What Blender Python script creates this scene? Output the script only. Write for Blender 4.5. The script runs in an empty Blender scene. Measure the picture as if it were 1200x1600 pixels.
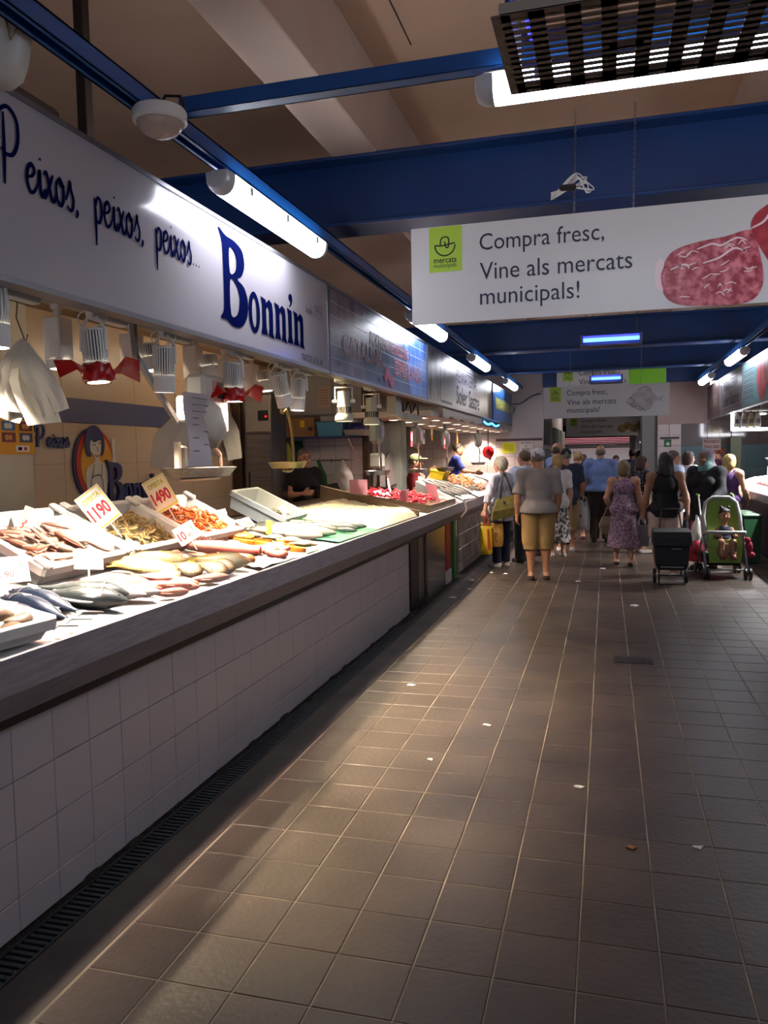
import bpy, math, random
import numpy as np
from mathutils import Vector, Matrix, Euler

# ------------------------------------------------------------------ camera, world, exposure
SC = bpy.context.scene
COL = SC.collection
cam_data = bpy.data.cameras.new('camera')
cam = bpy.data.objects.new('camera', cam_data); COL.objects.link(cam)
cam_data.sensor_fit = 'VERTICAL'; cam_data.sensor_height = 36.0; cam_data.lens = 27.99
cam_data.clip_start = 0.05; cam_data.clip_end = 200
cam.matrix_world = Matrix(((0.963028560, -0.0000127678, 0.269399318, 0.0),
                           (0.268704720, 0.0718090199, -0.960542159, 0.0),
                           (-0.0193330369, 0.997418400, 0.0691575678, 1.65),
                           (0, 0, 0, 1)))
SC.camera = cam
SC.view_settings.view_transform = 'Standard'; SC.view_settings.look = 'None'
SC.view_settings.gamma = 1.0; SC.view_settings.use_curve_mapping = False
SC.view_settings.exposure = 0.0
world = bpy.data.worlds.new('market_daylight'); SC.world = world; world.use_nodes = True
world.node_tree.nodes['Background'].inputs[0].default_value = (0.62, 0.74, 1.0, 1)
world.node_tree.nodes['Background'].inputs[1].default_value = 0.55
SC.cycles.max_bounces = 6; SC.cycles.diffuse_bounces = 3; SC.cycles.glossy_bounces = 3
SC.cycles.transmission_bounces = 4; SC.cycles.transparent_max_bounces = 6
SC.cycles.caustics_reflective = False; SC.cycles.caustics_refractive = False
SC.cycles.sample_clamp_indirect = 4.0

TUBE = 19.0        # radiance of the fluorescent diffusers
SPOT = 210.0        # watts of a track spot
DOWN = 70.0        # watts of a recessed downlight

rnd = random.Random(7)
PI = math.pi

# ------------------------------------------------------------------ materials
def lin(c):
    if isinstance(c, str):
        c = [int(c[i:i+2], 16)/255 for i in (0, 2, 4)]
    return [x/12.92 if x <= .04045 else ((x+.055)/1.055)**2.4 for x in c]
MATS = {}
def mat(name, col, rough=.5, metal=0., col2=None, scale=6., detail=4., bump=0., bscale=None, emit=None, estr=0.,
        alpha=None, trans=0., spec=.5, coat=0., rand=0., stretch=None, fac=(.35, .7), world_pos=False, sub=0.):
    if name in MATS: return MATS[name]
    m = bpy.data.materials.new(name); m.use_nodes = True; MATS[name] = m
    nt = m.node_tree; N = nt.nodes; L = nt.links; b = N['Principled BSDF']
    c = lin(col); b.inputs['Base Color'].default_value = (*c, 1)
    b.inputs['Roughness'].default_value = rough; b.inputs['Metallic'].default_value = metal
    b.inputs['Specular IOR Level'].default_value = spec
    if coat: b.inputs['Coat Weight'].default_value = coat; b.inputs['Coat Roughness'].default_value = .08
    if trans: b.inputs['Transmission Weight'].default_value = trans
    if alpha is not None: b.inputs['Alpha'].default_value = alpha
    if emit is not None:
        b.inputs['Emission Color'].default_value = (*lin(emit), 1); b.inputs['Emission Strength'].default_value = estr
    if col2 is not None or bump:
        if world_pos:
            g = N.new('ShaderNodeNewGeometry'); vec = g.outputs['Position']
        else:
            t = N.new('ShaderNodeTexCoord'); vec = t.outputs['Object']
        if stretch:
            mp = N.new('ShaderNodeMapping'); mp.inputs['Scale'].default_value = stretch
            L.new(vec, mp.inputs['Vector']); vec = mp.outputs['Vector']
    out = None
    if col2 is not None:
        n = N.new('ShaderNodeTexNoise'); n.inputs['Scale'].default_value = scale; n.inputs['Detail'].default_value = detail
        L.new(vec, n.inputs['Vector'])
        r = N.new('ShaderNodeValToRGB'); r.color_ramp.elements[0].position = fac[0]; r.color_ramp.elements[1].position = fac[1]
        r.color_ramp.elements[0].color = (*c, 1); r.color_ramp.elements[1].color = (*lin(col2), 1)
        L.new(n.outputs['Fac'], r.inputs['Fac']); out = r.outputs['Color']
        L.new(out, b.inputs['Base Color'])
    if rand:
        oi = N.new('ShaderNodeObjectInfo'); hs = N.new('ShaderNodeHueSaturation')
        mr = N.new('ShaderNodeMapRange'); mr.inputs['To Min'].default_value = 1-rand; mr.inputs['To Max'].default_value = 1+rand
        L.new(oi.outputs['Random'], mr.inputs['Value']); L.new(mr.outputs['Result'], hs.inputs['Value'])
        if out is not None: L.new(out, hs.inputs['Color'])
        else: hs.inputs['Color'].default_value = (*c, 1)
        L.new(hs.outputs['Color'], b.inputs['Base Color'])
    if bump:
        n2 = N.new('ShaderNodeTexNoise'); n2.inputs['Scale'].default_value = bscale or scale*3; n2.inputs['Detail'].default_value = 5
        L.new(vec, n2.inputs['Vector'])
        bp = N.new('ShaderNodeBump'); bp.inputs['Strength'].default_value = bump; bp.inputs['Distance'].default_value = .02
        L.new(n2.outputs['Fac'], bp.inputs['Height']); L.new(bp.outputs['Normal'], b.inputs['Normal'])
    return m

def fish_mat(name, back, flank, belly, speck=None, rough=.28, metal=.0, wdark=.5):
    """countershaded fish skin: back colour to belly colour along the dorsal axis (object Y), mottled by noise"""
    if name in MATS: return MATS[name]
    m = bpy.data.materials.new(name); m.use_nodes = True; MATS[name] = m
    nt = m.node_tree; N = nt.nodes; L = nt.links; b = N['Principled BSDF']
    t = N.new('ShaderNodeTexCoord'); s = N.new('ShaderNodeSeparateXYZ'); L.new(t.outputs['Generated'], s.inputs[0])
    n = N.new('ShaderNodeTexNoise'); n.inputs['Scale'].default_value = 7; n.inputs['Detail'].default_value = 5
    L.new(t.outputs['Generated'], n.inputs['Vector'])
    ad = N.new('ShaderNodeMath'); ad.operation = 'MULTIPLY_ADD'; ad.inputs[1].default_value = .35
    L.new(n.outputs['Fac'], ad.inputs[0]); L.new(s.outputs['Y'], ad.inputs[2])
    r = N.new('ShaderNodeValToRGB'); e = r.color_ramp.elements
    dk = lambda c: [q*.52 for q in lin(c)]
    e[0].position = .25; e[0].color = (*dk(belly), 1); e[1].position = .95; e[1].color = (*dk(back), 1)
    k = e.new(.62); k.color = (*dk(flank), 1)
    L.new(ad.outputs[0], r.inputs['Fac']); out = r.outputs['Color']
    if speck:
        v = N.new('ShaderNodeTexNoise'); v.inputs['Scale'].default_value = 22; v.inputs['Detail'].default_value = 3
        L.new(t.outputs['Generated'], v.inputs['Vector'])
        vr = N.new('ShaderNodeValToRGB'); vr.color_ramp.elements[0].position = .52; vr.color_ramp.elements[1].position = .62
        L.new(v.outputs['Fac'], vr.inputs['Fac'])
        mx = N.new('ShaderNodeMixRGB'); L.new(vr.outputs['Color'], mx.inputs['Fac']); L.new(out, mx.inputs['Color1'])
        mx.inputs['Color2'].default_value = (*dk(speck), 1); out = mx.outputs['Color']
    L.new(out, b.inputs['Base Color'])
    b.inputs['Roughness'].default_value = rough; b.inputs['Metallic'].default_value = metal
    vo = N.new('ShaderNodeTexVoronoi'); vo.inputs['Scale'].default_value = 60; L.new(t.outputs['Generated'], vo.inputs['Vector'])
    bp = N.new('ShaderNodeBump'); bp.inputs['Strength'].default_value = .15; bp.inputs['Distance'].default_value = .004
    L.new(vo.outputs['Distance'], bp.inputs['Height']); L.new(bp.outputs['Normal'], b.inputs['Normal'])
    return m

# ------------------------------------------------------------------ mesh builder
class MB:
    def __init__(self, M=None): self.v = []; self.f = []; self.mi = []; self.M = M or Matrix.Identity(4); self.cm = 0
    def add(self, vs, fs):
        o = len(self.v); M = self.M
        self.v += [tuple(M @ Vector(p)) for p in vs]
        self.f += [tuple(i+o for i in f) for f in fs]; self.mi += [self.cm]*len(fs); return self
    def box(self, c, s, R=None, ch=0.):
        x, y, z = [a/2 for a in s]; R = R or Matrix.Identity(3)
        if R and len(R) == 4: R = R.to_3x3()
        if not ch:
            vs = [(i, j, k) for i in (-x, x) for j in (-y, y) for k in (-z, z)]
            fs = [(0, 1, 3, 2), (4, 6, 7, 5), (0, 4, 5, 1), (2, 3, 7, 6), (0, 2, 6, 4), (1, 5, 7, 3)]
        else:
            ch = min(ch, x*.9, y*.9, z*.9); vs = []; ix = {}
            for i in (-1, 1):
                for j in (-1, 1):
                    for k in (-1, 1):
                        for a in range(3):
                            p = [i*x, j*y, k*z]
                            for q in range(3):
                                if q != a: p[q] -= (i, j, k)[q]*ch
                            ix[i, j, k, a] = len(vs); vs.append(p)
            fs = []
            for a in range(3):
                b_, c_ = (a+1) % 3, (a+2) % 3
                for sg in (-1, 1):
                    q = []
                    for (p, r) in ((-1, -1), (1, -1), (1, 1), (-1, 1)):
                        t = [0, 0, 0]; t[a] = sg; t[b_] = p; t[c_] = r; q.append(ix[(*t, a)])
                    fs.append(tuple(q if sg > 0 else q[::-1]))
                for p in (-1, 1):
                    for r in (-1, 1):
                        t0 = [0, 0, 0]; t1 = [0, 0, 0]; t0[a] = -1; t1[a] = 1
                        t0[b_] = t1[b_] = p; t0[c_] = t1[c_] = r
                        q = (ix[(*t0, b_)], ix[(*t1, b_)], ix[(*t1, c_)], ix[(*t0, c_)])
                        fs.append(q if p*r > 0 else q[::-1])
            for i in (-1, 1):
                for j in (-1, 1):
                    for k in (-1, 1):
                        q = (ix[i, j, k, 0], ix[i, j, k, 1], ix[i, j, k, 2]); fs.append(q if i*j*k > 0 else q[::-1])
        c = Vector(c)
        return self.add([R @ Vector(p) + c for p in vs], fs)
    def b2(self, lo, hi, ch=0.):
        return self.box([(a+b)/2 for a, b in zip(lo, hi)], [abs(b-a) for a, b in zip(lo, hi)], None, ch)
    def loft(self, rings, cap=True, closed=False):
        n = len(rings[0]); vs = [p for r in rings for p in r]; fs = []
        m = len(rings)
        for i in range(m if closed else m-1):
            i2 = (i+1) % m
            for j in range(n): fs.append((i*n+j, i*n+(j+1) % n, i2*n+(j+1) % n, i2*n+j))
        if cap and not closed: fs.append(tuple(range(n))[::-1]); fs.append(tuple((m-1)*n+j for j in range(n)))
        return self.add(vs, fs)
    def tube(self, pts, r, n=8, cap=True, flat=None):
        pts = [Vector(p) for p in pts]; rings = []; prev = None
        for i, p in enumerate(pts):
            t = (pts[min(i+1, len(pts)-1)] - pts[max(i-1, 0)])
            t = t.normalized() if t.length > 1e-9 else Vector((0, 0, 1))
            if prev is None:
                a = t.orthogonal().normalized() if flat is None else (Vector(flat) - t*t.dot(Vector(flat))).normalized()
            else:
                a = prev - t*prev.dot(t); a = a.normalized() if a.length > 1e-6 else t.orthogonal().normalized()
            prev = a; b = t.cross(a); rr = r[i] if isinstance(r, (list, tuple)) else r
            rings.append([p + (a*math.cos(2*PI*k/n) + b*math.sin(2*PI*k/n))*rr for k in range(n)])
        return self.loft(rings, cap)
    def cyl(self, p0, p1, r0, r1=None, n=16, cap=True):
        return self.tube([p0, p1], [r0, r0 if r1 is None else r1], n, cap)
    def lathe(self, prof, n=20, M=None, cap=True):
        M = M or Matrix.Identity(4)
        rings = [[M @ Vector((r*math.cos(2*PI*k/n), r*math.sin(2*PI*k/n), z)) for k in range(n)] for r, z in prof]
        return self.loft(rings, cap)
    def ell(self, c, r, nu=12, nv=8, R=None):
        c = Vector(c); R = R or Matrix.Identity(3); rings = []
        for i in range(nv+1):
            a = -PI/2 + PI*i/nv; a = max(min(a, PI/2-.02), -PI/2+.02)
            rings.append([R @ Vector((r[0]*math.cos(a)*math.cos(2*PI*k/nu), r[1]*math.cos(a)*math.sin(2*PI*k/nu), r[2]*math.sin(a))) + c for k in range(nu)])
        return self.loft(rings)
    def plate(self, pts, z0=0., z1=.005, M=None):
        """extruded outline given in XY"""
        M = M or Matrix.Identity(4); n = len(pts)
        vs = [M @ Vector((x, y, z0)) for x, y in pts] + [M @ Vector((x, y, z1)) for x, y in pts]
        fs = [tuple(range(n))[::-1], tuple(range(n, 2*n))] + [(i, (i+1) % n, n+(i+1) % n, n+i) for i in range(n)]
        return self.add(vs, fs)
    def mesh(self, name, mats, smooth=False):
        me = bpy.data.meshes.new(name); me.from_pydata(self.v, [], self.f)
        for m in (mats if isinstance(mats, (list, tuple)) else [mats]): me.materials.append(m)
        if isinstance(mats, (list, tuple)) and len(mats) > 1: me.polygons.foreach_set('material_index', self.mi)
        if smooth: me.polygons.foreach_set('use_smooth', [True]*len(self.f))
        me.update()
        if smooth == 'auto':
            try: me.set_sharp_from_angle(angle=math.radians(38))
            except Exception: pass
        return me

def link(name, me, parent=None, loc=None, rot=None):
    o = bpy.data.objects.new(name, me); COL.objects.link(o)
    if parent is not None: o.parent = parent
    if loc is not None: o.location = loc
    if rot is not None: o.rotation_euler = rot
    return o
def obj(name, mb, mats, parent=None, smooth=False, loc=None, rot=None):
    return link(name, mb.mesh(name, mats, smooth), parent, loc, rot)
def tag(o, label=None, cat=None, group=None, kind=None):
    if label: o['label'] = label
    if cat: o['category'] = cat
    if group: o['group'] = group
    if kind: o['kind'] = kind
    return o
def thing(name, label, cat, loc=(0, 0, 0), rotz=0., group=None, rot=None):
    o = bpy.data.objects.new(name, None); COL.objects.link(o); o.location = loc
    o.rotation_euler = rot if rot is not None else (0, 0, rotz); o.empty_display_size = .05
    return tag(o, label, cat, group)
def struct(name, mb, m, parent=None, smooth=False):
    o = obj(name, mb, m, parent, smooth)
    if parent is None: o['kind'] = 'structure'
    return o
KIDS = {}
def dup(root, loc, rot=None, label=None, group=None, scale=None):
    def cp(o, parent):
        c = o.copy(); COL.objects.link(c)
        if parent is not None: c.parent = parent
        for k in list(o.children): cp(k, c)
        return c
    r = cp(root, None); r.location = loc
    if rot is not None: r.rotation_euler = rot
    if scale is not None: r.scale = (scale,)*3 if isinstance(scale, (int, float)) else scale
    if label: r['label'] = label
    if group: r['group'] = group
    return r

# ------------------------------------------------------------------ lettering
FRAME = {  # plane name -> (u, v, n)
    'left': (Vector((0, 1, 0)), Vector((0, 0, 1)), Vector((1, 0, 0))),
    'right': (Vector((0, -1, 0)), Vector((0, 0, 1)), Vector((-1, 0, 0))),
    'front': (Vector((1, 0, 0)), Vector((0, 0, 1)), Vector((0, -1, 0)))}
def plane_M(o, fr):
    u, v, n = FRAME[fr] if isinstance(fr, str) else fr
    return Matrix(((u.x, v.x, n.x, o[0]), (u.y, v.y, n.y, o[1]), (u.z, v.z, n.z, o[2]), (0, 0, 0, 1)))
_tc = {}
def text_geo(s, offset=0., res=3):
    k = (s, offset)
    if k in _tc: return _tc[k]
    cu = bpy.data.curves.new('t', 'FONT'); cu.body = s; cu.resolution_u = res; cu.offset = offset; cu.fill_mode = 'BOTH'
    o = bpy.data.objects.new('t', cu); COL.objects.link(o)
    dg = bpy.context.evaluated_depsgraph_get(); me = o.evaluated_get(dg).to_mesh()
    vs = [tuple(v.co) for v in me.vertices]; fs = [tuple(p.vertices) for p in me.polygons]
    o.evaluated_get(dg).to_mesh_clear(); bpy.data.objects.remove(o); bpy.data.curves.remove(cu)
    _tc[k] = (vs, fs); return _tc[k]
def text(mb, s, x, y, w, h, M, d=.003, offset=0., shear=0.):
    """lettering fitted to the w x h box whose lower left corner is x, y on the plane M"""
    vs, fs = text_geo(s, offset)
    x0 = min(p[0] for p in vs); x1 = max(p[0] for p in vs); y0 = min(p[1] for p in vs); y1 = max(p[1] for p in vs)
    if w is None: w = (x1-x0)*h/(y1-y0)
    g = [M @ Vector((x+(a-x0)/(x1-x0)*w+shear*(b-y0)/(y1-y0)*h, y+(b-y0)/(y1-y0)*h, d)) for a, b, c in vs]
    mb.add(g, fs); return mb
def spline(pts, k=5):
    pts = [Vector((p[0], p[1], 0)) for p in pts]; out = []
    P = [pts[0]*2-pts[1]] + pts + [pts[-1]*2-pts[-2]]
    for i in range(1, len(P)-2):
        for j in range(k):
            t = j/k; a, b, c, d = P[i-1:i+3]
            out.append(.5*((2*b)+(c-a)*t+(2*a-5*b+4*c-d)*t*t+(3*b-a-3*c+d)*t**3))
    out.append(pts[-1]); return out
def ribbon(mb, pts, w, M, d=.003, smooth=True, taper=False, thick=0.):
    pts = spline(pts) if smooth and len(pts) > 2 else [Vector((p[0], p[1], 0)) for p in pts]
    L = []; n = len(pts)
    for i, p in enumerate(pts):
        t = pts[min(i+1, n-1)]-pts[max(i-1, 0)]; t = t.normalized() if t.length > 0 else Vector((1, 0, 0))
        nn = Vector((-t.y, t.x, 0)); ww = w*(.55+.45*math.sin(PI*min(1, max(0, i/(n-1))))) if taper else w
        L.append((p+nn*ww/2, p-nn*ww/2))
    vs = []
    for a, b in L: vs += [M @ Vector((a.x, a.y, d)), M @ Vector((b.x, b.y, d))]
    fs = [(2*i, 2*i+1, 2*i+3, 2*i+2) for i in range(n-1)]
    mb.add(vs, fs)
    if thick:
        vs2 = []
        for a, b in L: vs2 += [M @ Vector((a.x, a.y, d-thick)), M @ Vector((b.x, b.y, d-thick))]
        o = len(vs); fs = [(2*i, 2*i+2, o+2*i+2, o+2*i) for i in range(n-1)]+[(2*i+3, 2*i+1, o+2*i+1, o+2*i+3) for i in range(n-1)]
        fs += [(0, o, o+1, 1), (2*n-2, 2*n-1, o+2*n-1, o+2*n-2)]
        mb.add(vs+vs2, fs)
SCRIPT = {  # thin handwriting, x-height 1, list of strokes; advance last
    'P': ([[(.30, -.1), (.36, 1.), (.40, 2.35)], [(-.25, 1.75), (.1, 2.3), (.7, 2.6), (1.25, 2.3), (1.3, 1.6), (.95, 1.05), (.45, .95), (.15, 1.1)]], 1.75),
    'e': ([[(.05, .5), (.45, .62), (.62, .85), (.42, 1.02), (.14, .8), (.08, .35), (.3, .02), (.6, .12), (.82, .4)]], .8),
    'i': ([[(.02, .4), (.2, .95), (.2, .3), (.34, .02), (.55, .35)], [(.24, 1.3), (.27, 1.4)]], .5),
    'x': ([[(.0, .85), (.18, 1.), (.34, .6), (.52, .1), (.72, .05), (.86, .35)], [(.68, 1.), (.38, .55), (.02, -.02)]], .82),
    'o': ([[(.35, 1.), (.1, .75), (.1, .25), (.35, 0.), (.6, .25), (.6, .75), (.35, 1.), (.42, .75), (.75, .78)]], .8),
    's': ([[(.0, .3), (.25, .75), (.38, 1.08), (.42, .8), (.6, .45), (.52, .08), (.28, -.02), (.1, .12)]], .75),
    'p': ([[(.1, .95), (.14, .2), (.12, -.95)], [(.12, .55), (.35, .98), (.62, .9), (.68, .4), (.45, .02), (.14, .1)]], .85),
    ',': ([[(.12, .12), (.16, .0), (.05, -.22)]], .75),
    '.': ([[(.1, .02), (.14, .1)]], .38), ' ': ([], .9),
    'd': ([[(.62, .85), (.35, 1.), (.1, .6), (.2, .05), (.5, .2), (.64, .9), (.7, 2.), (.66, .2), (.85, .1)]], .9),
    'u': ([[(.05, 1.), (.08, .25), (.3, 0.), (.55, .3), (.6, 1.), (.6, .2), (.8, .1)]], .85),
    '1': ([[(.05, 1.6), (.25, 2.), (.25, 0)]], .5), '9': ([[(.6, 1.7), (.35, 2.), (.1, 1.5), (.3, 1.1), (.58, 1.5), (.55, .6), (.3, 0)]], .75),
    '5': ([[(.6, 2.), (.2, 2.), (.12, 1.2), (.45, 1.15), (.6, .6), (.4, .05), (.08, .15)]], .75)}
def script(mb, s, x, y, xh, sx, M, w, d=.004, taper=True, thick=0.):
    for ch in s:
        st, adv = SCRIPT[ch]
        for q in st:
            ribbon(mb, [(x+a*sx, y+b*xh) for a, b in q], w, M, d, taper=taper, thick=thick); d += .00025
        x += adv*sx
    return x
def outline_fill(mb, outer, holes, M, d=.004, thick=0.):
    """filled letter outline with counters, by a 2D curve"""
    cu = bpy.data.curves.new('g', 'CURVE'); cu.dimensions = '2D'; cu.fill_mode = 'BOTH' if thick else 'FRONT'
    cu.extrude = thick/2
    for pts in [outer]+holes:
        sp = cu.splines.new('POLY'); sp.points.add(len(pts)-1); sp.use_cyclic_u = True
        for p, q in zip(sp.points, pts): p.co = (q[0], q[1], 0, 1)
    o = bpy.data.objects.new('g', cu); COL.objects.link(o)
    dg = bpy.context.evaluated_depsgraph_get(); me = o.evaluated_get(dg).to_mesh()
    vs = [M @ Vector((v.co.x, v.co.y, v.co.z+d-thick/2)) for v in me.vertices]; fs = [tuple(p.vertices) for p in me.polygons]
    o.evaluated_get(dg).to_mesh_clear(); bpy.data.objects.remove(o); bpy.data.curves.remove(cu)
    mb.add(vs, fs)
def sp2(pts, k=5):  # closed smooth outline
    n = len(pts); out = []
    for i in range(n):
        a, b, c, e = [Vector(pts[(i+j) % n]) for j in (-1, 0, 1, 2)]
        for j in range(k):
            t = j/k; out.append(tuple(.5*((2*b)+(c-a)*t+(2*a-5*b+4*c-e)*t*t+(3*b-a-3*c+e)*t**3)))
    return out
def oval(cx, cy, rx, ry, n=24): return [(cx+rx*math.cos(2*PI*i/n), cy+ry*math.sin(2*PI*i/n)) for i in range(n)]
def wordmark(mb, x, y, h, M, d=.004, thick=0., wide=1.):
    """the flared display word of the fish stall: tall B, then small o n n i n with an acute stroke"""
    X = lambda p: [(x+a*h*wide, y+b*h) for a, b in p]
    B = [(-.03, 1.04), (.1, .985), (.27, .97), (.41, .9), (.44, .74), (.38, .6), (.3, .54), (.42, .48), (.49, .34), (.47, .14), (.36, .0), (.2, -.03), (.08, .02), (-.03, .03), (.03, .14), (.04, .5), (.03, .88)]
    outline_fill(mb, X(sp2(B, 4)), [X(sp2([(.16, .86), (.25, .85), (.29, .74), (.26, .62), (.16, .58)], 3)), X(sp2([(.16, .5), (.27, .47), (.33, .32), (.28, .13), (.16, .1)], 3))], M, d, thick)
    cx = .60
    def O(cx): outline_fill(mb, X(oval(cx, .23, .12, .255)), [X(oval(cx, .23, .05, .185, 18))], M, d, thick)
    def Nn(c):
        p = [(c-.02, .47), (c+.09, .45), (c+.1, .41), (c+.17, .47), (c+.24, .43), (c+.255, .3), (c+.25, .05), (c+.28, -.02), (c+.14, .0), (c+.165, .1), (c+.165, .33), (c+.13, .38), (c+.1, .33), (c+.1, .1), (c+.13, .0), (c-.02, .0), (c+.01, .1), (c+.01, .38)]
        outline_fill(mb, X(p), [], M, d, thick)
    def I(c): outline_fill(mb, X([(c-.02, .47), (c+.1, .45), (c+.1, .1), (c+.13, 0), (c-.02, 0), (c+.01, .1), (c+.01, .38)]), [], M, d, thick)
    O(.62); Nn(.78); Nn(1.09); I(1.40); Nn(1.56)
    outline_fill(mb, X(sp2([(1.44, .66), (1.5, .68), (1.53, .62), (1.51, .55), (1.46, .5), (1.44, .5), (1.48, .57), (1.44, .6)], 4)), [], M, d, thick)
    return 1.84*h*wide

# ------------------------------------------------------------------ implicit surfaces (bodies, cloth, bags)
def surface_nets(F, o, h):
    S = F < 0; nx, ny, nz = F.shape
    c = [(0, 0, 0), (1, 0, 0), (0, 1, 0), (1, 1, 0), (0, 0, 1), (1, 0, 1), (0, 1, 1), (1, 1, 1)]
    sl = lambda A, d: A[d[0]:nx-1+d[0], d[1]:ny-1+d[1], d[2]:nz-1+d[2]]
    cnt = sum(sl(S, d).astype(np.int8) for d in c); act = (cnt > 0) & (cnt < 8)
    idx = np.full(act.shape, -1, np.int32); ijk = np.argwhere(act); idx[act] = np.arange(len(ijk))
    acc = np.zeros((len(ijk), 3)); num = np.zeros(len(ijk))
    i, j, k = ijk.T
    for a in range(8):
        for ax in range(3):
            if c[a][ax]: continue
            b = list(c[a]); b[ax] = 1
            fa = F[i+c[a][0], j+c[a][1], k+c[a][2]]; fb = F[i+b[0], j+b[1], k+b[2]]
            m = (fa < 0) != (fb < 0); t = np.where(m, fa/np.where(fa == fb, 1, fa-fb), 0)
            p = np.array(c[a], float)[None].repeat(len(ijk), 0); p[:, ax] += t
            acc[m] += p[m]; num += m
    V = (ijk + acc/num[:, None])*h + np.array(o)
    Q = []
    for ax in range(3):
        b, d = (ax+1) % 3, (ax+2) % 3
        A0 = [slice(1, -1)]*3; A0[ax] = slice(0, -1); A1 = [slice(1, -1)]*3; A1[ax] = slice(1, None)
        s0 = S[tuple(A0)]; s1 = S[tuple(A1)]
        for flip, m in ((False, s0 & ~s1), (True, ~s0 & s1)):
            e = np.argwhere(m)
            if not len(e): continue
            e = e.copy(); e[:, b] += 1; e[:, d] += 1
            q = []
            for db, dd in ((-1, -1), (0, -1), (0, 0), (-1, 0)):
                t = e.copy(); t[:, b] += db; t[:, d] += dd; q.append(idx[t[:, 0], t[:, 1], t[:, 2]])
            q = np.stack(q, 1); Q.append(q[:, ::-1] if flip else q)
    Q = np.concatenate(Q) if Q else np.zeros((0, 4), int)
    Q = Q[(Q >= 0).all(1)]
    return V, Q
class SDF:
    """smooth union of tapered capsules and ellipsoids; each may carry its own cutting half spaces"""
    def __init__(self): self.p = []; self.cut = []
    def cone(self, a, b, ra, rb, cut=(), k=None): self.p.append(('c', np.array(a, float), np.array(b, float), ra, rb, cut, k)); return self
    def ell(self, c, r, R=None, cut=(), k=None): self.p.append(('e', np.array(c, float), np.array(r, float), R, None, cut, k)); return self
    def mesh(self, h, k=.03, pad=.03, wob=None):
        lo = []; hi = []
        for q in self.p:
            if q[0] == 'c':
                r = max(q[3], q[4]); lo.append(np.minimum(q[1], q[2])-r); hi.append(np.maximum(q[1], q[2])+r)
            else:
                r = q[2].max() if q[3] is not None else q[2]; lo.append(q[1]-r); hi.append(q[1]+r)
        lo = np.array(lo)-pad; hi = np.array(hi)+pad
        L0 = lo.min(0)-h; n = np.ceil((hi.max(0)+h-L0)/h).astype(int)+1
        F = np.full(n, 1.0)
        for q, l, u in zip(self.p, lo, hi):
            i0 = np.maximum(((l-L0)/h).astype(int)-1, 0); i1 = np.minimum(((u-L0)/h).astype(int)+2, n)
            G = np.stack(np.meshgrid(*[L0[a]+h*np.arange(i0[a], i1[a]) for a in range(3)], indexing='ij'), -1)
            if q[0] == 'c':
                a, b, ra, rb = q[1:5]; ba = b-a; t = np.clip(((G-a)@ba)/max(ba@ba, 1e-12), 0, 1)
                d = np.linalg.norm(G-a-t[..., None]*ba, axis=-1)-(ra+(rb-ra)*t)
            else:
                g = G-q[1]
                if q[3] is not None: g = g @ q[3]
                k0 = np.linalg.norm(g/q[2], axis=-1); k1 = np.linalg.norm(g/q[2]**2, axis=-1)
                d = k0*(k0-1)/np.maximum(k1, 1e-9)
            for (pt, nn) in q[5]:
                d = np.maximum(d, (G-np.array(pt))@np.array(nn))
            sl = tuple(slice(a, b) for a, b in zip(i0, i1)); f = F[sl]; kk = q[6] if q[6] is not None else k
            hh = np.clip(.5+.5*(f-d)/kk, 0, 1); F[sl] = f+(d-f)*hh-kk*hh*(1-hh)
        if wob or self.cut:
            G = np.stack(np.meshgrid(*[L0[a]+h*np.arange(n[a]) for a in range(3)], indexing='ij'), -1)
            if wob:
                amp, fr, ph = wob
                F += amp*(np.sin(fr*(G[..., 0]+.6*G[..., 2])+ph)*np.sin(fr*.8*(G[..., 1]-.5*G[..., 2])+2*ph)+.6*np.sin(fr*1.7*(G[..., 0]-G[..., 1]*.7+G[..., 2]*.35)+3*ph))
            for (pt, nn) in self.cut: F = np.maximum(F, (G-np.array(pt))@np.array(nn))
        return surface_nets(F, L0, h)
def np_mesh(name, parts, m, M=None):
    vs = []; fs = []; o = 0
    for V, Q in parts:
        vs.append(V); fs.append(Q+o); o += len(V)
    V = np.concatenate(vs); Q = np.concatenate(fs)
    me = bpy.data.meshes.new(name)
    me.vertices.add(len(V)); me.vertices.foreach_set('co', V.astype(np.float32).ravel())
    me.loops.add(Q.size); me.loops.foreach_set('vertex_index', Q.astype(np.int32).ravel())
    me.polygons.add(len(Q)); me.polygons.foreach_set('loop_start', np.arange(0, Q.size, 4, dtype=np.int32))
    me.polygons.foreach_set('use_smooth', np.ones(len(Q), bool))
    me.materials.append(m); me.update(calc_edges=True); me.validate()
    if M is not None: me.transform(M)
    return me
# ------------------------------------------------------------------ sun outside
sun_d = bpy.data.lights.new('sun', 'SUN'); sun_d.energy = 12.0; sun_d.angle = .01; sun_d.color = (1, .95, .86)
sun = bpy.data.objects.new('sun', sun_d); COL.objects.link(sun); sun.rotation_euler = (math.radians(38), 0, math.radians(14))

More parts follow.
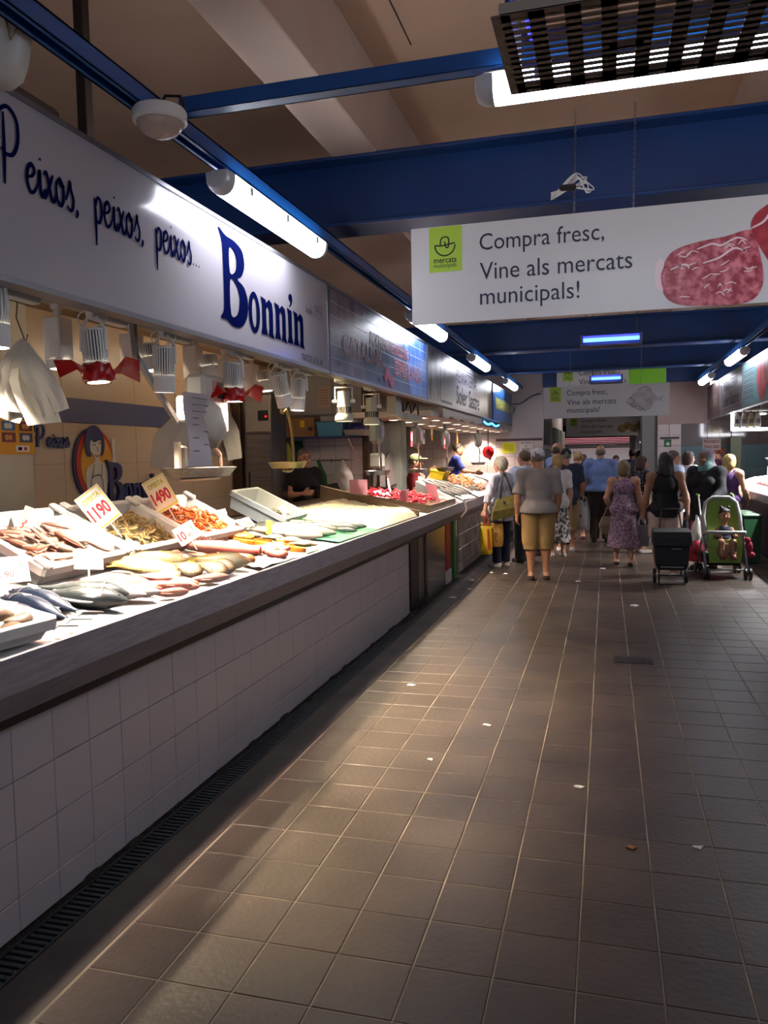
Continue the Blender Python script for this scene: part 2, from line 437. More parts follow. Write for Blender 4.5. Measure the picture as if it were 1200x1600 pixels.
# ------------------------------------------------------------------ shared materials
m_white = mat('white_enamel', 'f7f5f0', .4)
m_offw = mat('offwhite_plastic', 'dedad0', .42)
m_steel = mat('brushed_steel', '8d8b8c', .3, 1., col2='77757a', scale=3, stretch=(1, 22, 30))
m_fascia = mat('counter_edge_steel', 'a8a1a5', .34, .2, col2='938c92', scale=5, stretch=(1, 1.5, 14))
m_dsteel = mat('dark_steel', '3a3634', .4, .8)
m_blue = mat('blue_beam_paint', '185ca8', .38, col2='144f94', scale=2.5, bump=.05)
m_dblue = mat('deep_blue_beam_paint', '08366e', .42, col2='062c5e', scale=1.6, bump=.05)
m_ceil = mat('ceiling_plaster', 'dcb699', .85, col2='cda88d', scale=1.2, bump=.08)
m_rib = mat('rib_plaster', 'cdb5a2', .85, col2='bfa592', scale=1.5, bump=.06)
m_beige = mat('beige_wall_panel', 'c9b29a', .28, col2='c2aa92', scale=.8)
m_wtile = mat('white_glazed_tile', 'd9d5d6', .22, rand=.035)
m_ctile = mat('counter_tile', 'beb6ba', .28, rand=.03)
m_grout = mat('dark_grout', '6f696a', .9)
m_lgrout = mat('pale_grout', 'a39c98', .9)
m_ftile = mat('brown_floor_tile', '463a31', .40, col2='2e2620', scale=2.2, detail=8, bump=.12, bscale=40, rand=.09, world_pos=True, fac=(.3, .75))
m_fgrout = mat('floor_grout', '948676', .9, col2='4a4037', scale=2.5, detail=6, world_pos=True)
m_conc = mat('dirty_concrete', '4c443e', .7, col2='332c28', scale=3, detail=7, bump=.2, world_pos=True)
m_dirt = mat('black_dirt', '1d1714', .8, bump=.4, bscale=30)
m_signw = mat('white_sign_vinyl', 'bbb5bd', .14, spec=.4)
m_navy = mat('navy_print', '0c1448', .9, spec=0.)
m_alu = mat('aluminium_frame', '8f8d92', .35, .9)
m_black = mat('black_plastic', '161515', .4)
m_tube = mat('lit_diffuser', 'ffffff', .4, emit='eef2ff', estr=TUBE)
m_clear = mat('clear_end_plastic', 'd9dde0', .25, spec=.6)
m_uv = mat('uv_tube', '2a30c0', .4, emit='2a30ff', estr=5.)
m_uvw = mat('uv_tube_core', 'a0c8ff', .4, emit='3f66ff', estr=7.)
m_wall = mat('white_wall_paint', 'd2cac9', .7, col2='c6bdbc', scale=1.4)

# ------------------------------------------------------------------ floor
fl = MB(); fl.b2((-4.5, -4, -.12), (4.5, 60, -.004))
floor = struct('floor', fl, mat('floor_bed', '50463f', .7, col2='3f362f', scale=2, world_pos=True))
TX, TY = .257, .262
def floor_tile(w, d):
    return MB().box((0, 0, -.002), (w-.006, d-.006, .014), None, .002)
tm = floor_tile(TX, TY).mesh('tile', m_ftile)
x0 = -1.632
grid_y = [2.395+TY*k for k in range(-4, 16)]
for iy, y in enumerate(grid_y):
    for ix in range(15):
        t = link('tile', tm, floor, (x0+TX*(ix+.5), y+TY/2, 0))
        t.rotation_euler = (rnd.uniform(-.002, .002), rnd.uniform(-.002, .002), 0)
sb = MB()
far_y = [2.395+TY*k for k in range(16, 58)] + [2.395+TY*k for k in range(-20, -4)]
for y in far_y:
    for ix in range(15): sb.box((x0+TX*(ix+.5), y+TY/2, -.002), (TX-.006, TY-.006, .014), None, .002)
o = obj('paving', sb, mat('far_floor_tile', '463a31', .40, col2='2e2620', scale=2.2, detail=8, bump=.12, bscale=40, world_pos=True), floor); o['kind'] = 'stuff'
g = MB(); g.b2((-1.66, -3, -.01), (2.25, 17.6, .0022)); obj('grout', g, m_fgrout, floor)
g = MB(); g.b2((-1.835, -1, -.01), (-1.64, 17.3, .004), .003); g.b2((2.25, -1, -.01), (2.45, 17.3, .004), .003)
obj('kerb_strip', g, m_conc, floor)
# gully with slatted grating along the counter foot
g = MB(); g.b2((-2.0, -1, -.01), (-1.835, 17.3, -.001)); obj('gully', g, m_dirt, floor)
g = MB(); g.b2((-1.955, -1, -.002), (-1.945, 7.4, .007)); g.b2((-1.845, -1, -.002), (-1.835, 7.4, .007))
obj('grating_rim', g, mat('wet_steel', '3f4346', .4, .6), floor)
bar = MB().box((0, 0, 0), (.094, .017, .009), None, .002).mesh('grating_bar', MATS['wet_steel'])
for k in range(165): link('grating_bar', bar, floor, (-1.895, .75+k*.031, .003))
bb = MB()
for k in range(48): bb.box((-1.895, 5.88+k*.031, .003), (.094, .017, .009))
obj('grating_bars_far', bb, MATS['wet_steel'], floor)['kind'] = 'stuff'
g = MB()
for k in range(90):
    y = rnd.uniform(1.6, 10.2); s_ = rnd.uniform(.015, .05)
    g.ell((-1.975+rnd.uniform(-.012, .02), y, .004), (s_*.5, s_*1.6, s_*.35), 7, 4)
obj('dirt_along_counter', g, m_dirt, floor)['kind'] = 'stuff'
g = thing('floor_drain', 'small dark square drain grate set in the floor mid aisle', 'drain', (.20, 6.5, .006))
q = MB(); q.box((0, 0, 0), (.30, .22, .006), None, .002); obj('frame', q, m_dsteel, g)
q = MB()
for k in range(7): q.box((-.12+k*.04, 0, .004), (.018, .19, .006))
obj('grate', q, m_black, g)
# scraps of litter
litter = [(572, 1069), (735, 1139), (904, 1231), (1157, 1321), (988, 934), (608, 1200)]
m_paper = mat('paper_scrap', 'e8e2dc', .8)
def scrap(x, y, s, label, m=None, name='paper_scrap'):
    q = MB(); n = 9; r = rnd.random()*9
    pts = [(s*(.6+.4*math.sin(r*7+k*2.3))*math.cos(2*PI*k/n)*1.5, s*(.6+.4*math.cos(r*5+k*1.9))*math.sin(2*PI*k/n)) for k in range(n)]
    vs = [(0, 0, s*.5)] + [(a, b, .002+s*.25*abs(math.sin(k*2+r))) for k, (a, b) in enumerate(pts)] + [(a*.8, b*.8, 0) for a, b in pts] + [(0, 0, 0)]
    fs = [(0, 1+k, 1+(k+1) % n) for k in range(n)] + [(1+k, 1+n+k, 1+n+(k+1) % n, 1+(k+1) % n) for k in range(n)] + [(2*n+1, 1+n+(k+1) % n, 1+n+k) for k in range(n)]
    q.add(vs, fs); o = obj(name, q, m or m_paper, None, False, (x, y, .006)); tag(o, label, 'litter', 'litter on the aisle floor')
scrap(-1.35, 5.45, .032, 'crumpled white paper scrap on the floor at the edge of the counter shadow')
scrap(-.71, 4.73, .024, 'small white paper scrap on the lit floor, mid aisle')
scrap(-.14, 3.93, .024, 'white paper scrap in the aisle, nearest one right of the lit floor')
scrap(.37, 3.42, .022, 'white paper scrap at the lower right of the aisle')
scrap(.10, 3.36, .020, 'brown leaf scrap lying on the dark tiles', mat('brown_leaf', '7a4a26', .7), 'dry_leaf')
scrap(.28, 8.8, .05, 'flat white scrap far down the aisle before the shopping trolley')
scrap(-.92, 4.12, .016, 'tiny white scrap on the brightest floor tiles')
for x, y, lab in ((-1.62, 9.6, 'white scrap by the gully before the red panel of the counter'), (-1.7, 10.3, 'white scrap on the kerb under the yellow carrier bag'), (-1.55, 11.0, 'white scrap at the feet of the white haired woman'),
                  (-1.35, 10.9, 'white scrap behind the heels of the man in the blue shirt'), (-1.72, 9.0, 'white scrap on the kerb by the steel panel'), (-.05, 11.6, 'white scrap left of the feet of the woman in mauve'), (-.35, 10.4, 'white scrap right of the shoes of the man in the cap')):
    scrap(x, y, .035, lab)

# ------------------------------------------------------------------ ceiling, ribs, beams
g = MB(); g.b2((-4.6, -2.5, 4.2), (4.6, 17.6, 4.4)); ceiling = struct('ceiling', g, m_ceil)
for k, (xa, xb, lab) in enumerate([(-1.775, -1.465, 'left'), (.90, 1.21, 'middle'), (3.4, 3.71, 'right')]):
    g = MB(); g.b2((xa, -2.5, 3.66), (xb, 17.4, 4.2), .006); o = struct('trim_%d' % (k+1), g, m_rib)
g = MB()
g.tube([(-1.17, -1, 4.198), (-1.17, 5, 4.198)], .004, 5); obj('crack', g, mat('dark_crack', '2a2220', .9), ceiling)
def ibeam(name, label, Y, z0, z1, xa, xb, m):
    g = MB(); f = .30
    g.b2((xa, Y, z0), (xb, Y+f, z0+.022), .004); g.b2((xa, Y, z1-.022), (xb, Y+f, z1), .004)
    g.b2((xa, Y+f/2-.012, z0+.02), (xb, Y+f/2+.012, z1-.02))
    o = obj(name, g, m); tag(o, label, 'beam', 'blue roof beams'); return o
for Y, lab in ((5.2, 'blue steel roof beam nearest the camera, above the big meat banner'), (12.35, 'second blue steel roof beam, above the first blue lamp'),
               (15.6, 'third blue steel roof beam, farther down the aisle')):
    ibeam('roof_beam', lab, Y, 3.205, 3.665, -4.3, 4.3, m_dblue)
g = MB(); g.b2((-1.3, 17.2, 3.05), (4.3, 17.4, 3.5), .006); tag(obj('lintel_beam', g, m_dblue), 'deep blue lintel over the passage behind the grey fish banner', 'beam')
# blue rails
def rail(label, xa, xb, ya, yb, z):
    g = MB()
    if abs(xb-xa) < .2:
        x = (xa+xb)/2; g.b2((x-.04, ya, z), (x-.032, yb, z+.07)); g.b2((x+.032, ya, z), (x+.04, yb, z+.07)); g.b2((x-.04, ya, z+.062), (x+.04, yb, z+.07)); g.b2((x-.04, ya, z), (x-.018, yb, z+.006)); g.b2((x+.018, ya, z), (x+.04, yb, z+.006))
    else:
        y = (ya+yb)/2; g.b2((xa, y-.035, z), (xb, y-.028, z+.06)); g.b2((xa, y+.028, z), (xb, y+.035, z+.06)); g.b2((xa, y-.035, z+.053), (xb, y+.035, z+.06)); g.b2((xa, y-.035, z), (xb, y+.035, z+.006))
    return tag(obj('lamp_rail', g, m_blue), label, 'rail')
rail('blue steel lamp rail running the length of the left signs', -1.75, -1.75, -1, 17.2, 3.02)
rail('blue steel lamp rail above the right hand signs', 1.75, 1.75, 2, 17.2, 3.02)
rail('short blue cross rail from the round lamp to the insect trap', -1.71, 1.71, 3.10, 3.10, 3.092)

# ------------------------------------------------------------------ batten lamps
def batten(label, c, L, along='y', group='tube lamps on the blue rails'):
    t = thing('batten_lamp', label, 'lamp', c, 0 if along == 'y' else -PI/2, group)
    g = MB(); g.box((0, 0, .036), (.085, L-.06, .02), None, .006); obj('housing', g, m_white, t)
    g = MB(); rings = []
    for yy, s in ((-L/2+.07, .98), (-L/2+.08, 1), (L/2-.08, 1), (L/2-.07, .98)):
        rings.append([(.066*s*math.cos(a), yy, .026-.09*s*math.sin(a)**.7 if 0 < a < PI else .026) for a in [PI*k/10 for k in range(11)]])
    g.loft(rings); obj('diffuser', g, m_tube, t, 'auto')
    for sg in (-1, 1):
        g = MB(); rings = []
        for yy, s in ((L/2-.07, 1), (L/2-.03, .97), (L/2-.005, .8), (L/2, .6)):
            rings.append([(.067*s*math.cos(a), sg*yy, .026-.091*s*max(0, math.sin(a))**.7) for a in [PI*k/10 for k in range(11)]])
        g.loft(rings); obj('end_cap', g, m_clear, t, 'auto')
    for sg in (-1, 1):
        for k in (-1, 0, 1): 
            g = MB(); g.box((sg*.068, k*L*.33, .0), (.012, .03, .04), None, .003); obj('clip', g, m_clear, t)
    g = MB(); g.cyl((0, -L*.3, .03), (0, -L*.3, .08), .012); g.cyl((0, L*.3, .03), (0, L*.3, .08), .012); obj('stem', g, m_dsteel, t)
    return t
for Y, L, lab in ((4.13, 1.39, 'long bright tube lamp above the white fish sign, nearest on the left rail'),
                  (8.0, 1.5, 'tube lamp half hidden by the big banner, second on the left rail'),
                  (11.35, 1.5, 'tube lamp above the grey fishmonger sign, third on the left rail'),
                  (15.1, 1.7, 'tube lamp above the small blue sign, farthest on the left rail')):
    batten(lab, (-1.74, Y, 2.955), L)
for Y, L, lab in ((4.3, 1.39, 'tube lamp on the right rail beyond the right edge of the frame, nearest'), (8.0, 1.5, 'tube lamp on the right rail beyond the right edge of the frame, second'), (12.2, 1.5, 'tube lamp above the teal sign on the right rail'), (15.7, 1.6, 'tube lamp above the brown sign on the right rail, farther one')):
    batten(lab, (1.75, Y, 2.955), L)
batten('bright tube lamp hung across the aisle behind the insect trap', (.22, 3.10, 3.025), 1.39, 'x', None)

# round bulkhead lamp
t = thing('round_lamp', 'round white bulkhead lamp under the rail corner, unlit', 'lamp', (-1.68, 2.86, 3.015))
g = MB(); g.lathe([(.02, 0), (.098, 0), (.105, -.01), (.105, -.045), (.098, -.052), (.09, -.052)], 32); obj('ring', g, m_white, t, 'auto')
g = MB(); g.lathe([(.091, -.046), (.088, -.062), (.07, -.084), (.04, -.1), (.012, -.105), (.004, -.106)], 32); obj('glass_dome', g, mat('frosted_glass', 'c9b4a6', .22, bump=.1, bscale=60), t, True)
g = MB(); g.tube([(-.03, .02, 0), (.0, .05, .075), (.06, .06, .07), (.08, .05, .02)], .006, 6); obj('cable', g, m_black, t)
# pale canister at the top left
t = thing('canister_speaker', 'off-white round canister hung from the rail at the top left corner', 'speaker', (-1.92, 2.27, 3.02), rot=(0, math.radians(14), 0)); t.scale = (1.2, 1.2, 1.2)
g = MB(); g.lathe([(.03, .17), (.075, .165), (.085, .14), (.085, -.03), (.078, -.07), (.055, -.1), (.02, -.112), (.003, -.113)], 28); obj('body', g, m_offw, t, 'auto')
g = MB(); g.lathe([(.087, .075), (.088, .07), (.087, .065)], 28, None, False); obj('seam', g, m_dsteel, t)
g = MB(); g.tube([(.09, -.03, .25), (.092, -.03, .05)], .005, 6); g.tube([(.092, -.03, .05), (.08, -.04, .0), (.07, -.06, .05)], .003, 6); obj('hanger_wire', g, mat('brass', 'b88a3a', .3, 1.), t)
# dark post behind sign, dark boxes above the sign
g = MB(); g.b2((-2.57, 3.58, 2.93), (-2.515, 3.64, 4.2), .004); tag(obj('steel_post', g, mat('brown_post', '3a2c22', .6)), 'thin dark brown post rising behind the white sign', 'post')
g = MB(); g.b2((-2.5, 1.2, 2.925), (-2.04, 2.75, 3.02), .02); g.b2((-2.45, 1.2, 2.93), (-2.1, 2.4, 3.10), .02); tag(obj('cable_duct', g, mat('brown_duct', '6a554a', .7)), 'brown boxed duct lying on top of the white sign', 'duct')

# ------------------------------------------------------------------ insect trap
t = thing('insect_trap', 'metal insect trap with slotted cover hanging at the top right', 'insect trap', (.10, 2.42, 2.80))
W_, D_ = .74, .47; m_gal = mat('galvanised', '6f6560', .5, .45, col2='5b524e', scale=8)
g = MB(); x = -W_/2
cols = 8; pitch = W_/cols
for k in range(cols+1): g.box((-W_/2+pitch*k, 0, 0), (.042 if 0 < k < cols else .05, D_, .004))
for r in range(13):
    yy = -D_/2+.03+r*(D_-.06)/12
    g.box((0, yy, 0), (W_, .0165, .004))
g.box((0, -D_/2+.012, 0), (W_, .03, .004)); g.box((0, D_/2-.03, 0), (W_, .06, .004)); g.box((-W_/2+pitch*3.5, 0.02, 0), (pitch, .03, .004))
obj('slotted_cover', g, m_gal, t)
g = MB(); g.box((0, -D_/2, .014), (W_+.006, .006, .03)); g.box((0, D_/2, .014), (W_+.006, .006, .03)); g.box((-W_/2, 0, .014), (.006, D_, .03)); g.box((W_/2, 0, .014), (.006, D_, .03)); obj('rim', g, mat('pale_rim', 'a19b90', .5, .5), t)
g = MB(); g.box((-W_/2+.01, 0, .09), (.015, .3, .17), None, .005); g.box((W_/2-.01, 0, .09), (.015, .3, .17), None, .005); g.box((0, D_/2-.02, .16), (W_, .03, .03), None, .005); obj('body', g, m_dblue, t)
g = MB(); g.cyl((-W_/2+.03, -.16, .16), (-W_/2+.2, -.16, .16), .013, n=12); obj('uv_lamp', g, m_uvw, t, True)
g = MB(); g.cyl((-W_/2+.06, -.12, .06), (-W_/2+.06, .02, .06), .010, n=12); obj('uv_lamp', g, m_uv, t, True)
g = MB(); g.tube([(-.34, -.02, .19), (-.34, -.02, 1.39)], .004, 5); g.tube([(.34, -.02, .19), (.34, -.02, 1.39)], .004, 5); obj('hanger', g, m_dsteel, t)
# small blue insect lamps down the aisle
for (x, y, z, L, lab) in ((.045, 9.0, 2.80, .62, 'blue lit insect lamp hanging below the big banner, nearer of the two'), (-.01, 13.0, 2.74, .48, 'small blue lit insect lamp above the grey fish banner'), (-.25, 27, 2.55, .8, 'far blue lit lamp before the market entrance')):
    t = thing('insect_lamp', lab, 'lamp', (x, y, z), 0, 'blue insect lamps')
    g = MB(); g.box((0, 0, -.01), (L, .16, .02), None, .005); g.box((0, .05, .06), (L*.98, .02, .12)); g.box((-L/2, 0, .05), (.02, .16, .13), None, .004); g.box((L/2, 0, .05), (.02, .16, .13), None, .004); obj('tray', g, m_gal, t)
    g = MB(); g.cyl((-L/2+.02, -.03, .06), (L/2-.02, -.03, .06), .022, n=10); obj('uv_lamp', g, m_uvw, t, True)
    g = MB(); g.cyl((-L/2+.02, -.02, .095), (L/2-.02, -.02, .095), .01, n=8); obj('uv_lamp', g, m_uv, t, True)
    g = MB()
    for sx in (-.42, .42): g.tube([(L*sx, 0, .1), (L*sx, 0, (4.2 if y < 20 else 3.56)-z)], .004, 5)
    obj('hanger', g, m_dsteel, t)

# ------------------------------------------------------------------ hanging banners
m_ban = mat('banner_board', 'cfcccb', .35)
m_green = mat('lime_print', 'a5c63b', .5); m_ink = mat('ink_print', '20203a', .5); m_inkb = mat('black_print', '15160f', .5)
def chain(mb, p0, p1, s=.022):
    p0 = Vector(p0); p1 = Vector(p1); n = int((p1-p0).length/(s*.8)); d = (p1-p0).normalized()
    for k in range(n):
        c = p0+(p1-p0)*(k+.5)/n; u = Vector((1, 0, 0)) if k % 2 else Vector((0, 1, 0))
        mb.tube([c+d*(s*.5*math.cos(a))+u*(s*.26*math.sin(a)) for a in [2*PI*j/8 for j in range(9)]], s*.1, 4, False)
def banner(label, X0, X1, Y, Z0, Z1, pic, chains=(), name='banner'):
    t = thing(name, label, 'banner', (X0, Y, Z0)); w = X1-X0; h = Z1-Z0
    M = plane_M((0, 0, 0), 'front')
    g = MB(); g.b2((0, 0, 0), (w, .012, h), .002); obj('board', g, m_ban, t)
    g = MB(); s = h/.565
    g.plate([(.11*s, .30*s), (.305*s, .30*s), (.305*s, h-.004), (.11*s, h-.004)], .0005, .002, M); obj('label_patch', g, m_green, t)
    g = MB()
    cx, cy = .205*s, .455*s
    ribbon(g, [(cx+.06*s*math.cos(a), cy+.062*s*math.sin(a)) for a in [PI+PI*k/12 for k in range(13)]], .008*s, M, .003)
    ribbon(g, [(cx-.06*s, cy), (cx-.02*s, cy-.004*s), (cx+.02*s, cy+.002*s), (cx+.06*s, cy+.008*s)], .008*s, M, .003)
    ribbon(g, [(cx-.028*s, cy), (cx-.022*s, cy+.035*s), (cx, cy+.046*s), (cx+.022*s, cy+.035*s), (cx+.02*s, cy-.012*s), (cx+.006*s, cy-.012*s), (cx-.002*s, cy+.02*s)], .008*s, M, .003)
    text(g, 'mercats', .138*s, .352*s, .135*s, .028*s, M, .003, .012); text(g, 'municipals', .138*s, .317*s, .135*s, .034*s, M, .003)
    obj('emblem', g, m_inkb, t)
    for s_, y_, w_, h_ in (('Compra fresc,', .375, .70, .125), ('Vine als mercats', .236, .85, .098), ('municipals!', .062, .565, .128)):
        g = MB(); text(g, s_, .41*s, y_*s, w_*s, h_*s, M, .003); obj('lettering', g, m_ink, t)
    pic(t, M, s, w, h)
    if chains:
        for cx, z in chains:
            g = MB(); chain(g, (cx-X0, .006, h), (cx-X0+.01, .006, z-Z0)); obj('chain', g, m_steel, t)
    return t
m_meat = mat('meat_print', '93182e', .4, col2='de7c88', scale=20, detail=10, fac=(.42, .66))
m_fat = mat('fat_print', 'ecd2d4', .4); m_meatd = mat('meat_print_dark', '8a1526', .4, col2='b8303f', scale=14, detail=6)
def meat_pic(t, M, s, w, h):
    X = lambda p: [(1.41*s+a*.62*s, .004+b*.545*s) for a, b in p]
    g = MB(); a = sp2([(.0, .26), (.02, .42), (.1, .56), (.3, .63), (.52, .66), (.74, .7), (.8, .5), (.84, .25), (.8, .08), (.68, .0), (.4, .0), (.18, .02), (.05, .1)], 4)
    g.plate(X(a), .001, .0025, M); obj('steak_print', g, m_meat, t)
    g = MB(); g.plate(X(sp2([(.02, .16), (-.04, .22), (-.05, .4), (.0, .5), (.03, .44), (.0, .32)], 4)), .001, .0028, M)
    r2 = random.Random(3)
    for k in range(26):
        x, y = r2.uniform(.12, .7), r2.uniform(.1, .58); l = r2.uniform(.03, .1)
        ribbon(g, X([(x, y), (x+l*.5, y+r2.uniform(-.02, .04)), (x+l, y+r2.uniform(-.03, .05))]), .006*s, M, .003, taper=True)
    for p in ([(.3, .56), (.42, .6), (.5, .58), (.62, .64), (.7, .61)], [(.35, .42), (.48, .46), (.6, .54), (.7, .5)], [(.08, .38), (.2, .42), (.24, .38)]): ribbon(g, X(p), .011*s, M, .003, taper=True)
    obj('fat_print', g, m_fat, t)
    g = MB(); a = sp2([(.74, .7), (.76, .84), (.86, .93), (.95, 1.0), (1.12, 1.0), (1.2, .8), (1.2, .4), (1.08, .24), (.96, .28), (.86, .42)], 4)
    g.plate([(min(x, w-.006), min(y, h-.004)) for x, y in X(a)], .0015, .0032, M); obj('steak_print', g, m_meatd, t)
    g = MB(); ribbon(g, X([(.74, .72), (.84, .78), (.92, .92), (.98, .98)]), .014*s, M, .0036, taper=True); ribbon(g, X([(.9, .86), (1.0, .95), (1.06, .97)]), .03*s, M, .0036, taper=True); obj('fat_print', g, m_fat, t)
m_gfish = mat('grey_fish_print', 'a49ba0', .5, col2='c9c4c6', scale=9); m_gfd = mat('fish_line_print', '6f5a60', .5)
def fish_pic(t, M, s, w, h):
    X = lambda p: [(1.42*s+a*.62*s, .06*s+b*.46*s) for a, b in p]
    g = MB(); g.plate(X(sp2([(0, .42), (.12, .62), (.3, .82), (.5, .92), (.7, .84), (.82, .62), (.9, .54), (1.0, .66), (.98, .5), (.99, .38), (.88, .46), (.8, .4), (.66, .2), (.46, .12), (.26, .14), (.08, .3)], 3)), .001, .0025, M); obj('fish_print', g, m_gfish, t)
    g = MB()
    for p in ([(.14, .3), (.22, .42), (.2, .6)], [(.24, .3), (.4, .2), (.55, .02)], [(.2, .26), (.34, .14), (.42, .04)], [(.3, .84), (.5, .98), (.7, .88)], [(.4, .1), (.6, .12), (.72, .22)], [(.02, .4), (.14, .34), (.22, .2)]): ribbon(g, X(p), .012*s, M, .003, taper=True)
    g.plate(X(oval(.14, .56, .025, .035, 10)), .0025, .003, M); obj('fish_lines', g, m_gfd, t)
def other_pic(t, M, s, w, h):
    g = MB()
    for k in range(4): g.plate(oval(1.5*s+.16*s*k, .2*s+.08*s*(k % 2), .12*s, .11*s, 14), .001, .0025+.0003*k, M)
    obj('food_print', g, mat('bread_print', '8a6a3a', .5, col2='b9a06a', scale=10), t)
banner('large white banner with red steaks hanging across the aisle', -1.205, 1.19, 5.06, 2.49, 3.096, meat_pic, ((-.19, 3.70), (.152, 3.70)))
banner('grey banner with a flat fish hanging far down the aisle', -1.04, 1.0, 14.0, 2.245, 2.78, fish_pic, ((-.6, 4.2), (.55, 4.2)))
def green_pic(t, M, s, w, h):
    g = MB(); g.plate([(1.3*s, 0.01), (1.95*s, .01), (1.95*s, h-.01), (1.3*s, h-.01)], .001, .0025, M); obj('green_print', g, mat('green_print', '7fc52c', .5), t)
banner('banner with a green end whose foot shows over the fish banner', -1.0, 1.15, 17.05, 2.80, 3.42, green_pic, ((-.6, 4.2), (.7, 4.2)))
banner('beige banner with a food picture farther along the passage', -1.05, .98, 22, 2.08, 2.62, other_pic, ((-.6, 3.56), (.6, 3.56)))
def purple_pic(t, M, s, w, h):
    g = MB(); g.plate(sp2([(1.5*s, .2*s), (1.7*s, .4*s), (2.0*s, .45*s), (2.1*s, .2*s), (1.8*s, .1*s)], 3), .001, .0025, M); obj('food_print', g, mat('purple_print', '5a2a3c', .5), t)
banner('farthest banner with a dark purple picture, over the entrance', -1.05, 1.05, 26.5, 2.35, 2.88, purple_pic, ((-.6, 3.56), (.6, 3.56)))
# tangle of cable above the banner
t = thing('cable_tangle', 'tangle of loose cable ties hooked on the banner chain', 'cable', (-.205, 5.03, 3.24))
g = MB()
for k in range(5):
    a = k*1.3; g.tube(spline([(.0, 0), (.05+.02*k, .03*math.sin(a)), (.09, .05*math.cos(a)), (.03, .04+.01*k), (-.05, .01*k-.02), (-.09, -.02), (0, 0)], 4), .0035, 5)
g.M = Matrix.Rotation(PI/2, 4, 'X')
for k in range(5):
    a = k*1.3; g.tube(spline([(.0, 0), (.05+.02*k, .03*math.sin(a)), (.09, .05*math.cos(a)), (.03, .04+.01*k), (-.05, .01*k-.02), (-.12, -.02-.01*k), (0, 0)], 4), .0035, 5)
g.v = g.v[len(g.v)//2:]; n2 = len(g.f)//2; off = min(min(f) for f in g.f[n2:]); g.f = [tuple(i-off for i in f) for f in g.f[n2:]]; g.mi = g.mi[n2:]
obj('cable_loops', g, m_offw, t)
g = MB(); g.box((-.02, 0, 0), (.1, .05, .035), None, .012); obj('knot', g, m_black, t)

# ------------------------------------------------------------------ shop signs
def signboard(name, label, fr, Ya, Yb, face_m, Z0=2.285, Z1=2.90, X=1.95):
    sx = -1 if fr == 'left' else 1
    t = thing(name, label, 'sign', (sx*X, Ya if fr == 'left' else Yb, Z0)); w = Yb-Ya; h = Z1-Z0
    M = plane_M((0, 0, 0), fr); sg = 1 if fr == 'left' else -1
    g = MB(); g.b2((sx*.075, 0, 0), (0, sg*w, h)); obj('panel', g, face_m, t)
    g = MB()
    g.b2((sx*.08, -.004*sg, -.022), (-sx*.006, sg*(w+.004), 0)); g.b2((sx*.08, -.004*sg, h), (-sx*.006, sg*(w+.004), h+.02)); g.b2((0, sg*(w-.012), 0), (-sx*.006, sg*w, h)); obj('frame', g, m_alu, t)
    return t, M, w, h
t, M, w, h = signboard('shop_sign', 'long white shop sign with navy script and the tall word Bonnin', 'left', .2, 5.54, m_signw)
yo = .2
x_ = 2.284-yo
for wd in ('Peixos, ', 'peixos, ', 'peixos...'):
    g = MB(); x_ = script(g, wd, x_, .315, .097, .072, M, .0165); obj('script_lettering', g, m_navy, t)
g = MB(); wordmark(g, 3.87-yo, .10, .46, M, .004, 0, 1.40); obj('display_lettering', g, m_navy, t)
g = MB(); script(g, 'desde', 5.09-yo, .345, .028, .030, M, .006); script(g, '1955', 5.27-yo, .335, .045, .055, M, .007); obj('date_lettering', g, mat('grey_print', '5a5a66', .4), t)
g = MB(); text(g, 'TRAST DEL 167 AL 168', 5.0-yo, .018, .40, .045, M, .003, .01); obj('small_lettering', g, m_ink, t)

m_s2 = mat('blue_photo_vinyl', '4a5a78', .3, col2='2a3458', scale=1.6, detail=6)
t, M, w, h = signboard('shop_sign', 'blue photographic shop sign with red outlined lettering and white grid lines', 'left', 5.565, 8.88, m_s2)
g = MB(); g.plate([(.01, .01), (.9, .01), (.75, .3), (.95, h-.01), (.01, h-.01)], .0005, .0015, M); obj('fish_photo', g, mat('fish_photo_print', '8e7a86', .3, col2='3d3146', scale=4, detail=8, fac=(.4, .6)), t)
g = MB(); g.plate([(2.5, .01), (w-.02, .01), (w-.02, h-.01), (2.2, h-.01)], .0005, .0014, M); obj('water_photo', g, mat('water_photo_print', '2a4bb0', .3, col2='6fa0d8', scale=5, detail=6, stretch=(1, 4, .6)), t)
g = MB()
for k in range(1, 6): ribbon(g, [(.02, h*k/6), (w-.05, h*k/6)], .006, M, .002, False)
for k in range(4): ribbon(g, [(2.95+.11*k, .02), (2.95+.11*k, h-.02)], .005, M, .002, False)
obj('grid_print', g, mat('pale_line_print', 'b9c0cf', .4), t)
for (s, x, y, ww, hh) in (('PEIX FRESC DE MALLORCA', 1.05, .33, 1.45, .11), ('CATALINA', .3, .155, 1.15, .165), ('I', 1.66, .19, .03, .1), ('ESPERANSA', 1.85, .135, 1.15, .165)):
    g = MB(); text(g, s, x, y, ww, hh, M, .0025, .035); obj('letter_outline', g, mat('pink_outline_print', 'd9b6c0', .4), t)
    g = MB(); text(g, s, x+.006, y+.004, ww-.012, hh-.008, M, .004, .0); obj('lettering', g, mat('dark_red_print', '7d1f30', .4), t)
g = MB()
for (x, y, a) in ((1.56, .12, .5), (1.72, .07, -.3)):
    g.plate([(x+.1*math.cos(k)*math.cos(a)-.055*math.sin(k)*math.sin(a), y+.1*math.cos(k)*math.sin(a)+.055*math.sin(k)*math.cos(a)) for k in [2*PI*i/14 for i in range(14)]], .003, .005, M)
ribbon(g, [(1.45, .06), (1.5, .03), (1.46, .0+.01)], .012, M, .004); ribbon(g, [(1.62, .04), (1.6, .015), (1.66, .01)], .012, M, .004)
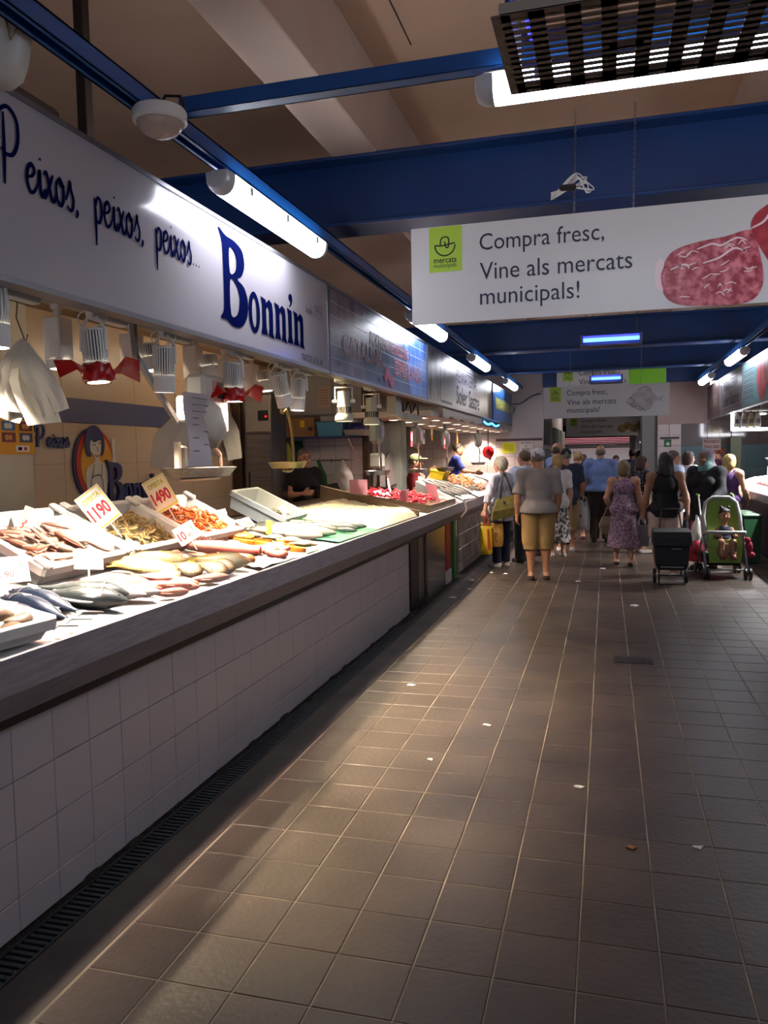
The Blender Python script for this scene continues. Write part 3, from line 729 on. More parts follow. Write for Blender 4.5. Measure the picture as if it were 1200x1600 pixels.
obj('prawn_print', g, mat('pink_prawn_print', 'c05070', .4, col2='8a2a48', scale=14), t)
g = MB(); text(g, 'PM', 1.25, .02, .08, .05, M, .003, .01); obj('small_lettering', g, m_ink, t)

t, M, w, h = signboard('shop_sign', 'grey white shop sign with a spiky dark photograph and fishmonger lettering', 'left', 8.905, 14.1, mat('grey_vinyl', '85828a', .3, spec=.3))
g = MB(); g.plate(sp2([(.15, .02), (.05, .2), (.1, .45), (.3, h-.01), (.9, h-.01), (1.05, .4), (.85, .2), (.7, .02)], 3), .0005, .0015, M); obj('fish_photo', g, mat('dark_fish_print', '8f8686', .3, col2='2b2426', scale=3, detail=8, stretch=(1, 3, 1), fac=(.4, .6)), t)
g = MB(); text(g, 'PEIXATERIA', 1.75, .36, 1.75, .17, M, .003, -.004); ribbon(g, [(1.4, h-.05), (4.0, h-.05)], .012, M, .003, False); obj('lettering', g, m_ink, t)
g = MB(); text(g, 'Soler Sastre', 1.75, .06, 2.0, .25, M, .003, .0, .14); obj('lettering', g, m_ink, t)
g = MB()
for q_ in range(6): ribbon(g, [(.75+.12*q_, .035), (.84+.12*q_, .035)], .03, M, .003, False)
obj('small_print_marks', g, m_ink, t)['kind'] = 'stuff'
g = MB(); g.plate(sp2([(4.4, .02), (4.35, .3), (4.4, .5), (4.6, .6), (4.9, .5), (5.05, .3), (5.0, .02)], 3), .0005, .0015, M); obj('fish_photo', g, mat('rust_fish_print', '5a3a34', .3, col2='8f6f66', scale=4, detail=6), t)

t, M, w, h = signboard('shop_sign', 'small blue shop sign with yellow lettering beside the end wall', 'left', 14.3, 17.2, mat('mid_blue_vinyl', '1d4484', .25, col2='2f6aa8', scale=1.2))
g = MB(); g.plate([(.3, .2), (2.6, .2), (2.6, .42), (.3, .42)], .0005, .0015, M); obj('letter_ground', g, mat('olive_print', '6a7a58', .4), t)
g = MB(); text(g, 'PEIXATERIA', .45, .24, 2.0, .15, M, .003, .01); obj('lettering', g, mat('yellow_print', 'c9c05a', .4), t)

t, M, w, h = signboard('shop_sign', 'teal shop sign with a red prawn picture, nearest on the right', 'right', 7.0, 12.95, mat('teal_vinyl', '5f9296', .3, col2='527f86', scale=1))
# reading direction on the right wall runs towards the camera
g = MB(); g.plate([(.06, .04), (.95, .04), (.95, h-.04), (.06, h-.04)], .0005, .0012, M); obj('price_table', g, mat('grey_teal_print', '6f8a90', .4), t)
g = MB()
for k in range(6): ribbon(g, [(.12, .1+.08*k), (.9, .1+.08*k)], .01, M, .002, False)
for k in range(5):
    for j in range(9): ribbon(g, [(.16+.08*j, .13+.08*k), (.2+.08*j, .13+.08*k)], .018, M, .002, False)
obj('small_print_marks', g, m_ink, t)['kind'] = 'stuff'
g = MB(); g.plate(sp2([(1.3, .1), (1.15, .3), (1.25, .5), (1.6, h-.02), (2.2, h-.05), (2.5, .3), (2.0, .25), (1.7, .05), (1.45, .02)], 3), .0005, .002, M); obj('prawn_print', g, mat('red_prawn_print', 'a3203a', .4, col2='d85560', scale=6), t)
t, M, w, h = signboard('shop_sign', 'pale shop sign with dark lettering, middle one on the right', 'right', 12.98, 15.5, mat('pale_mauve_vinyl', '857e86', .3))
g = MB(); text(g, 'PEIXATERIA', .55, .38, 1.5, .15, M, .003); text(g, 'Soler Sastre', .4, .1, 1.8, .2, M, .003, .01); ribbon(g, [(.2, .05), (2.3, .05)], .01, M, .003, False); ribbon(g, [(.4, .57), (2.4, .57)], .01, M, .003, False); obj('lettering', g, m_ink, t)
g = MB(); g.plate(sp2([(.05, .02), (.02, .3), (.08, .58), (.25, .58), (.3, .3), (.22, .02)], 3), .0005, .002, M); obj('fish_photo', g, MATS['dark_fish_print'], t)
t, M, w, h = signboard('shop_sign', 'brown shop sign at the far end of the right stall', 'right', 15.55, 17.25, mat('brown_vinyl', '5a4644', .35))
g = MB(); text(g, 'PEIXATERIA', .25, .2, 1.2, .2, M, .003); obj('lettering', g, mat('beige_print', 'a4938a', .4), t)
# ------------------------------------------------------------------ stall shells
g = MB(); g.b2((-4.5, -2.5, 0), (-4.3, 17.5, 4.2)); wl = struct('wall_left', g, m_beige)
g = MB(); g.b2((-4.3, 5.25, 1.985), (-4.292, 8.75, 2.19), .003); obj('blue_stripe', g, mat('slate_blue_band', '4a4d72', .3), wl)
g = MB()
for k in range(6): g.b2((-4.3, 5.2, .38+k*.42), (-4.2985, 9.0, .384+k*.42))
for k in range(4): g.b2((-4.3, 5.62+k*1.05, 0), (-4.2985, 5.624+k*1.05, 2.85))
obj('panel_joint', g, mat('beige_joint', 'a08c78', .6), wl)['kind'] = 'stuff'
g = MB(); g.b2((-4.3, 1, 0), (-4.22, 5.16, 2.85), .01); dp = struct('trim_4', g, mat('stained_white_panel', 'cfc9c0', .5, col2='8a9078', scale=1.1, detail=7, fac=(.5, .8)))
# payment poster on the stained panel
t = thing('payment_poster', 'yellow poster with rows of card logos at the left edge, on the stained panel', 'poster', (-4.218, 4.55, 1.72))
M = plane_M((0, 0, 0), 'left')
g = MB(); g.plate([(0, 0), (.62, 0), (.62, .46), (0, .46)], 0, .003, M); obj('sheet', g, mat('amber_print', 'd99a1c', .5), t)
m_cr0 = mat('logo_red', 'b02a2a', .5)
lc = [('2a2a50', 'c8c8d0'), ('30303a', 'b0552a'), ('c03028', 'd89a30'), ('3f6fa8', 'e0e0e0'), ('6a2430', 'c89050')]
for r in range(4):
    for c in range(3):
        g = MB(); g.plate([(.1+.18*c, .09+.085*(3-r)), (.24+.18*c, .09+.085*(3-r)), (.24+.18*c, .16+.085*(3-r)), (.1+.18*c, .16+.085*(3-r))], .003, .004, M); a, b = lc[(r+c) % 5]; obj('card_logo', g, mat('logo_'+a, a, .5), t)
        g = MB(); g.plate(oval(.15+.18*c, .125+.085*(3-r), .022, .022, 10), .004, .005, M); g.plate(oval(.185+.18*c, .125+.085*(3-r), .022, .022, 10), .004, .0052, M); obj('card_logo_mark', g, mat('logo_'+b, b, .5), t)
g = MB(); g.plate([(.42, .02), (.56, .02), (.56, .065), (.42, .065)], .003, .004, M); obj('card_logo', g, m_white, t)
g = MB(); g.plate([(.44, .03), (.48, .03), (.48, .055), (.44, .055)], .004, .005, M); obj('card_logo_mark', g, m_navy, t); g = MB(); g.plate([(.50, .03), (.535, .03), (.535, .055), (.50, .055)], .004, .005, M); obj('card_logo_mark', g, m_cr0, t)
# stall ceiling, partition
g = MB(); g.b2((-4.3, -1, 2.86), (-2.12, 17.3, 2.92)); o = struct('ceiling', g, mat('stall_soffit', 'a88f78', .7, col2='8f7762', scale=1.5, stretch=(6, .5, 1)))
def tile_wall(name, origin, fr, w, h, tw, th, m, gm, thick=.012, back=.1, skip=None, kind=True):
    """a tiled wall: grout slab with every tile a child of its own"""
    u, v, n = FRAME[fr]; O = Vector(origin)
    g = MB(plane_M(O, fr)); g.b2((0, 0, -back), (w, h, 0)); o = obj(name, g, gm)
    if kind: o['kind'] = 'structure'
    nx = max(1, round(w/tw)); ny = max(1, round(h/th)); tw = w/nx; th = h/ny
    M0 = plane_M((0, 0, 0), fr); q = MB(M0); q.box((0, 0, thick/2), (tw-.006, th-.006, thick), None, .003); me = q.mesh('tile', m)
    for i in range(nx):
        for j in range(ny):
            if skip and skip(i, j): continue
            link('tile', me, o, O+u*(tw*(i+.5))+v*(th*(j+.5)))
    return o
tile_wall('wall_partition', (-4.3, 9.95, .25), 'front', 1.3, 1.95, .205, .205, m_wtile, m_lgrout)
g = MB(); g.b2((-4.3, 9.9, 2.2), (-3.0, 10.05, 2.86)); o = struct('trim_5', g, mat('grey_cupboard', 'b9b3b1', .4))
for k in range(3):
    g = MB(); g.b2((-4.28+k*.43, 9.87, 2.215), (-3.87+k*.43, 9.9, 2.85), .006); obj('cupboard_panel', g, mat('grey_cupboard', 'b9b3b1', .4), o)
g = MB(); g.b2((-3.04, 9.86, 0), (-2.96, 10.06, 2.86), .004); tag(obj('steel_upright', g, mat('brown_steel', '4b3a30', .4, .7)), 'dark steel upright at the free end of the tiled partition', 'post')
# end walls
tile_wall('wall_end_left', (-4.3, 17.3, 0), 'front', 3.0, 2.0, .2, .2, mat('pinkish_glazed_tile', 'e0cfc9', .22, rand=.03), m_lgrout, back=.2)
g = MB(); g.b2((-4.3, 17.3, 2.0), (-1.3, 17.5, 4.2)); struct('trim_6', g, m_wall)
g = MB(); g.b2((-2.3, 17.27, 1.935), (-1.32, 17.29, 1.985)); g.b2((1.05, 17.27, 1.90), (1.42, 17.288, 1.94)); struct('trim_7', g, mat('dark_border_tile', '3b2428', .3))
tile_wall('wall_end_right', (1.0, 17.3, 0), 'front', .46, 2.2, .23, .22, mat('pinkish_glazed_tile', 'e0cfc9', .22), m_lgrout, back=.2)
g = MB(); g.b2((1.0, 17.3, 2.2), (2.0, 17.5, 3.06)); struct('trim_8', g, mat('dusky_wall', 'b79f96', .7, col2='a88f88', scale=1.5))
g = MB(); g.b2((.70, 17.4, 0), (1.0, 18.2, 3.06), .01); struct('trim_9', g, mat('grey_pilaster', '8f8c8a', .6))
tile_wall('wall_end_teal', (1.46, 17.32, 0), 'front', 2.84, 1.75, .40, .44, mat('teal_glazed_tile', '4f6f78', .25, rand=.05), mat('teal_grout', '8fa0a0', .7), back=.18)
g = MB(); g.b2((1.46, 17.32, 1.75), (4.3, 17.5, 2.9)); o = struct('trim_10', g, mat('smoked_glass_panel', '6d5f58', .08, spec=.8))
g = MB()
for x in (1.95, 2.4, 2.9): g.b2((x, 17.305, 1.75), (x+.012, 17.32, 2.9))
g.b2((1.46, 17.305, 2.25), (4.3, 17.32, 2.262)); obj('glazing_bar', g, m_dsteel, o)
g = MB(); g.b2((4.3, -2.5, 0), (4.5, 17.5, 4.2)); struct('wall_right', g, mat('dark_teal_wall', '33454a', .35, col2='2a3a40', scale=1.2))
# passage beyond
g = MB(); g.b2((-1.75, 17.5, 0), (-1.35, 26, 3.6)); g.b2((-2.6, 26, 0), (-2.2, 38, 3.6)); struct('wall_passage_left', g, m_wall)
g = MB(); g.b2((1.05, 18.2, 0), (1.4, 24, 3.6)); g.b2((1.25, 24, 0), (1.6, 38, 3.6)); struct('wall_passage_right', g, m_wall)
g = MB(); g.b2((-2.6, 17.4, 3.55), (2, 38, 3.7)); o = struct('ceiling', g, m_wall)
g = MB(); g.b2((-2.6, 38, 0), (-2.0, 38.3, 3.6)); g.b2((1.0, 38, 0), (2.6, 38.3, 3.6)); g.b2((-2.6, 38, 2.85), (2.6, 38.3, 3.6)); struct('wall_end', g, m_wall)
t = thing('roller_shutter', 'half raised dark roller shutter over the bright far entrance', 'shutter', (0, 37.85, 0))
g = MB(); g.b2((-2.05, -.15, 2.32), (1.05, .14, 2.9), .03); obj('box', g, mat('shutter_box', '23242c', .5), t)
for k in range(6):
    g = MB(); g.b2((-2.0, -.02, 1.86+k*.076), (1.0, .02, 1.93+k*.076), .012); obj('slat', g, m_steel, t)
# grille windows and fridges along the left of the passage
t = thing('louvre_window', 'dark louvred window high on the left passage wall', 'window', (-1.35, 18.2, 1.85))
g = MB(); g.b2((-.02, 0, 0), (.015, 2.0, 1.0)); obj('backing', g, m_black, t)
for k in range(9):
    g = MB(); g.b2((.0, .05+k*.225, .02), (.05, .12+k*.225, .98), .008); obj('slat', g, m_steel, t)
for k, (y, lab) in enumerate(((18.3, 'tall steel cold cabinet under the louvred window'), (20.6, 'second steel cold cabinet along the left passage wall'), (23.0, 'third steel cold cabinet along the left passage wall'))):
    t = thing('cold_cabinet', lab, 'cabinet', (-1.325, y, 0))
    g = MB(); g.b2((-.02, 0, .05), (.10, 1.9, 1.75 if k == 0 else 2.3), .02); obj('body', g, mat('cabinet_grey', '9aa09c', .4), t)
    for j in range(2):
        g = MB(); g.b2((.10, .06+j*.92, .15), (.12, .94+j*.92, 1.7), .01); d = obj('door', g, mat('cabinet_glass', '6e7f7f', .15), t)
        g = MB(); g.b2((.12, .82+j*.92, .9), (.15, .86+j*.92, 1.3), .01); obj('handle', g, m_dsteel, d)
t = thing('passage_stall', 'dark stall front with a lit strip on the right of the passage', 'stall', (1.05, 19.0, 0))
g = MB(); g.b2((-.12, 0, 0), (0, 4.5, 1.0), .01); obj('counter', g, mat('dark_counter', '2c2b30', .4), t)
g = MB(); g.b2((-.18, .3, 1.95), (0, 4.5, 2.45), .02); obj('fascia', g, mat('dark_fascia', '25242a', .4), t)
g = MB(); g.b2((-.16, .5, 1.9), (-.1, 4.3, 1.93)); obj('lit_strip', g, mat('lit_strip', 'ffffff', .5, emit='fff2e0', estr=4), t)
# street beyond the entrance
g = MB(); g.b2((-9, 50, 0), (9, 50.5, 9)); tag(obj('street_facade', g, mat('sunlit_facade', 'f2eee6', .8)), 'sunlit white building front seen through the far entrance', 'building')
t = thing('street_awning', 'pink striped awning across the street beyond the entrance', 'awning', (0, 49.4, 0))
g = MB(); g.add([(-5, .62, 2.78), (5, .62, 2.78), (5, -.5, 2.3), (-5, -.5, 2.3), (-5, -.5, 2.15), (5, -.5, 2.15)], [(0, 1, 2, 3), (3, 2, 5, 4)]); obj('canopy', g, mat('pink_awning', 'd8788c', .8), t)
# passage lamp
t = thing('passage_lamp', 'single bright ceiling lamp in the passage', 'lamp', (-.05, 24.5, 3.2))
g = MB(); g.lathe([(.02, .3), (.12, .28), (.14, .2), (.12, .17)], 16); obj('housing', g, m_white, t)
g = MB(); g.ell((0, 0, .16), (.11, .11, .05)); obj('bulb', g, mat('lit_bulb', 'ffffff', .4, emit='fff4e4', estr=22), t, True)
l = bpy.data.lights.new('passage_light', 'POINT'); l.energy = 45; l.color = (1, .9, .8); l.shadow_soft_size = .1; o = link('passage_light', l, t, (0, 0, -.02))

# ------------------------------------------------------------------ fish counters
def bed_z(x): return 1.0+.13*(-1.92-x)
def fascia(mb, y0, y1, dx=0., dz=0.):
    pr = [(-1.935, .985), (-1.93, 1.0), (-1.885, 1.022), (-1.868, 1.02), (-1.85, .905), (-1.858, .893), (-1.93, .80), (-1.97, .80), (-1.97, .96)]
    mb.loft([[(x+dx, y, z+dz) for x, z in pr] for y in (y0, y1)])
t = thing('fish_counter', 'long tiled fish counter with a dark steel edge, nearest on the left', 'counter', (0, 0, 0))
counter1 = t
g = MB(); fascia(g, -.4, 10.7); obj('steel_edge', g, m_fascia, t)
g = MB(); g.b2((-3.05, -.4, 0), (-2.0, 8.9, .80)); g.b2((-2.6, 8.9, 0), (-2.0, 10.65, .80)); obj('core', g, m_grout, t)
g = MB(); g.add([(-1.93, -.4, .99), (-1.93, 8.9, .99), (-3.1, 8.9, 1.15), (-3.1, -.4, 1.15), (-1.93, -.4, .94), (-1.93, 8.9, .94), (-3.1, 8.9, .94), (-3.1, -.4, .94)],
                [(0, 1, 2, 3), (7, 6, 5, 4), (0, 4, 5, 1), (1, 5, 6, 2), (2, 6, 7, 3), (3, 7, 4, 0)]); obj('display_bed', g, mat('white_wet_sheet', 'e4e3e0', .25, bump=.12, bscale=14), t)
g = MB(); g.b2((-3.32, -.4, .8), (-3.1, 8.9, 1.17), .01); obj('back_ledge', g, mat('brown_ledge', '4a3830', .35), t)
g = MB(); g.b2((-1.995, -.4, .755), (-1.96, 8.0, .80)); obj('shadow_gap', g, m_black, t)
tt = .2135; cy0 = 2.247
rows = [(.006, .125), (.129, .336), (.340, .542), (.546, .757)]
for z0, z1 in rows:
    q = MB(); q.box((0, 0, 0), (.014, tt-.0022, z1-z0+.0006), None, .002); me = q.mesh('tile', m_ctile)
    for k in range(-4, 27):
        tl = link('tile', me, t, (-1.995+rnd.uniform(-.001, .001), cy0+tt*(k+.5), (z0+z1)/2))
        tl.rotation_euler = (0, rnd.uniform(-.004, .004), rnd.uniform(-.004, .004))
g = MB(); g.b2((-1.99, 8.02, .06), (-1.97, 8.08, .75)); g.b2((-1.99, 8.70, .06), (-1.97, 8.80, .75)); g.b2((-1.99, 8.02, .03), (-1.965, 8.8, .07)); obj('recess_frame', g, m_dsteel, t)
g = MB(); g.b2((-2.0, 8.05, .06), (-1.985, 8.42, .75)); obj('dark_panel', g, m_black, t)
g = MB(); g.b2((-2.0, 8.42, .06), (-1.98, 8.7, .75), .004); obj('inner_panel', g, m_steel, t)
g = MB(); g.b2((-2.0, 8.82, .01), (-1.975, 9.88, .77), .004); obj('steel_panel', g, mat('wiped_steel', '9a958f', .18, .6), t)
g = MB(); g.b2((-2.0, 9.92, .18), (-1.97, 10.22, .78), .004); obj('red_panel', g, mat('red_enamel', 'b3121c', .35), t)
g = MB(); g.b2((-2.0, 9.92, .0), (-1.975, 10.3, .17), .004); obj('plinth', g, m_wall, t)
g = MB(); g.b2((-2.0, 10.42, .0), (-1.96, 10.55, .8), .004); obj('green_post', g, mat('green_enamel', '3c7a30', .4), t)

t = thing('fish_counter', 'second fish counter with white smeared tiles, behind the queueing shoppers', 'counter', (0, 0, 0)); counter2 = t
g = MB(); fascia(g, 10.85, 17.2, 0, -.01); obj('steel_edge', g, m_fascia, t)
g = MB(); g.b2((-2.6, 10.85, 0), (-2.0, 17.2, .80)); obj('core', g, m_grout, t)
def bed2_z(x): return 1.0+.48*(-1.95-x)
g = MB(); g.add([(-1.95, 10.85, 1.0), (-1.95, 17.2, 1.0), (-2.58, 17.2, bed2_z(-2.58)), (-2.58, 10.85, bed2_z(-2.58)), (-1.95, 10.85, .9), (-1.95, 17.2, .9), (-2.58, 17.2, .9), (-2.58, 10.85, .9)],
                [(0, 1, 2, 3), (7, 6, 5, 4), (0, 4, 5, 1), (1, 5, 6, 2), (2, 6, 7, 3), (3, 7, 4, 0)]); obj('display_bed', g, MATS['white_wet_sheet'], t)
for z0, z1 in rows:
    q = MB(); q.box((0, 0, 0), (.014, .30, z1-z0-.001), None, .0035); me = q.mesh('tile', mat('smeared_tile', 'b9b1ac', .2, col2='8d837d', scale=4, detail=4, fac=(.4, .7), world_pos=True))
    for k in range(20): link('tile', me, t, (-1.995, 10.95+.305*(k+.5), (z0+z1)/2))
# right counter
t = thing('fish_counter', 'fish counter on the right with a pale edge and dark front', 'counter', (0, 0, 0)); counter3 = t
g = MB(); g.loft([[(x, y, z) for x, z in [(2.27, .985), (2.22, 1.0), (2.20, .99), (2.215, .87), (2.3, .85)][::-1]] for y in (6, 16.2)]); obj('steel_edge', g, m_fascia, t)
g = MB(); g.b2((2.34, 6, 0), (3.2, 16.2, .86)); obj('core', g, mat('dark_red_front', '3a1c20', .5), t)
g = MB(); g.add([(2.26, 6, .985), (2.26, 16.2, .985), (3.25, 16.2, 1.15), (3.25, 6, 1.15), (2.26, 6, .9), (2.26, 16.2, .9), (3.25, 16.2, .9), (3.25, 6, .9)],
                [(3, 2, 1, 0), (4, 5, 6, 7), (1, 5, 4, 0), (2, 6, 5, 1), (3, 7, 6, 2), (0, 4, 7, 3)]); obj('display_bed', g, MATS['white_wet_sheet'], t)
for k in range(2):
    t = thing('green_tub', 'dark green plastic tub under the right counter' + [', nearer one', ', farther one'][k], 'tub', (2.06, 12.6+k*.6, 0))
    g = MB(); g.loft([[(-.12+a, b, z) for a, b in ((0, -.16), (.2, -.16), (.2, .16), (0, .16))] if i == 0 else [(-.15+a, b, z) for a, b in ((0, -.19), (.23, -.19), (.23, .19), (0, .19))] for i, z in enumerate((.02, .7))]); obj('body', g, mat('dark_green_plastic', '134226', .5), t)
    g = MB(); g.box((-.035, 0, .7), (.26, .42, .03), None, .01); obj('rim', g, mat('dark_green_plastic', '134226', .5), t)

# ------------------------------------------------------------------ track lights of the near stall
m_lens = mat('lit_lens', 'ffffff', .4, emit='fff1dc', estr=26.)
m_lensw = mat('warm_lit_lens', 'ffffff', .4, emit='ffe0a8', estr=24.)
m_slot = mat('dark_slot', '2b2724', .7)
m_redfilm = mat('red_plastic_film', 'c4101a', .22, col2='8a0810', scale=9, bump=.4, bscale=20, spec=.7)
for (x, z, lab) in ((-2.08, 2.30, 'front white lamp track under the white sign'), (-2.42, 2.37, 'rear white lamp track under the white sign')):
    g = MB(); g.b2((x-.018, -.3, z), (x-.008, 8.0, z+.035)); g.b2((x+.008, -.3, z), (x+.018, 8.0, z+.035)); g.b2((x-.018, -.3, z+.028), (x+.018, 8.0, z+.035)); tag(obj('lamp_track', g, m_offw), label=lab, cat='track')
g = MB(); g.b2((-2.14, -.3, 2.336), (-2.045, 8.4, 2.42), .004); g.b2((-2.55, -.3, 2.406), (-2.14, 8.4, 2.44), .004); tag(obj('soffit_board', g, mat('soffit_board', 'b59c84', .5, col2='8f7058', scale=2, stretch=(5, .3, 5))), 'pale boxed soffit carrying the lamp tracks under the white sign', 'soffit')
def spot_light(parent, aim, size=95, watts=None, color=(1, .86, .68), blend=.6, loc=(0, 0, -.12), soft=.035):
    l = bpy.data.lights.new('spot_light', 'SPOT'); l.energy = watts or SPOT; l.color = color; l.spot_size = math.radians(size); l.spot_blend = blend; l.shadow_soft_size = soft
    o = link('spot_light', l, parent, loc); o.rotation_euler = Vector(aim).to_track_quat('-Z', 'Y').to_euler(); return o
def finned(mb_s, mb_d, r, L, n=26, frac=.62):
    """cylinder head hanging down -z from 0 to -L; slotted upper part"""
    mb_s.lathe([(r*.5, 0), (r*.95, -.004), (r*.96, -.012)], n*2)
    mb_s.lathe([(r, -L*frac), (r, -L+.004), (r*.97, -L), (r*.86, -L), (r*.86, -L+.012)], n*2, None, False)
    mb_s.lathe([(r*.96, -L*frac-.001), (r, -L*frac-.001), (r, -L*frac-.004)], n*2, None, False)
    for k in range(n):
        a = 2*PI*k/n; R = Matrix.Rotation(a, 3, 'Z'); mb_s.box(R @ Vector((r*.93, 0, -L*frac/2-.005)), (r*.14, 2*PI*r/n*.52, L*frac-.008), R)
    mb_d.lathe([(r*.88, -.01), (r*.88, -L*frac)], n, None, False)
def track_spot(label, y, x=-2.08, ztrack=2.30, zbot=2.0, tilt=(0, 0), wrap=False, L=.225, r=.052, aim=(-.35, 0, -1), watts=None, size=90):
    t = thing('track_spotlight', label, 'spotlight', (x, y, ztrack), 0, 'spotlights over the near fish stall')
    g = MB(); g.box((0, .07, -.026), (.045, .22, .05), None, .004); g.box((0, -.055, -.02), (.035, .035, .06), None, .004); obj('adapter', g, m_white, t)
    zt = zbot+L-ztrack
    R = Euler((tilt[0], tilt[1], 0)).to_matrix().to_4x4(); M = Matrix.Translation((0, -.05, zt)) @ R
    g = MB()
    for s in (-1, 1): g.tube([(s*.02, -.05, -.04), (s*(r+.006), -.05, zt+.0), (s*(r+.008), -.05, zt-.09)], .007, 6)
    obj('bracket', g, m_white, t)
    g = MB(); g.tube(spline([(0, 0), (.06, .05), (.0, .1), (-.06, .06), (-.03, .0), (.03, -.01)], 4), .004, 6); g2 = [tuple(v) for v in g.v]
    g.v = [(a[0], -.05+a[2]+.02*math.sin(a[0]*40), zt+.0+a[1]*.8) for a in g2]; obj('cable', g, m_white, t)
    gs = MB(M); gd = MB(M); finned(gs, gd, r, L); obj('head', gs, m_white, t, 'auto'); obj('fin_core', gd, m_slot, t)
    g = MB(M); g.lathe([(r*.85, -L+.004), (r*.5, -L+.002), (.001, -L+.002)], 24, None, False); obj('lens', g, m_lens, t)
    if wrap:
        g = MB(M); n = 28; rings = []
        for i, (rr, z) in enumerate([(1.03, -.66), (1.12, -.70), (1.2, -.76), (1.27, -.86), (1.24, -.96), (1.12, -.985), (1.0, -.985)]):
            rings.append([(r*rr*(1+.07*math.sin(7*a+i)+.05*math.sin(13*a+2*i))*math.cos(a), r*rr*(1+.07*math.sin(7*a+i)+.05*math.sin(11*a+3*i))*math.sin(a), L*z+.006*math.sin(5*a+i)) for a in [2*PI*k/n for k in range(n)]])
        g.loft(rings, False)
        for (a0, dz) in ((.9, -.02), (4.3, -.01)):
            d = Vector((math.cos(a0), math.sin(a0), 0)); e = Vector((-d.y, d.x, 0)); p0 = d*r*1.05+Vector((0, 0, -L*.82))
            P = [p0+e*.035, p0-e*.035, p0+d*.05-e*.06+Vector((0, 0, .06)), p0+d*.12-e*.03+Vector((0, 0, .05)), p0+d*.13+e*.02+Vector((0, 0, -.02+dz)), p0+d*.06+e*.055+Vector((0, 0, .005))]
            g.add([*P, p0+d*.06+Vector((0, 0, .05))], [(0, 1, 6), (1, 2, 6), (2, 3, 6), (3, 4, 6), (4, 5, 6), (5, 0, 6)])
        obj('red_wrap', g, m_redfilm, t, 'auto')
    p = M @ Vector((0, 0, -L-.012)); spot_light(t, aim, size, watts, (1, .55, .42) if wrap else (1, .9, .76), loc=p)
    return t
def box_spot(label, y, x=-2.42, ztrack=2.37, zbot=2.1, cyl=True, wrap=False, watts=None, aim=(.34, .12, -1), size=76):
    t = thing('box_spotlight', label, 'spotlight', (x, y, ztrack), 0, 'box spotlights on the rear track')
    h = .20; zt = zbot+h-ztrack+.02
    g = MB(); g.cyl((0, 0, 0), (0, 0, zt), .018); g.box((0, 0, .0), (.04, .05, .04), None, .004); obj('stem', g, m_white, t)
    g = MB(); g.box((0, 0, zt-h/2), (.085, .10, h), None, .005); obj('driver_box', g, m_white, t)
    if cyl:
        M = Matrix.Translation((.075, .05, zt-.045)) @ Euler((0, -.12, 0)).to_matrix().to_4x4(); r, L = .05, .145
        gs = MB(M); gd = MB(M); finned(gs, gd, r, L, 24, .48); obj('head', gs, m_white, t, 'auto'); obj('fin_core', gd, m_slot, t)
    else:
        M = Matrix.Translation((0, 0, zt-h+.02)); r, L = .05, .05
        g = MB(M); g.lathe([(.055, -.01), (.055, -L), (.045, -L)], 28, None, False); obj('head', g, m_white, t, 'auto')
    g = MB(M); g.lathe([(r*.85, -L+.004), (r*.5, -L+.002), (.001, -L+.002)], 24, None, False); obj('lens', g, m_lens, t)
    if wrap:
        g = MB(M); n = 24; g.loft([[(r*rr*(1+.09*math.sin(6*a+i))*math.cos(a), r*rr*(1+.09*math.sin(6*a+i))*math.sin(a), L*z) for a in [2*PI*k/n for k in range(n)]] for i, (rr, z) in enumerate([(1.03, -.5), (1.25, -.7), (1.3, -.95), (1.0, -1.06)])], False); obj('red_wrap', g, m_redfilm, t, 'auto')
    spot_light(t, aim, size, (watts or SPOT)*2.5, (1, .80, .55), .85, M @ Vector((0, 0, -L-.012)), .022)
    return t
track_spot('large finned cylinder spotlight cut by the left edge of the frame', 2.42, zbot=2.06, r=.055, aim=(-.3, 0, -1))
track_spot('finned spotlight wrapped in red film, nearest of those over the crates', 2.99, zbot=1.985, tilt=(0, -.08), wrap=True, watts=SPOT*.6)
track_spot('plain finned spotlight in front of the diagonal bracket', 3.55, zbot=1.985, tilt=(.05, .06), watts=SPOT*1.3)
track_spot('finned spotlight wrapped in red film above the white scale', 4.30, zbot=1.985, wrap=True, watts=SPOT*.6)
track_spot('tilted finned spotlight leaning to the right above the cardboard box', 4.95, zbot=1.985, tilt=(.28, -.1), aim=(-.3, .3, -1), watts=SPOT*.6)
track_spot('finned spotlight at the end of the white track, next to the square downlight', 5.32, zbot=1.985, tilt=(-.06, .05), watts=SPOT*.5)
box_spot('square bodied spotlight with a round lit face beside the hanging paper bags', 3.16, zbot=2.09, cyl=False, watts=SPOT*1.2)
box_spot('short finned spotlight behind the diagonal steel bracket', 3.75, zbot=2.10, watts=SPOT*1.4)
box_spot('short finned spotlight with a white box, above the scale display', 4.40, zbot=2.12, watts=SPOT*1.2)
box_spot('white box spotlight with red film under it, beside the red wrapped one', 4.82, zbot=2.08, cyl=False, wrap=True, watts=SPOT*.8)
box_spot('short finned spotlight over the brown carton, last of the rear track', 5.22, zbot=2.10, watts=SPOT*.8)
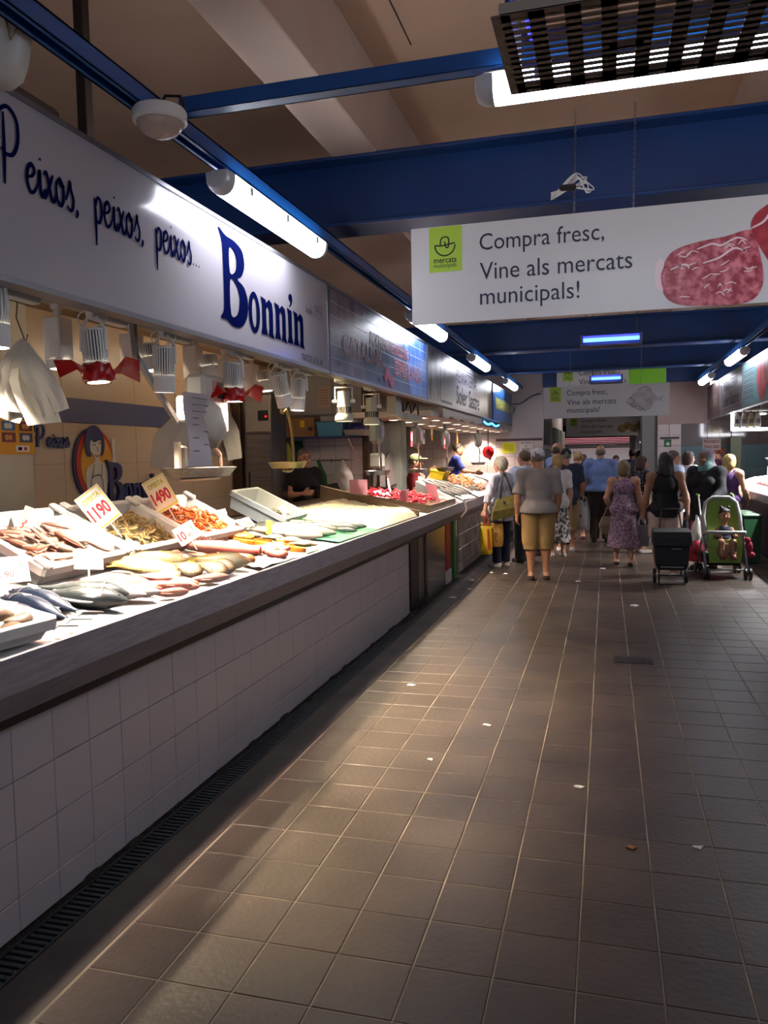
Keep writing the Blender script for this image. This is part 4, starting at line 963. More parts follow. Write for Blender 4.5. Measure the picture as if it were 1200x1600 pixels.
# recessed square downlight
t = thing('square_downlight', 'square recessed downlight glowing under the end of the white sign', 'lamp', (-2.3, 6.2, 2.40))
g = MB(); g.box((0, 0, 0), (.2, .2, .02), None, .004); obj('frame', g, m_offw, t)
g = MB(); g.box((0, 0, -.011), (.16, .16, .004)); obj('lens', g, m_lensw, t)
spot_light(t, (0, 0, -1), 120, SPOT*.45, (1, .8, .5), loc=(0, 0, -.03))
def yoke_spot(label, x, y, ztop, zbot):
    t = thing('yoke_spotlight', label, 'spotlight', (x, y, ztop), 0, 'older yoke spotlights over the ice')
    g = MB(); g.box((0, -.02, .02), (.09, .17, .075), None, .006); obj('driver_box', g, m_white, t)
    h = ztop-zbot
    g = MB(); g.tube([(-.075, 0, -h*.55), (-.075, 0, -.05), (.075, 0, -.05), (.075, 0, -h*.55)], .008, 6)
    for s in (-1, 1): g.cyl((s*.06, 0, -h*.5), (s*.095, 0, -h*.5), .016)
    obj('yoke', g, m_white, t)
    g = MB(); g.lathe([(.02, -.08), (.05, -.085), (.052, -h*.6), (.056, -h*.62), (.058, -h*.8), (.074, -h*.86), (.078, -h*.97), (.07, -h), (.062, -h*.97)], 28, None, False)
    obj('head', g, m_offw, t, 'auto')
    g = MB()
    for k in range(20): R = Matrix.Rotation(2*PI*k/20, 3, 'Z'); g.box(R @ Vector((.058, 0, -h*.72)), (.006, .008, h*.16), R)
    obj('vent', g, m_slot, t)
    g = MB(); g.lathe([(.066, -h*.975), (.03, -h*.965), (.001, -h*.965)], 24, None, False); obj('lens', g, m_lensw, t)
    g = MB(); g.tube([(.0, 0, 0), (.02, .01, -.04), (-.01, 0, -.08)], .006, 5); obj('cable', g, m_black, t)
    spot_light(t, (0, 0, -1), 115, SPOT*.75, (1, .82, .52), loc=(0, 0, -h-.015))
yoke_spot('cream spotlight on a square yoke above the steel trays, nearer of the pair', -2.1, 6.32, 2.28, 1.95)
yoke_spot('cream spotlight on a square yoke above the red prawns, farther of the pair', -2.1, 7.12, 2.28, 1.95)

# ------------------------------------------------------------------ stall furniture
# wall emblem: oval with a woman in an apron, raised letters
t = thing('wall_emblem', 'raised oval emblem of a dark haired woman with the words Peixos and Bonnin', 'emblem', (-4.295, 6.0, 1.635))
M = plane_M((0, 0, 0), 'left')
m_eb = mat('emblem_navy', '262c5c', .35); m_er = mat('emblem_red', 'b02a22', .4); m_ey = mat('emblem_yellow', 'd79a1e', .4); m_ew = mat('emblem_white', 'd9cfc4', .4); m_el = mat('emblem_line', '20223a', .5)
g = MB(); g.plate(oval(-.02, -.005, .275, .318, 40), 0, .018, M); obj('rim', g, m_eb, t)
g = MB(); g.plate(oval(.0, 0, .268, .308, 40), .018, .024, M); obj('red_oval', g, m_er, t)
g = MB(); g.plate(oval(.01, 0, .222, .262, 40), .024, .028, M); obj('yellow_oval', g, m_ey, t)
g = MB(); g.plate(sp2([(-.10, -.29), (-.16, -.12), (-.13, -.03), (-.04, .01), (-.03, .07), (-.11, .14), (-.105, .24), (0, .30), (.07, .25), (.075, .13), (.045, .07), (.05, .02), (.12, -.01), (.2, -.16), (.26, -.27), (.2, -.24), (.14, -.16), (.1, -.29)], 3), .028, .034, M); obj('figure', g, m_ew, t)
g = MB(); g.plate(sp2([(-.135, .08), (-.16, .2), (-.12, .3), (-.03, .335), (.06, .30), (.11, .2), (.1, .11), (.06, .07), (.075, .18), (.06, .22), (-.02, .19), (-.08, .21), (-.095, .14), (-.08, .07)], 3), .034, .04, M); obj('hair', g, m_eb, t)
g = MB()
for p in ([(-.05, .16), (-.035, .17), (-.02, .16)], [(.025, .175), (.04, .185), (.055, .18)], [(.0, .15), (.01, .115), (.0, .11)], [(-.03, .08), (.0, .065), (.03, .085)], [(-.05, .19), (-.03, .2), (-.015, .195)], [(.02, .205), (.04, .215), (.06, .205)],
          [(-.05, .0), (-.07, -.07), (-.09, -.12)], [(.055, .0), (.06, -.06), (.05, -.1)], [(-.105, -.26), (-.1, -.14), (-.05, -.1), (.03, -.1), (.06, -.15), (.07, -.28)], [(-.05, -.23), (-.02, -.21), (.02, -.235)], [(.12, -.01), (.15, -.09), (.2, -.17)]): ribbon(g, p, .009, M, .042)
obj('line_work', g, m_el, t)
g = MB(); g.plate(sp2([(-.03, .085), (.0, .07), (.035, .09), (.0, .06)], 3), .042, .044, M); obj('lips', g, m_er, t)
g = MB(); g.plate([(.235, .06), (.265, .06), (.275, .22), (.225, .22)], .02, .034, M); g.plate(oval(.25, .03, .03, .045, 12), .02, .036, M); obj('raised_hand', g, m_ew, t)
g = MB(); wordmark(g, .13, -.365, .385, M, .052, .03, 1.27); obj('word', g, m_eb, t)
g = MB(); script(g, 'Peixos', -.74, .15, .066, .075, M, .02, .024, False, .016); obj('script_word', g, m_eb, t)

# tall steel fridge
t = thing('steel_fridge', 'tall stainless steel fridge beside the tiled partition', 'fridge', (-4.15, 8.70, 0))
g = MB(); g.b2((-.0, 0, 0), (.36, .45, 2.42), .01); obj('body', g, m_steel, t)
g = MB(); g.b2((.03, -.02, .2), (.35, 0, 1.95), .008); d = obj('door', g, m_steel, t)
g = MB(); g.b2((.06, -.035, .9), (.075, -.02, 1.5), .004); obj('handle', g, m_dsteel, d)
g = MB(); g.b2((.03, -.02, 1.97), (.35, 0, 2.40), .008); obj('control_panel', g, mat('panel_grey', '8f8a88', .4), t)
g = MB(); g.b2((.20, -.026, 2.1), (.33, -.02, 2.22)); obj('display', g, m_black, t)
g = MB(); g.b2((.29, -.03, 2.14), (.31, -.026, 2.16)); obj('indicator', g, mat('red_led', 'e02020', .4, emit='ff2020', estr=2), t)
g = MB(); g.b2((-.12, -.06, 0), (-.02, 0, 2.42), .006); obj('edge_post', g, mat('brown_steel', '4b3a30', .4, .7), t)
# shelf on the partition and what stands on it
t = thing('wall_shelf', 'dark blue shelf bracketed to the tiled partition', 'shelf', (-4.15, 9.60, 1.90))
g = MB(); g.b2((0, 0, 0), (1.12, .34, .025), .004); obj('board', g, mat('dark_blue_board', '1f2c62', .4), t)
for x in (.1, 1.0):
    g = MB(); g.tube([(x, .30, -.2), (x, .02, -.005)], .008, 6); obj('bracket', g, m_white, t)
t = thing('cardboard_box', 'brown cardboard box with a yellow sticker on the blue shelf', 'box', (-3.99, 9.63, 1.926))
g = MB(); g.b2((0, 0, 0), (.38, .25, .25), .004); obj('carton', g, mat('cardboard', '9c7550', .8, col2='8a6544', scale=5), t)
g = MB(); g.b2((.19, -.002, .12), (.25, 0, .21)); obj('sticker', g, mat('yellow_sticker', 'e4c52a', .6), t)
g = MB(); g.b2((.03, -.002, .15), (.08, 0, .18)); g.b2((.30, -.002, .08), (.36, 0, .12)); obj('printed_mark', g, m_ink, t)
t = thing('storage_crate', 'light blue plastic crate on the blue shelf', 'crate', (-3.58, 9.64, 1.926))
g = MB(); g.loft([[(.02, .01, 0), (.34, .01, 0), (.34, .22, 0), (.02, .22, 0)], [(0, 0, .17), (.36, 0, .17), (.36, .23, .17), (0, .23, .17)]]); obj('body', g, mat('light_blue_plastic', '4f8fb5', .4), t)
g = MB(); g.b2((-.01, -.01, .165), (.37, .24, .19), .006); obj('rim', g, mat('light_blue_plastic', '4f8fb5', .4), t)
t = thing('steel_tray', 'shallow pale tray at the right end of the blue shelf', 'tray', (-3.19, 9.62, 1.926))
g = MB(); g.loft([[(.0, .02, 0), (.24, .02, 0), (.24, .26, 0), (0, .26, 0)], [(-.025, 0, .075), (.26, 0, .075), (.26, .28, .075), (-.025, .28, .075)]]); obj('body', g, mat('pale_tray', 'a8a3a0', .4, .4), t)
t = thing('plastic_basin', 'dark blue plastic basin turned over on the pale tray', 'basin', (-3.06, 9.76, 2.002))
g = MB(); g.lathe([(.13, 0), (.135, .01), (.115, .05), (.09, .085), (.02, .092), (.001, .092)], 24); obj('shell', g, mat('dark_blue_plastic', '1c2f7c', .35), t, True)
# hanging things on the partition
def bag_mesh(w, d, h, seed=0, top=.35, h_=.02):
    s = SDF(); r = random.Random(seed)
    s.cone((0, 0, -.02), (0, 0, -h*.35), w*.12, w*.32); s.ell((0, 0, -h*.6), (w/2, d/2, h*.40))
    s.cone((w*.22, 0, -h*.4), (w*.36, 0, -h*.88), w*.18, w*.09); s.cone((-w*.2, 0, -h*.4), (-w*.34, 0, -h*.84), w*.18, w*.1); s.cone((0, 0, -h*.4), (w*.02, d*.1, -h*.95), w*.2, w*.12)
    return s.mesh(h_, .03, .03, (.006, 38, r.random()*6))
m_film = mat('white_bag_film', 'd9d6d2', .4, bump=.2, bscale=9)
t = thing('coat_rack', 'short steel hook rail on the tiled partition', 'rack', (-3.85, 9.93, 1.62))
g = MB(); g.tube([(0, 0, 0), (.6, 0, 0)], .008, 6); obj('bar', g, m_steel, t)
for k in range(4):
    g = MB(); g.tube([(.05+k*.16, 0, 0), (.05+k*.16, -.04, -.03), (.05+k*.16, -.05, .03)], .005, 5); obj('hook', g, m_steel, t)
o = link('plastic_bag', np_mesh('plastic_bag', [bag_mesh(.27, .14, .46, 1)], m_film), None, (-3.30, 9.83, 1.62)); tag(o, 'white carrier bag hanging on the tiled partition at the right hook', 'bag')
t = thing('apron', 'green and white apron hung on the tiled partition', 'apron', (-3.72, 9.88, 1.62))
g = MB(); g.loft([[(-.05, -.02, 0), (.08, -.02, 0), (.08, .01, 0), (-.05, .01, 0)], [(-.13, -.045, -.2), (.17, -.04, -.2), (.17, .01, -.2), (-.13, .01, -.2)], [(-.15, -.04, -.52), (.19, -.03, -.52), (.19, .01, -.52), (-.15, .01, -.52)]]); obj('cloth', g, mat('green_cloth', '1f6a3c', .8), t)
g = MB(); g.loft([[(-.04, -.045, .0), (.05, -.045, 0), (.05, -.03, 0), (-.04, -.03, 0)], [(-.08, -.075, -.2), (.11, -.065, -.2), (.11, -.05, -.2), (-.08, -.05, -.2)], [(-.09, -.065, -.40), (.12, -.055, -.40), (.12, -.045, -.40), (-.09, -.045, -.40)]]); obj('white_cloth', g, m_film, t)
t = thing('green_bag', 'dark green bag hanging between the fridge and the vendor', 'bag', (-3.93, 9.82, 1.88))
g = MB(); g.loft([[(-.06, -.03, 0), (.07, -.03, 0), (.07, .03, 0), (-.06, .03, 0)], [(-.09, -.06, -.3), (.1, -.06, -.3), (.1, .05, -.3), (-.09, .05, -.3)], [(-.08, -.05, -.62), (.09, -.05, -.62), (.09, .05, -.62), (-.08, .05, -.62)]]); obj('cloth', g, mat('dark_green_cloth', '12402a', .8), t)
t = thing('garlic_string', 'yellow green string of vegetables hanging by the steel fridge', 'vegetables', (-4.02, 9.72, 1.86))
g = MB(); g.tube([(0, 0, 0), (.02, 0, -.15), (-.01, 0, -.34)], [.02, .05, .035], 8); obj('leaves', g, mat('yellow_green_leaf', 'b9c25a', .7), t, True)
g = MB(); g.ell((0, 0, -.40), (.06, .05, .07)); obj('bulb', g, mat('tan_bulb', 'a0784a', .6), t, True)
t = thing('note_sheet', 'small white note with red writing pinned to the tiles', 'note', (-3.16, 9.935, 1.60)); M = plane_M((0, 0, 0), 'front')
g = MB(); g.plate([(0, 0), (.13, 0), (.13, .13), (0, .13)], 0, .002, M); obj('paper', g, m_paper, t)
g = MB()
for k in range(3): ribbon(g, [(.02, .1-.035*k), (.05, .105-.035*k), (.08, .095-.035*k), (.11, .1-.035*k)], .006, M, .003)
obj('handwriting', g, mat('red_ink', 'a33038', .6), t)
t = thing('note_sheet', 'pink printed sheet stuck to the grey cupboard panels', 'note', (-3.62, 9.86, 2.3))
g = MB(); g.plate([(0, 0), (.15, 0), (.15, .27), (0, .27)], 0, .002, M); obj('paper', g, mat('pinkish_paper', 'd8b8a6', .8), t)
g = MB()
for k in range(6): ribbon(g, [(.02, .23-.035*k), (.13, .23-.035*k)], .006, M, .003, False)
obj('print_lines', g, mat('grey_print', '5a5a66', .4), t)['kind'] = 'stuff'

# ------------------------------------------------------------------ hanging things of the near stall
def paper_bags(name, label, loc, sheets, m, w=.26, h=.40, rz=0., up=None):
    """flat bags hung by one corner, fanned at different angles"""
    t = thing(name, label, 'bags', loc, rz)
    for k, (ang, dx, sc) in enumerate(sheets):
        g = MB(); n = 6; mm = 8; vs = []; rr = random.Random(k*7+int(abs(loc[1])*10))
        ph = rr.random()*6
        for j in range(mm):
            for i in range(n):
                u, v = i/(n-1), j/(mm-1); pin = max(0, 1-v*2.6)
                x = (u-.5)*w*sc*(1-.75*pin)+.012*math.sin(v*5+ph); z = -v*h*sc-.05*abs(u-.5)*(1-v)
                y = dx*v*1.2+.016*math.sin(u*8+ph+v*3)*min(1, v*2)+.02*v*math.cos(u*3+ph)
                vs.append((x*math.cos(ang)-z*math.sin(ang), y+k*.014-.03, x*math.sin(ang)+z*math.cos(ang)))
        fs = [(j*n+i, j*n+i+1, (j+1)*n+i+1, (j+1)*n+i) for j in range(mm-1) for i in range(n-1)]
        o2 = len(vs); vs2 = [(a+.002, b+.005, c) for a, b, c in vs]; fs += [tuple(i+o2 for i in f[::-1]) for f in fs]
        edge = [i for i in range(n)] + [j*n+n-1 for j in range(1, mm)] + [(mm-1)*n+i for i in range(n-2, -1, -1)] + [j*n for j in range(mm-2, 0, -1)]
        fs += [(edge[(i+1) % len(edge)], edge[i], edge[i]+o2, edge[(i+1) % len(edge)]+o2) for i in range(len(edge))]
        g.add(vs+vs2, fs); obj('paper_bag', g, m, t, 'auto')
    if up: g = MB(); g.tube([(0, 0, -.01), (.01, 0, .03), (0, 0, up-loc[2])], .003, 5); obj('hook_wire', g, m_steel, t)
    return t
t = paper_bags('paper_bag_bunch', 'bunch of white paper bags on a wire hook at the left edge', (-2.15, 2.60, 2.125), [(-.30, .02, .98), (.30, -.03, .92), (-.12, .0, .88), (.12, -.05, 1.02), (.34, .05, .8)], mat('warm_white_paper', 'd8cdbb', .75, bump=.15, bscale=6), .145, .32, 1.05)
g = MB(); g.tube([(0, 0, .24), (-.02, 0, .08), (.01, 0, -.01), (.02, 0, .02)], .003, 5); obj('hook', g, m_steel, t)
t = thing('steel_bracket', 'bent square steel bar coming down from the lamp track to the white scale', 'bracket', (0, 0, 0))
g = MB(); g.tube([(-2.2, 3.42, 2.40), (-2.2, 3.44, 2.16), (-2.2, 3.80, 1.86)], .018, 4); obj('bar', g, m_steel, t)
def scale_tray(g, cx, cy, cz, rx, ry):
    g.lathe([(.3, 0), (.82, .0), (1.0, .045), (1.03, .05), (.98, .048), (.8, .008), (.02, .006)], 28, Matrix.Translation((cx, cy, cz)) @ Matrix.Diagonal((rx, ry, 1, 1)))
t = thing('hanging_scale', 'white hanging scale with a receipt slot and steel tray at the diagonal bracket', 'scale', (-2.2, 4.0, 0))
g = MB(); g.b2((-.06, .0, 1.80), (.06, .30, 2.13), .02); g.b2((-.05, -.12, 1.86), (.05, .02, 2.0), .012); obj('body', g, m_offw, t)
g = MB(); g.b2((.055, .10, 1.98), (.066, .24, 2.10), .004); obj('screen_frame', g, mat('coral_plastic', 'd8a090', .4), t)
g = MB(); g.b2((.064, .14, 2.0), (.069, .22, 2.09)); obj('screen', g, mat('grey_screen', '6f6a70', .2), t)
g = MB(); g.tube([(.0, .05, 1.96), (.05, .06, 1.9), (.055, .1, 1.82), (.02, .13, 1.74)], [.07, .085, .08, .05], 12); obj('printer_hood', g, m_offw, t, True)
g = MB(); g.tube([(.0, .13, 1.78), (0, .28, 1.68), (0, .29, 1.57), (0, .26, 1.55), (0, -.2, 1.55)], .013, 8); g.tube([(0, -.2, 1.55), (0, -.2, 1.75)], .02, 4); obj('arm', g, mat('pale_metal', 'c9b9a4', .3, .6), t)
g = MB(); scale_tray(g, 0, .03, 1.56, .17, .3); obj('tray', g, m_steel, t, 'auto')
g = MB(); g.b2((-.02, -.18, 1.57), (.025, -.13, 1.73), .01); obj('handle', g, m_black, t)
t = thing('hanging_sheet', 'long printed white sheet hanging in front of the scale', 'sheet', (-2.12, 3.74, 1.62))
g = MB(); n = 8; vs = [(.015*math.sin(j*.7+i*.4), .02+.24*i/3-.0, .39*j/n) for j in range(n+1) for i in range(4)]; g.add(vs+[(a-.003, b, c) for a, b, c in vs], [(j*4+i, j*4+i+1, j*4+i+5, j*4+i+4) for j in range(n) for i in range(3)]+[tuple(x+len(vs) for x in (j*4+i+4, j*4+i+5, j*4+i+1, j*4+i)) for j in range(n) for i in range(3)]); obj('paper', g, mat('lilac_white_paper', 'cfc6cc', .7), t, True)
g = MB(); M = plane_M((.016, 0, 0), 'left')
for k, (a, b) in enumerate([(.05, .22), (.05, .23), (.05, .21), (.05, .12), (.05, .12), (.17, .22), (.05, .12), (.17, .22), (.05, .12)]): ribbon(g, [(a, .36-.035*k), (b, .36-.035*k)], .006, M, .003, False)
obj('print_lines', g, mat('grey_print', '5a5a66', .4), t)['kind'] = 'stuff'
m_film2 = mat('thin_grey_film', '8f8a88', .4, alpha=.85, bump=.3, bscale=7)
paper_bags('plastic_bag_bunch', 'bunch of thin grey plastic bags behind the white scale', (-2.85, 4.9, 1.98), [(-.1, .02, 1.1), (.12, -.02, 1.15), (.0, .05, 1.05)], m_film2, .36, .36, 1.4, 2.86)
paper_bags('plastic_bag_bunch', 'pale bags hanging under the red film behind the scale', (-2.9, 5.75, 2.05), [(-.1, .02, 1.0), (.1, -.03, 1.05)], m_film2, .26, .38, 1.4, 2.86)
t = thing('hanging_scale', 'brass coloured scale pan on a curved hook in front of the vendor in black', 'scale', (-2.4, 5.8, 0))
g = MB(); g.tube(spline([(0.02, 0), (.1, .02), (.18, -.1), (.22, -.3), (.21, -.41), (.15, -.445), (0, -.44)], 5), .013, 8); g.v = [(a[2], a[0]-.1, a[1]+2.0) for a in g.v]; g.tube([(0, -.1, 2.0), (0, -.12, 2.41)], .013, 8); obj('hook', g, mat('dull_brass', 'a9946a', .3, .9), t, True)
g = MB(); scale_tray(g, 0, .0, 1.575, .15, .15); obj('pan', g, mat('dull_brass', 'a9946a', .3, .9), t, 'auto')
# ------------------------------------------------------------------ unseen ceiling tubes added to brighten the near stall interior
def stall_fill_tube(label, x, y, z, L, s, c):
    t = thing('stall_fill_lamp', label, 'lamp', (x, y, z), 0, 'unseen fill tubes added to the near stall')
    g = MB(); g.box((0, 0, .02), (.09, L, .04), None, .005); obj('housing', g, m_white, t)
    g = MB(); g.cyl((0, -L/2+.03, -.02), (0, L/2-.03, -.02), .018, n=10); obj('tube', g, mat('stall_fill_tube_%d' % s, 'ffffff', .4, emit=c, estr=s), t, True)
stall_fill_tube('unseen fill tube added over the near fish stall, behind the white sign', -2.75, 3.6, 2.80, 1.5, 55, 'ffe2bc')
stall_fill_tube('unseen fill tube added over the near fish stall, before the tiled partition', -3.0, 7.6, 2.80, 1.5, 55, 'ffe2bc')

# ------------------------------------------------------------------ fish
m_fin_g = mat('grey_fin', '6f7276', .4); m_fin_p = mat('pink_fin', 'b9766c', .4); m_eye = mat('fish_eye', '0c0c0e', .1); m_fin_y = mat('yellow_fin', 'b99a3c', .4)
PROF = {'bream': [.03, .10, .15, .185, .20, .20, .19, .17, .145, .115, .085, .058, .04, .034],
        'slim': [.025, .055, .075, .088, .095, .097, .096, .092, .085, .074, .06, .045, .032, .026],
        'stout': [.06, .14, .17, .18, .175, .16, .14, .12, .10, .08, .062, .046, .036, .03],
        'tuna': [.01, .05, .085, .11, .125, .13, .13, .125, .112, .092, .068, .042, .022, .016]}
def fish_body(L, kind, thick, n=12):
    p = PROF[kind]; m = len(p); tm_ = max(p)*thick*L; rings = []
    for i, h in enumerate(p):
        x = L/2-L*i/(m-1); dy = -.012*L*math.sin(PI*i/(m-1))
        rings.append([(x, h*L*math.cos(2*PI*k/n)+dy, tm_*.92+max(-tm_*.92, h*thick*L*math.sin(2*PI*k/n))) for k in range(n)])
    g = MB(); tip = L/2+.012*L
    g.loft([[(tip, .2*(q[1]), tm_*.92+.2*(q[2]-tm_*.92)) for q in rings[0]]]+rings); return g, tm_
def fish_fins(L, kind, thick, fork=.5, dors=True):
    p = PROF[kind]; tm_ = max(p)*thick*L*.92; g = MB(); e = .004*L+.0006
    x0 = -L/2+.01*L; s = .17*L
    def slab(pts): g.plate(pts, tm_-e, tm_+e)
    slab([(x0, .028*L), (x0-s*.5, .085*L), (x0-s, .15*L), (x0-s*(1-.7*fork), .0), (x0-s, -.15*L), (x0-s*.5, -.085*L), (x0, -.028*L)])
    d = MB(); dd = MB()
    f = lambda t: (L/2-L*t, np.interp(t, np.linspace(0, 1, len(p)), p)*L)
    a = [f(t) for t in (.3, .4, .5, .6, .72, .8)]
    d.plate([(x, y*.9) for x, y in a]+[(x-.02*L, y+.055*L*w) for (x, y), w in zip(a[::-1], (.3, .8, .9, 1, 1, .5))], tm_-e, tm_+e)
    d.plate([(x, -y*.95) for x, y in a[2:]][::-1]+[(x-.02*L, -y-.05*L*w) for (x, y), w in zip(a[2:], (.5, 1, .7, .2))], tm_-e, tm_+e)
    zt = max(p)*thick*L*1.85
    pc = [(.22*L, -.01*L), (.10*L, .03*L), (.06*L, -.01*L), (.1*L, -.05*L)]; dd.plate(pc, zt*.97, zt*.97+2*e)
    return g, d, dd
def fish(name, label, cat, L, kind, thick, mb_, mf, fork=.5, parts=True, group=None):
    t = thing(name, label, cat, (0, 0, 0), 0, group)
    b, tm_ = fish_body(L, kind, thick); obj('body', b, mb_, t, True)
    a, d, c = fish_fins(L, kind, thick, fork)
    obj('tail_fin', a, mf, t); obj('dorsal_fin', d, mf, t); obj('pectoral_fin', c, mf, t)
    p = PROF[kind]; h = np.interp(.09, np.linspace(0, 1, len(p)), p)*L
    g = MB(); g.ell((L/2-.09*L, h*.25, tm_*.92+h*thick*.93), (.017*L, .017*L, .007*L), 8, 4); obj('eye', g, m_eye, t, True)
    g = MB(); hg = np.interp(.24, np.linspace(0, 1, len(p)), p)*L; zc = tm_*.92
    pts = [(L/2-.24*L-.03*L*math.cos(a), hg*.85*math.sin(a), zc+hg*thick*math.cos(a*.9)*.99+.002) for a in [-1.2+2.4*k/8 for k in range(9)]]
    g.tube(pts, .0035*L+.0006, 4); obj('gill_edge', g, mf, t)
    return t
def lay(root, tail, head, label=None, dz=0., zf=bed_z, slope=.13, roll=0., flip=False, first=False, sc=None, base=.3, group=None):
    """rest a fish on the sloping bed, tail and head given on the plan"""
    a = Vector((*tail, zf(tail[0])+dz)); b = Vector((*head, zf(head[0])+dz)); n = Vector((slope, 0, 1)).normalized()
    x = (b-a).normalized(); y = n.cross(x); R = Matrix((x, y, n)).transposed() @ Matrix.Rotation(roll, 3, 'X')
    c = (a+b)/2; e = R.to_euler(); s = sc if sc is not None else (b-a).length/base
    o = root if first else dup(root, c)
    o.location = c; o.rotation_euler = e; o.scale = (s, -s if flip else s, s)
    if label: o['label'] = label
    if group: o['group'] = group
    return o
fm_grey = fish_mat('grey_fish_skin', '343c40', '626c70', 'b4b8b8', None, .22, .2)
fm_pinkw = fish_mat('pink_white_skin', 'b98f88', 'd9cac6', 'ece6e2', None, .25)
fm_blue = fish_mat('blue_fish_skin', '27344c', '66748c', 'c6cbd2', None, .2, .25)
fm_red = fish_mat('red_mullet_skin', 'a5433a', 'c9776a', 'e0b8ac', 'b04a40', .25)
fm_brown = fish_mat('brown_fish_skin', '7d5a34', 'a98250', 'd9c49a', '6a4a2a', .3)
fm_scorp = fish_mat('mottled_brown_skin', '6e5138', 'a98a68', 'd8c8b0', '5a3c28', .35)
fm_yel = fish_mat('yellow_flank_skin', 'b08a3a', 'c9a860', 'd9cdb0', None, .28)
fm_org = fish_mat('orange_rockfish_skin', 'b04a1c', 'd0703a', 'e0a478', '8a3414', .35)
fm_pink = fish_mat('pink_fish_skin', 'a8605a', 'cf8c80', 'e4c0b4', '9a4a48', .3)
fm_silv = fish_mat('silver_fish_skin', '5c5a50', 'b9b5a6', 'e4e0d4', None, .2, .35)
fm_beige = fish_mat('beige_pink_skin', 'a5705a', 'cfa288', 'e6d2c2', None, .3)

f0 = fish('grey_fish', 'largest grey fish at the front of the counter, nearest the edge', 'fish', .3, 'bream', .62, fm_grey, m_fin_g, .35, group='big grey fish')
lay(f0, (-2.36, 2.83), (-1.99, 2.965), first=True, base=.30, flip=True)
lay(f0, (-2.42, 2.93), (-2.06, 3.09), 'second grey fish lying behind the largest one', base=.31, flip=True)
f = fish('white_fish', 'pinkish white fish resting behind the two grey fish', 'fish', .3, 'bream', .55, fm_pinkw, m_fin_p, .35)
lay(f, (-2.36, 3.08), (-2.0, 3.15), first=True, base=.33, dz=.002)
f0 = fish('blue_fish', 'dark blue silver fish with its forked tail at the counter edge', 'fish', .3, 'tuna', .8, fm_blue, m_fin_g, .9, group='blue silver fish at the left')
lay(f0, (-2.02, 2.60), (-2.40, 2.70), first=True, base=.285)
lay(f0, (-2.05, 2.71), (-2.45, 2.80), 'blue silver fish behind the other blue one, tail pointing to the aisle', base=.29)
lay(f0, (-2.0, 2.50), (-2.36, 2.58), 'blue silver fish beside the small white crate', base=.29)
f0 = fish('red_mullet', 'red', 'fish', .3, 'slim', 1.35, fm_red, m_fin_p, .6, group='red mullets in front of the price cards')
mul = [((-2.34, 3.22), (-2.16, 3.30), 'red mullet behind the head of the white fish'), ((-2.20, 3.20), (-2.05, 3.32), 'red mullet touching the snout of the white fish'), ((-2.33, 3.36), (-2.15, 3.40), 'red mullet farthest back in the group, tail to the crates'),
       ((-2.18, 3.36), (-2.0, 3.42), 'red mullet in the middle of the group'), ((-2.03, 3.24), (-1.94, 3.38), 'red mullet at the counter edge nearest the white fish'), ((-2.12, 3.43), (-1.95, 3.50), 'red mullet at the counter edge near the pink fish'),
       ((-2.30, 3.46), (-2.13, 3.52), 'red mullet below the brown gurnards'), ((-2.16, 3.52), (-1.99, 3.57), 'red mullet next to the pink fish, tail to the stall'), ((-2.07, 3.36), (-1.96, 3.45), 'short red mullet lying across the others'), ((-2.4, 3.26), (-2.25, 3.25), 'red mullet whose head shows behind the grey fish')]
for k, (a, b, lab) in enumerate(mul): lay(f0, a, b, lab, first=(k == 0), base=.27, dz=.02 if 'across' in lab else 0)
f0 = fish('white_belly_fish', 'small white bellied fish among the red mullets, by the edge', 'fish', .3, 'bream', .6, fm_pinkw, m_fin_p, .4, group='white bellied fish')
lay(f0, (-2.17, 3.10), (-1.97, 3.24), first=True, base=.36, dz=.018); lay(f0, (-2.26, 3.42), (-2.06, 3.50), 'small white bellied fish on top of the mullets', base=.36, dz=.03)
f0 = fish('brown_gurnard', 'brown', 'fish', .3, 'slim', 1.2, fm_brown, m_fin_y, .5, group='long brown fish')
for k, (a, b, lab) in enumerate([((-2.62, 3.66), (-2.30, 3.84), 'long brown fish nearest the first crates'), ((-2.55, 3.60), (-2.22, 3.76), 'long brown fish in front of the others'), ((-2.60, 3.78), (-2.26, 3.98), 'long brown fish farthest from the aisle'), ((-2.46, 3.58), (-2.18, 3.66), 'thick brown fish lying closest to the red mullets')]):
    lay(f0, a, b, lab, first=(k == 0), base=.32, dz=.004*k)
f0 = fish('scorpion_fish', 'mottled', 'fish', .3, 'stout', .95, fm_scorp, m_fin_y, .2, group='fat mottled fish')
for k, (a, b, lab) in enumerate([((-2.38, 3.74), (-2.16, 3.66), 'fat mottled brown fish, head near the mullets'), ((-2.30, 3.86), (-2.08, 3.76), 'fat mottled fish in the middle of its row'), ((-2.22, 3.96), (-1.99, 3.88), 'fat mottled fish at the counter edge'), ((-2.24, 4.04), (-2.0, 3.99), 'fat mottled fish touching the yellow flanked one'), ((-2.28, 3.66), (-2.10, 3.58), 'small fat mottled fish beside the pink fish')]):
    lay(f0, a, b, lab, first=(k == 0), base=.285)
f = fish('pink_fish', 'smooth pink fish lying along the counter edge', 'fish', .3, 'slim', 1.1, fm_pink, m_fin_p, .5); lay(f, (-2.06, 3.60), (-1.945, 3.84), first=True, base=.31)
f = fish('yellow_fish', 'large fish with yellow flanks at the counter edge, before the green mat', 'fish', .3, 'bream', .75, fm_yel, m_fin_y, .4); lay(f, (-2.30, 4.02), (-1.99, 4.22), first=True, base=.32)
f0 = fish('rockfish', 'orange', 'fish', .3, 'stout', .8, fm_org, m_fin_p, .2, group='orange rockfish')
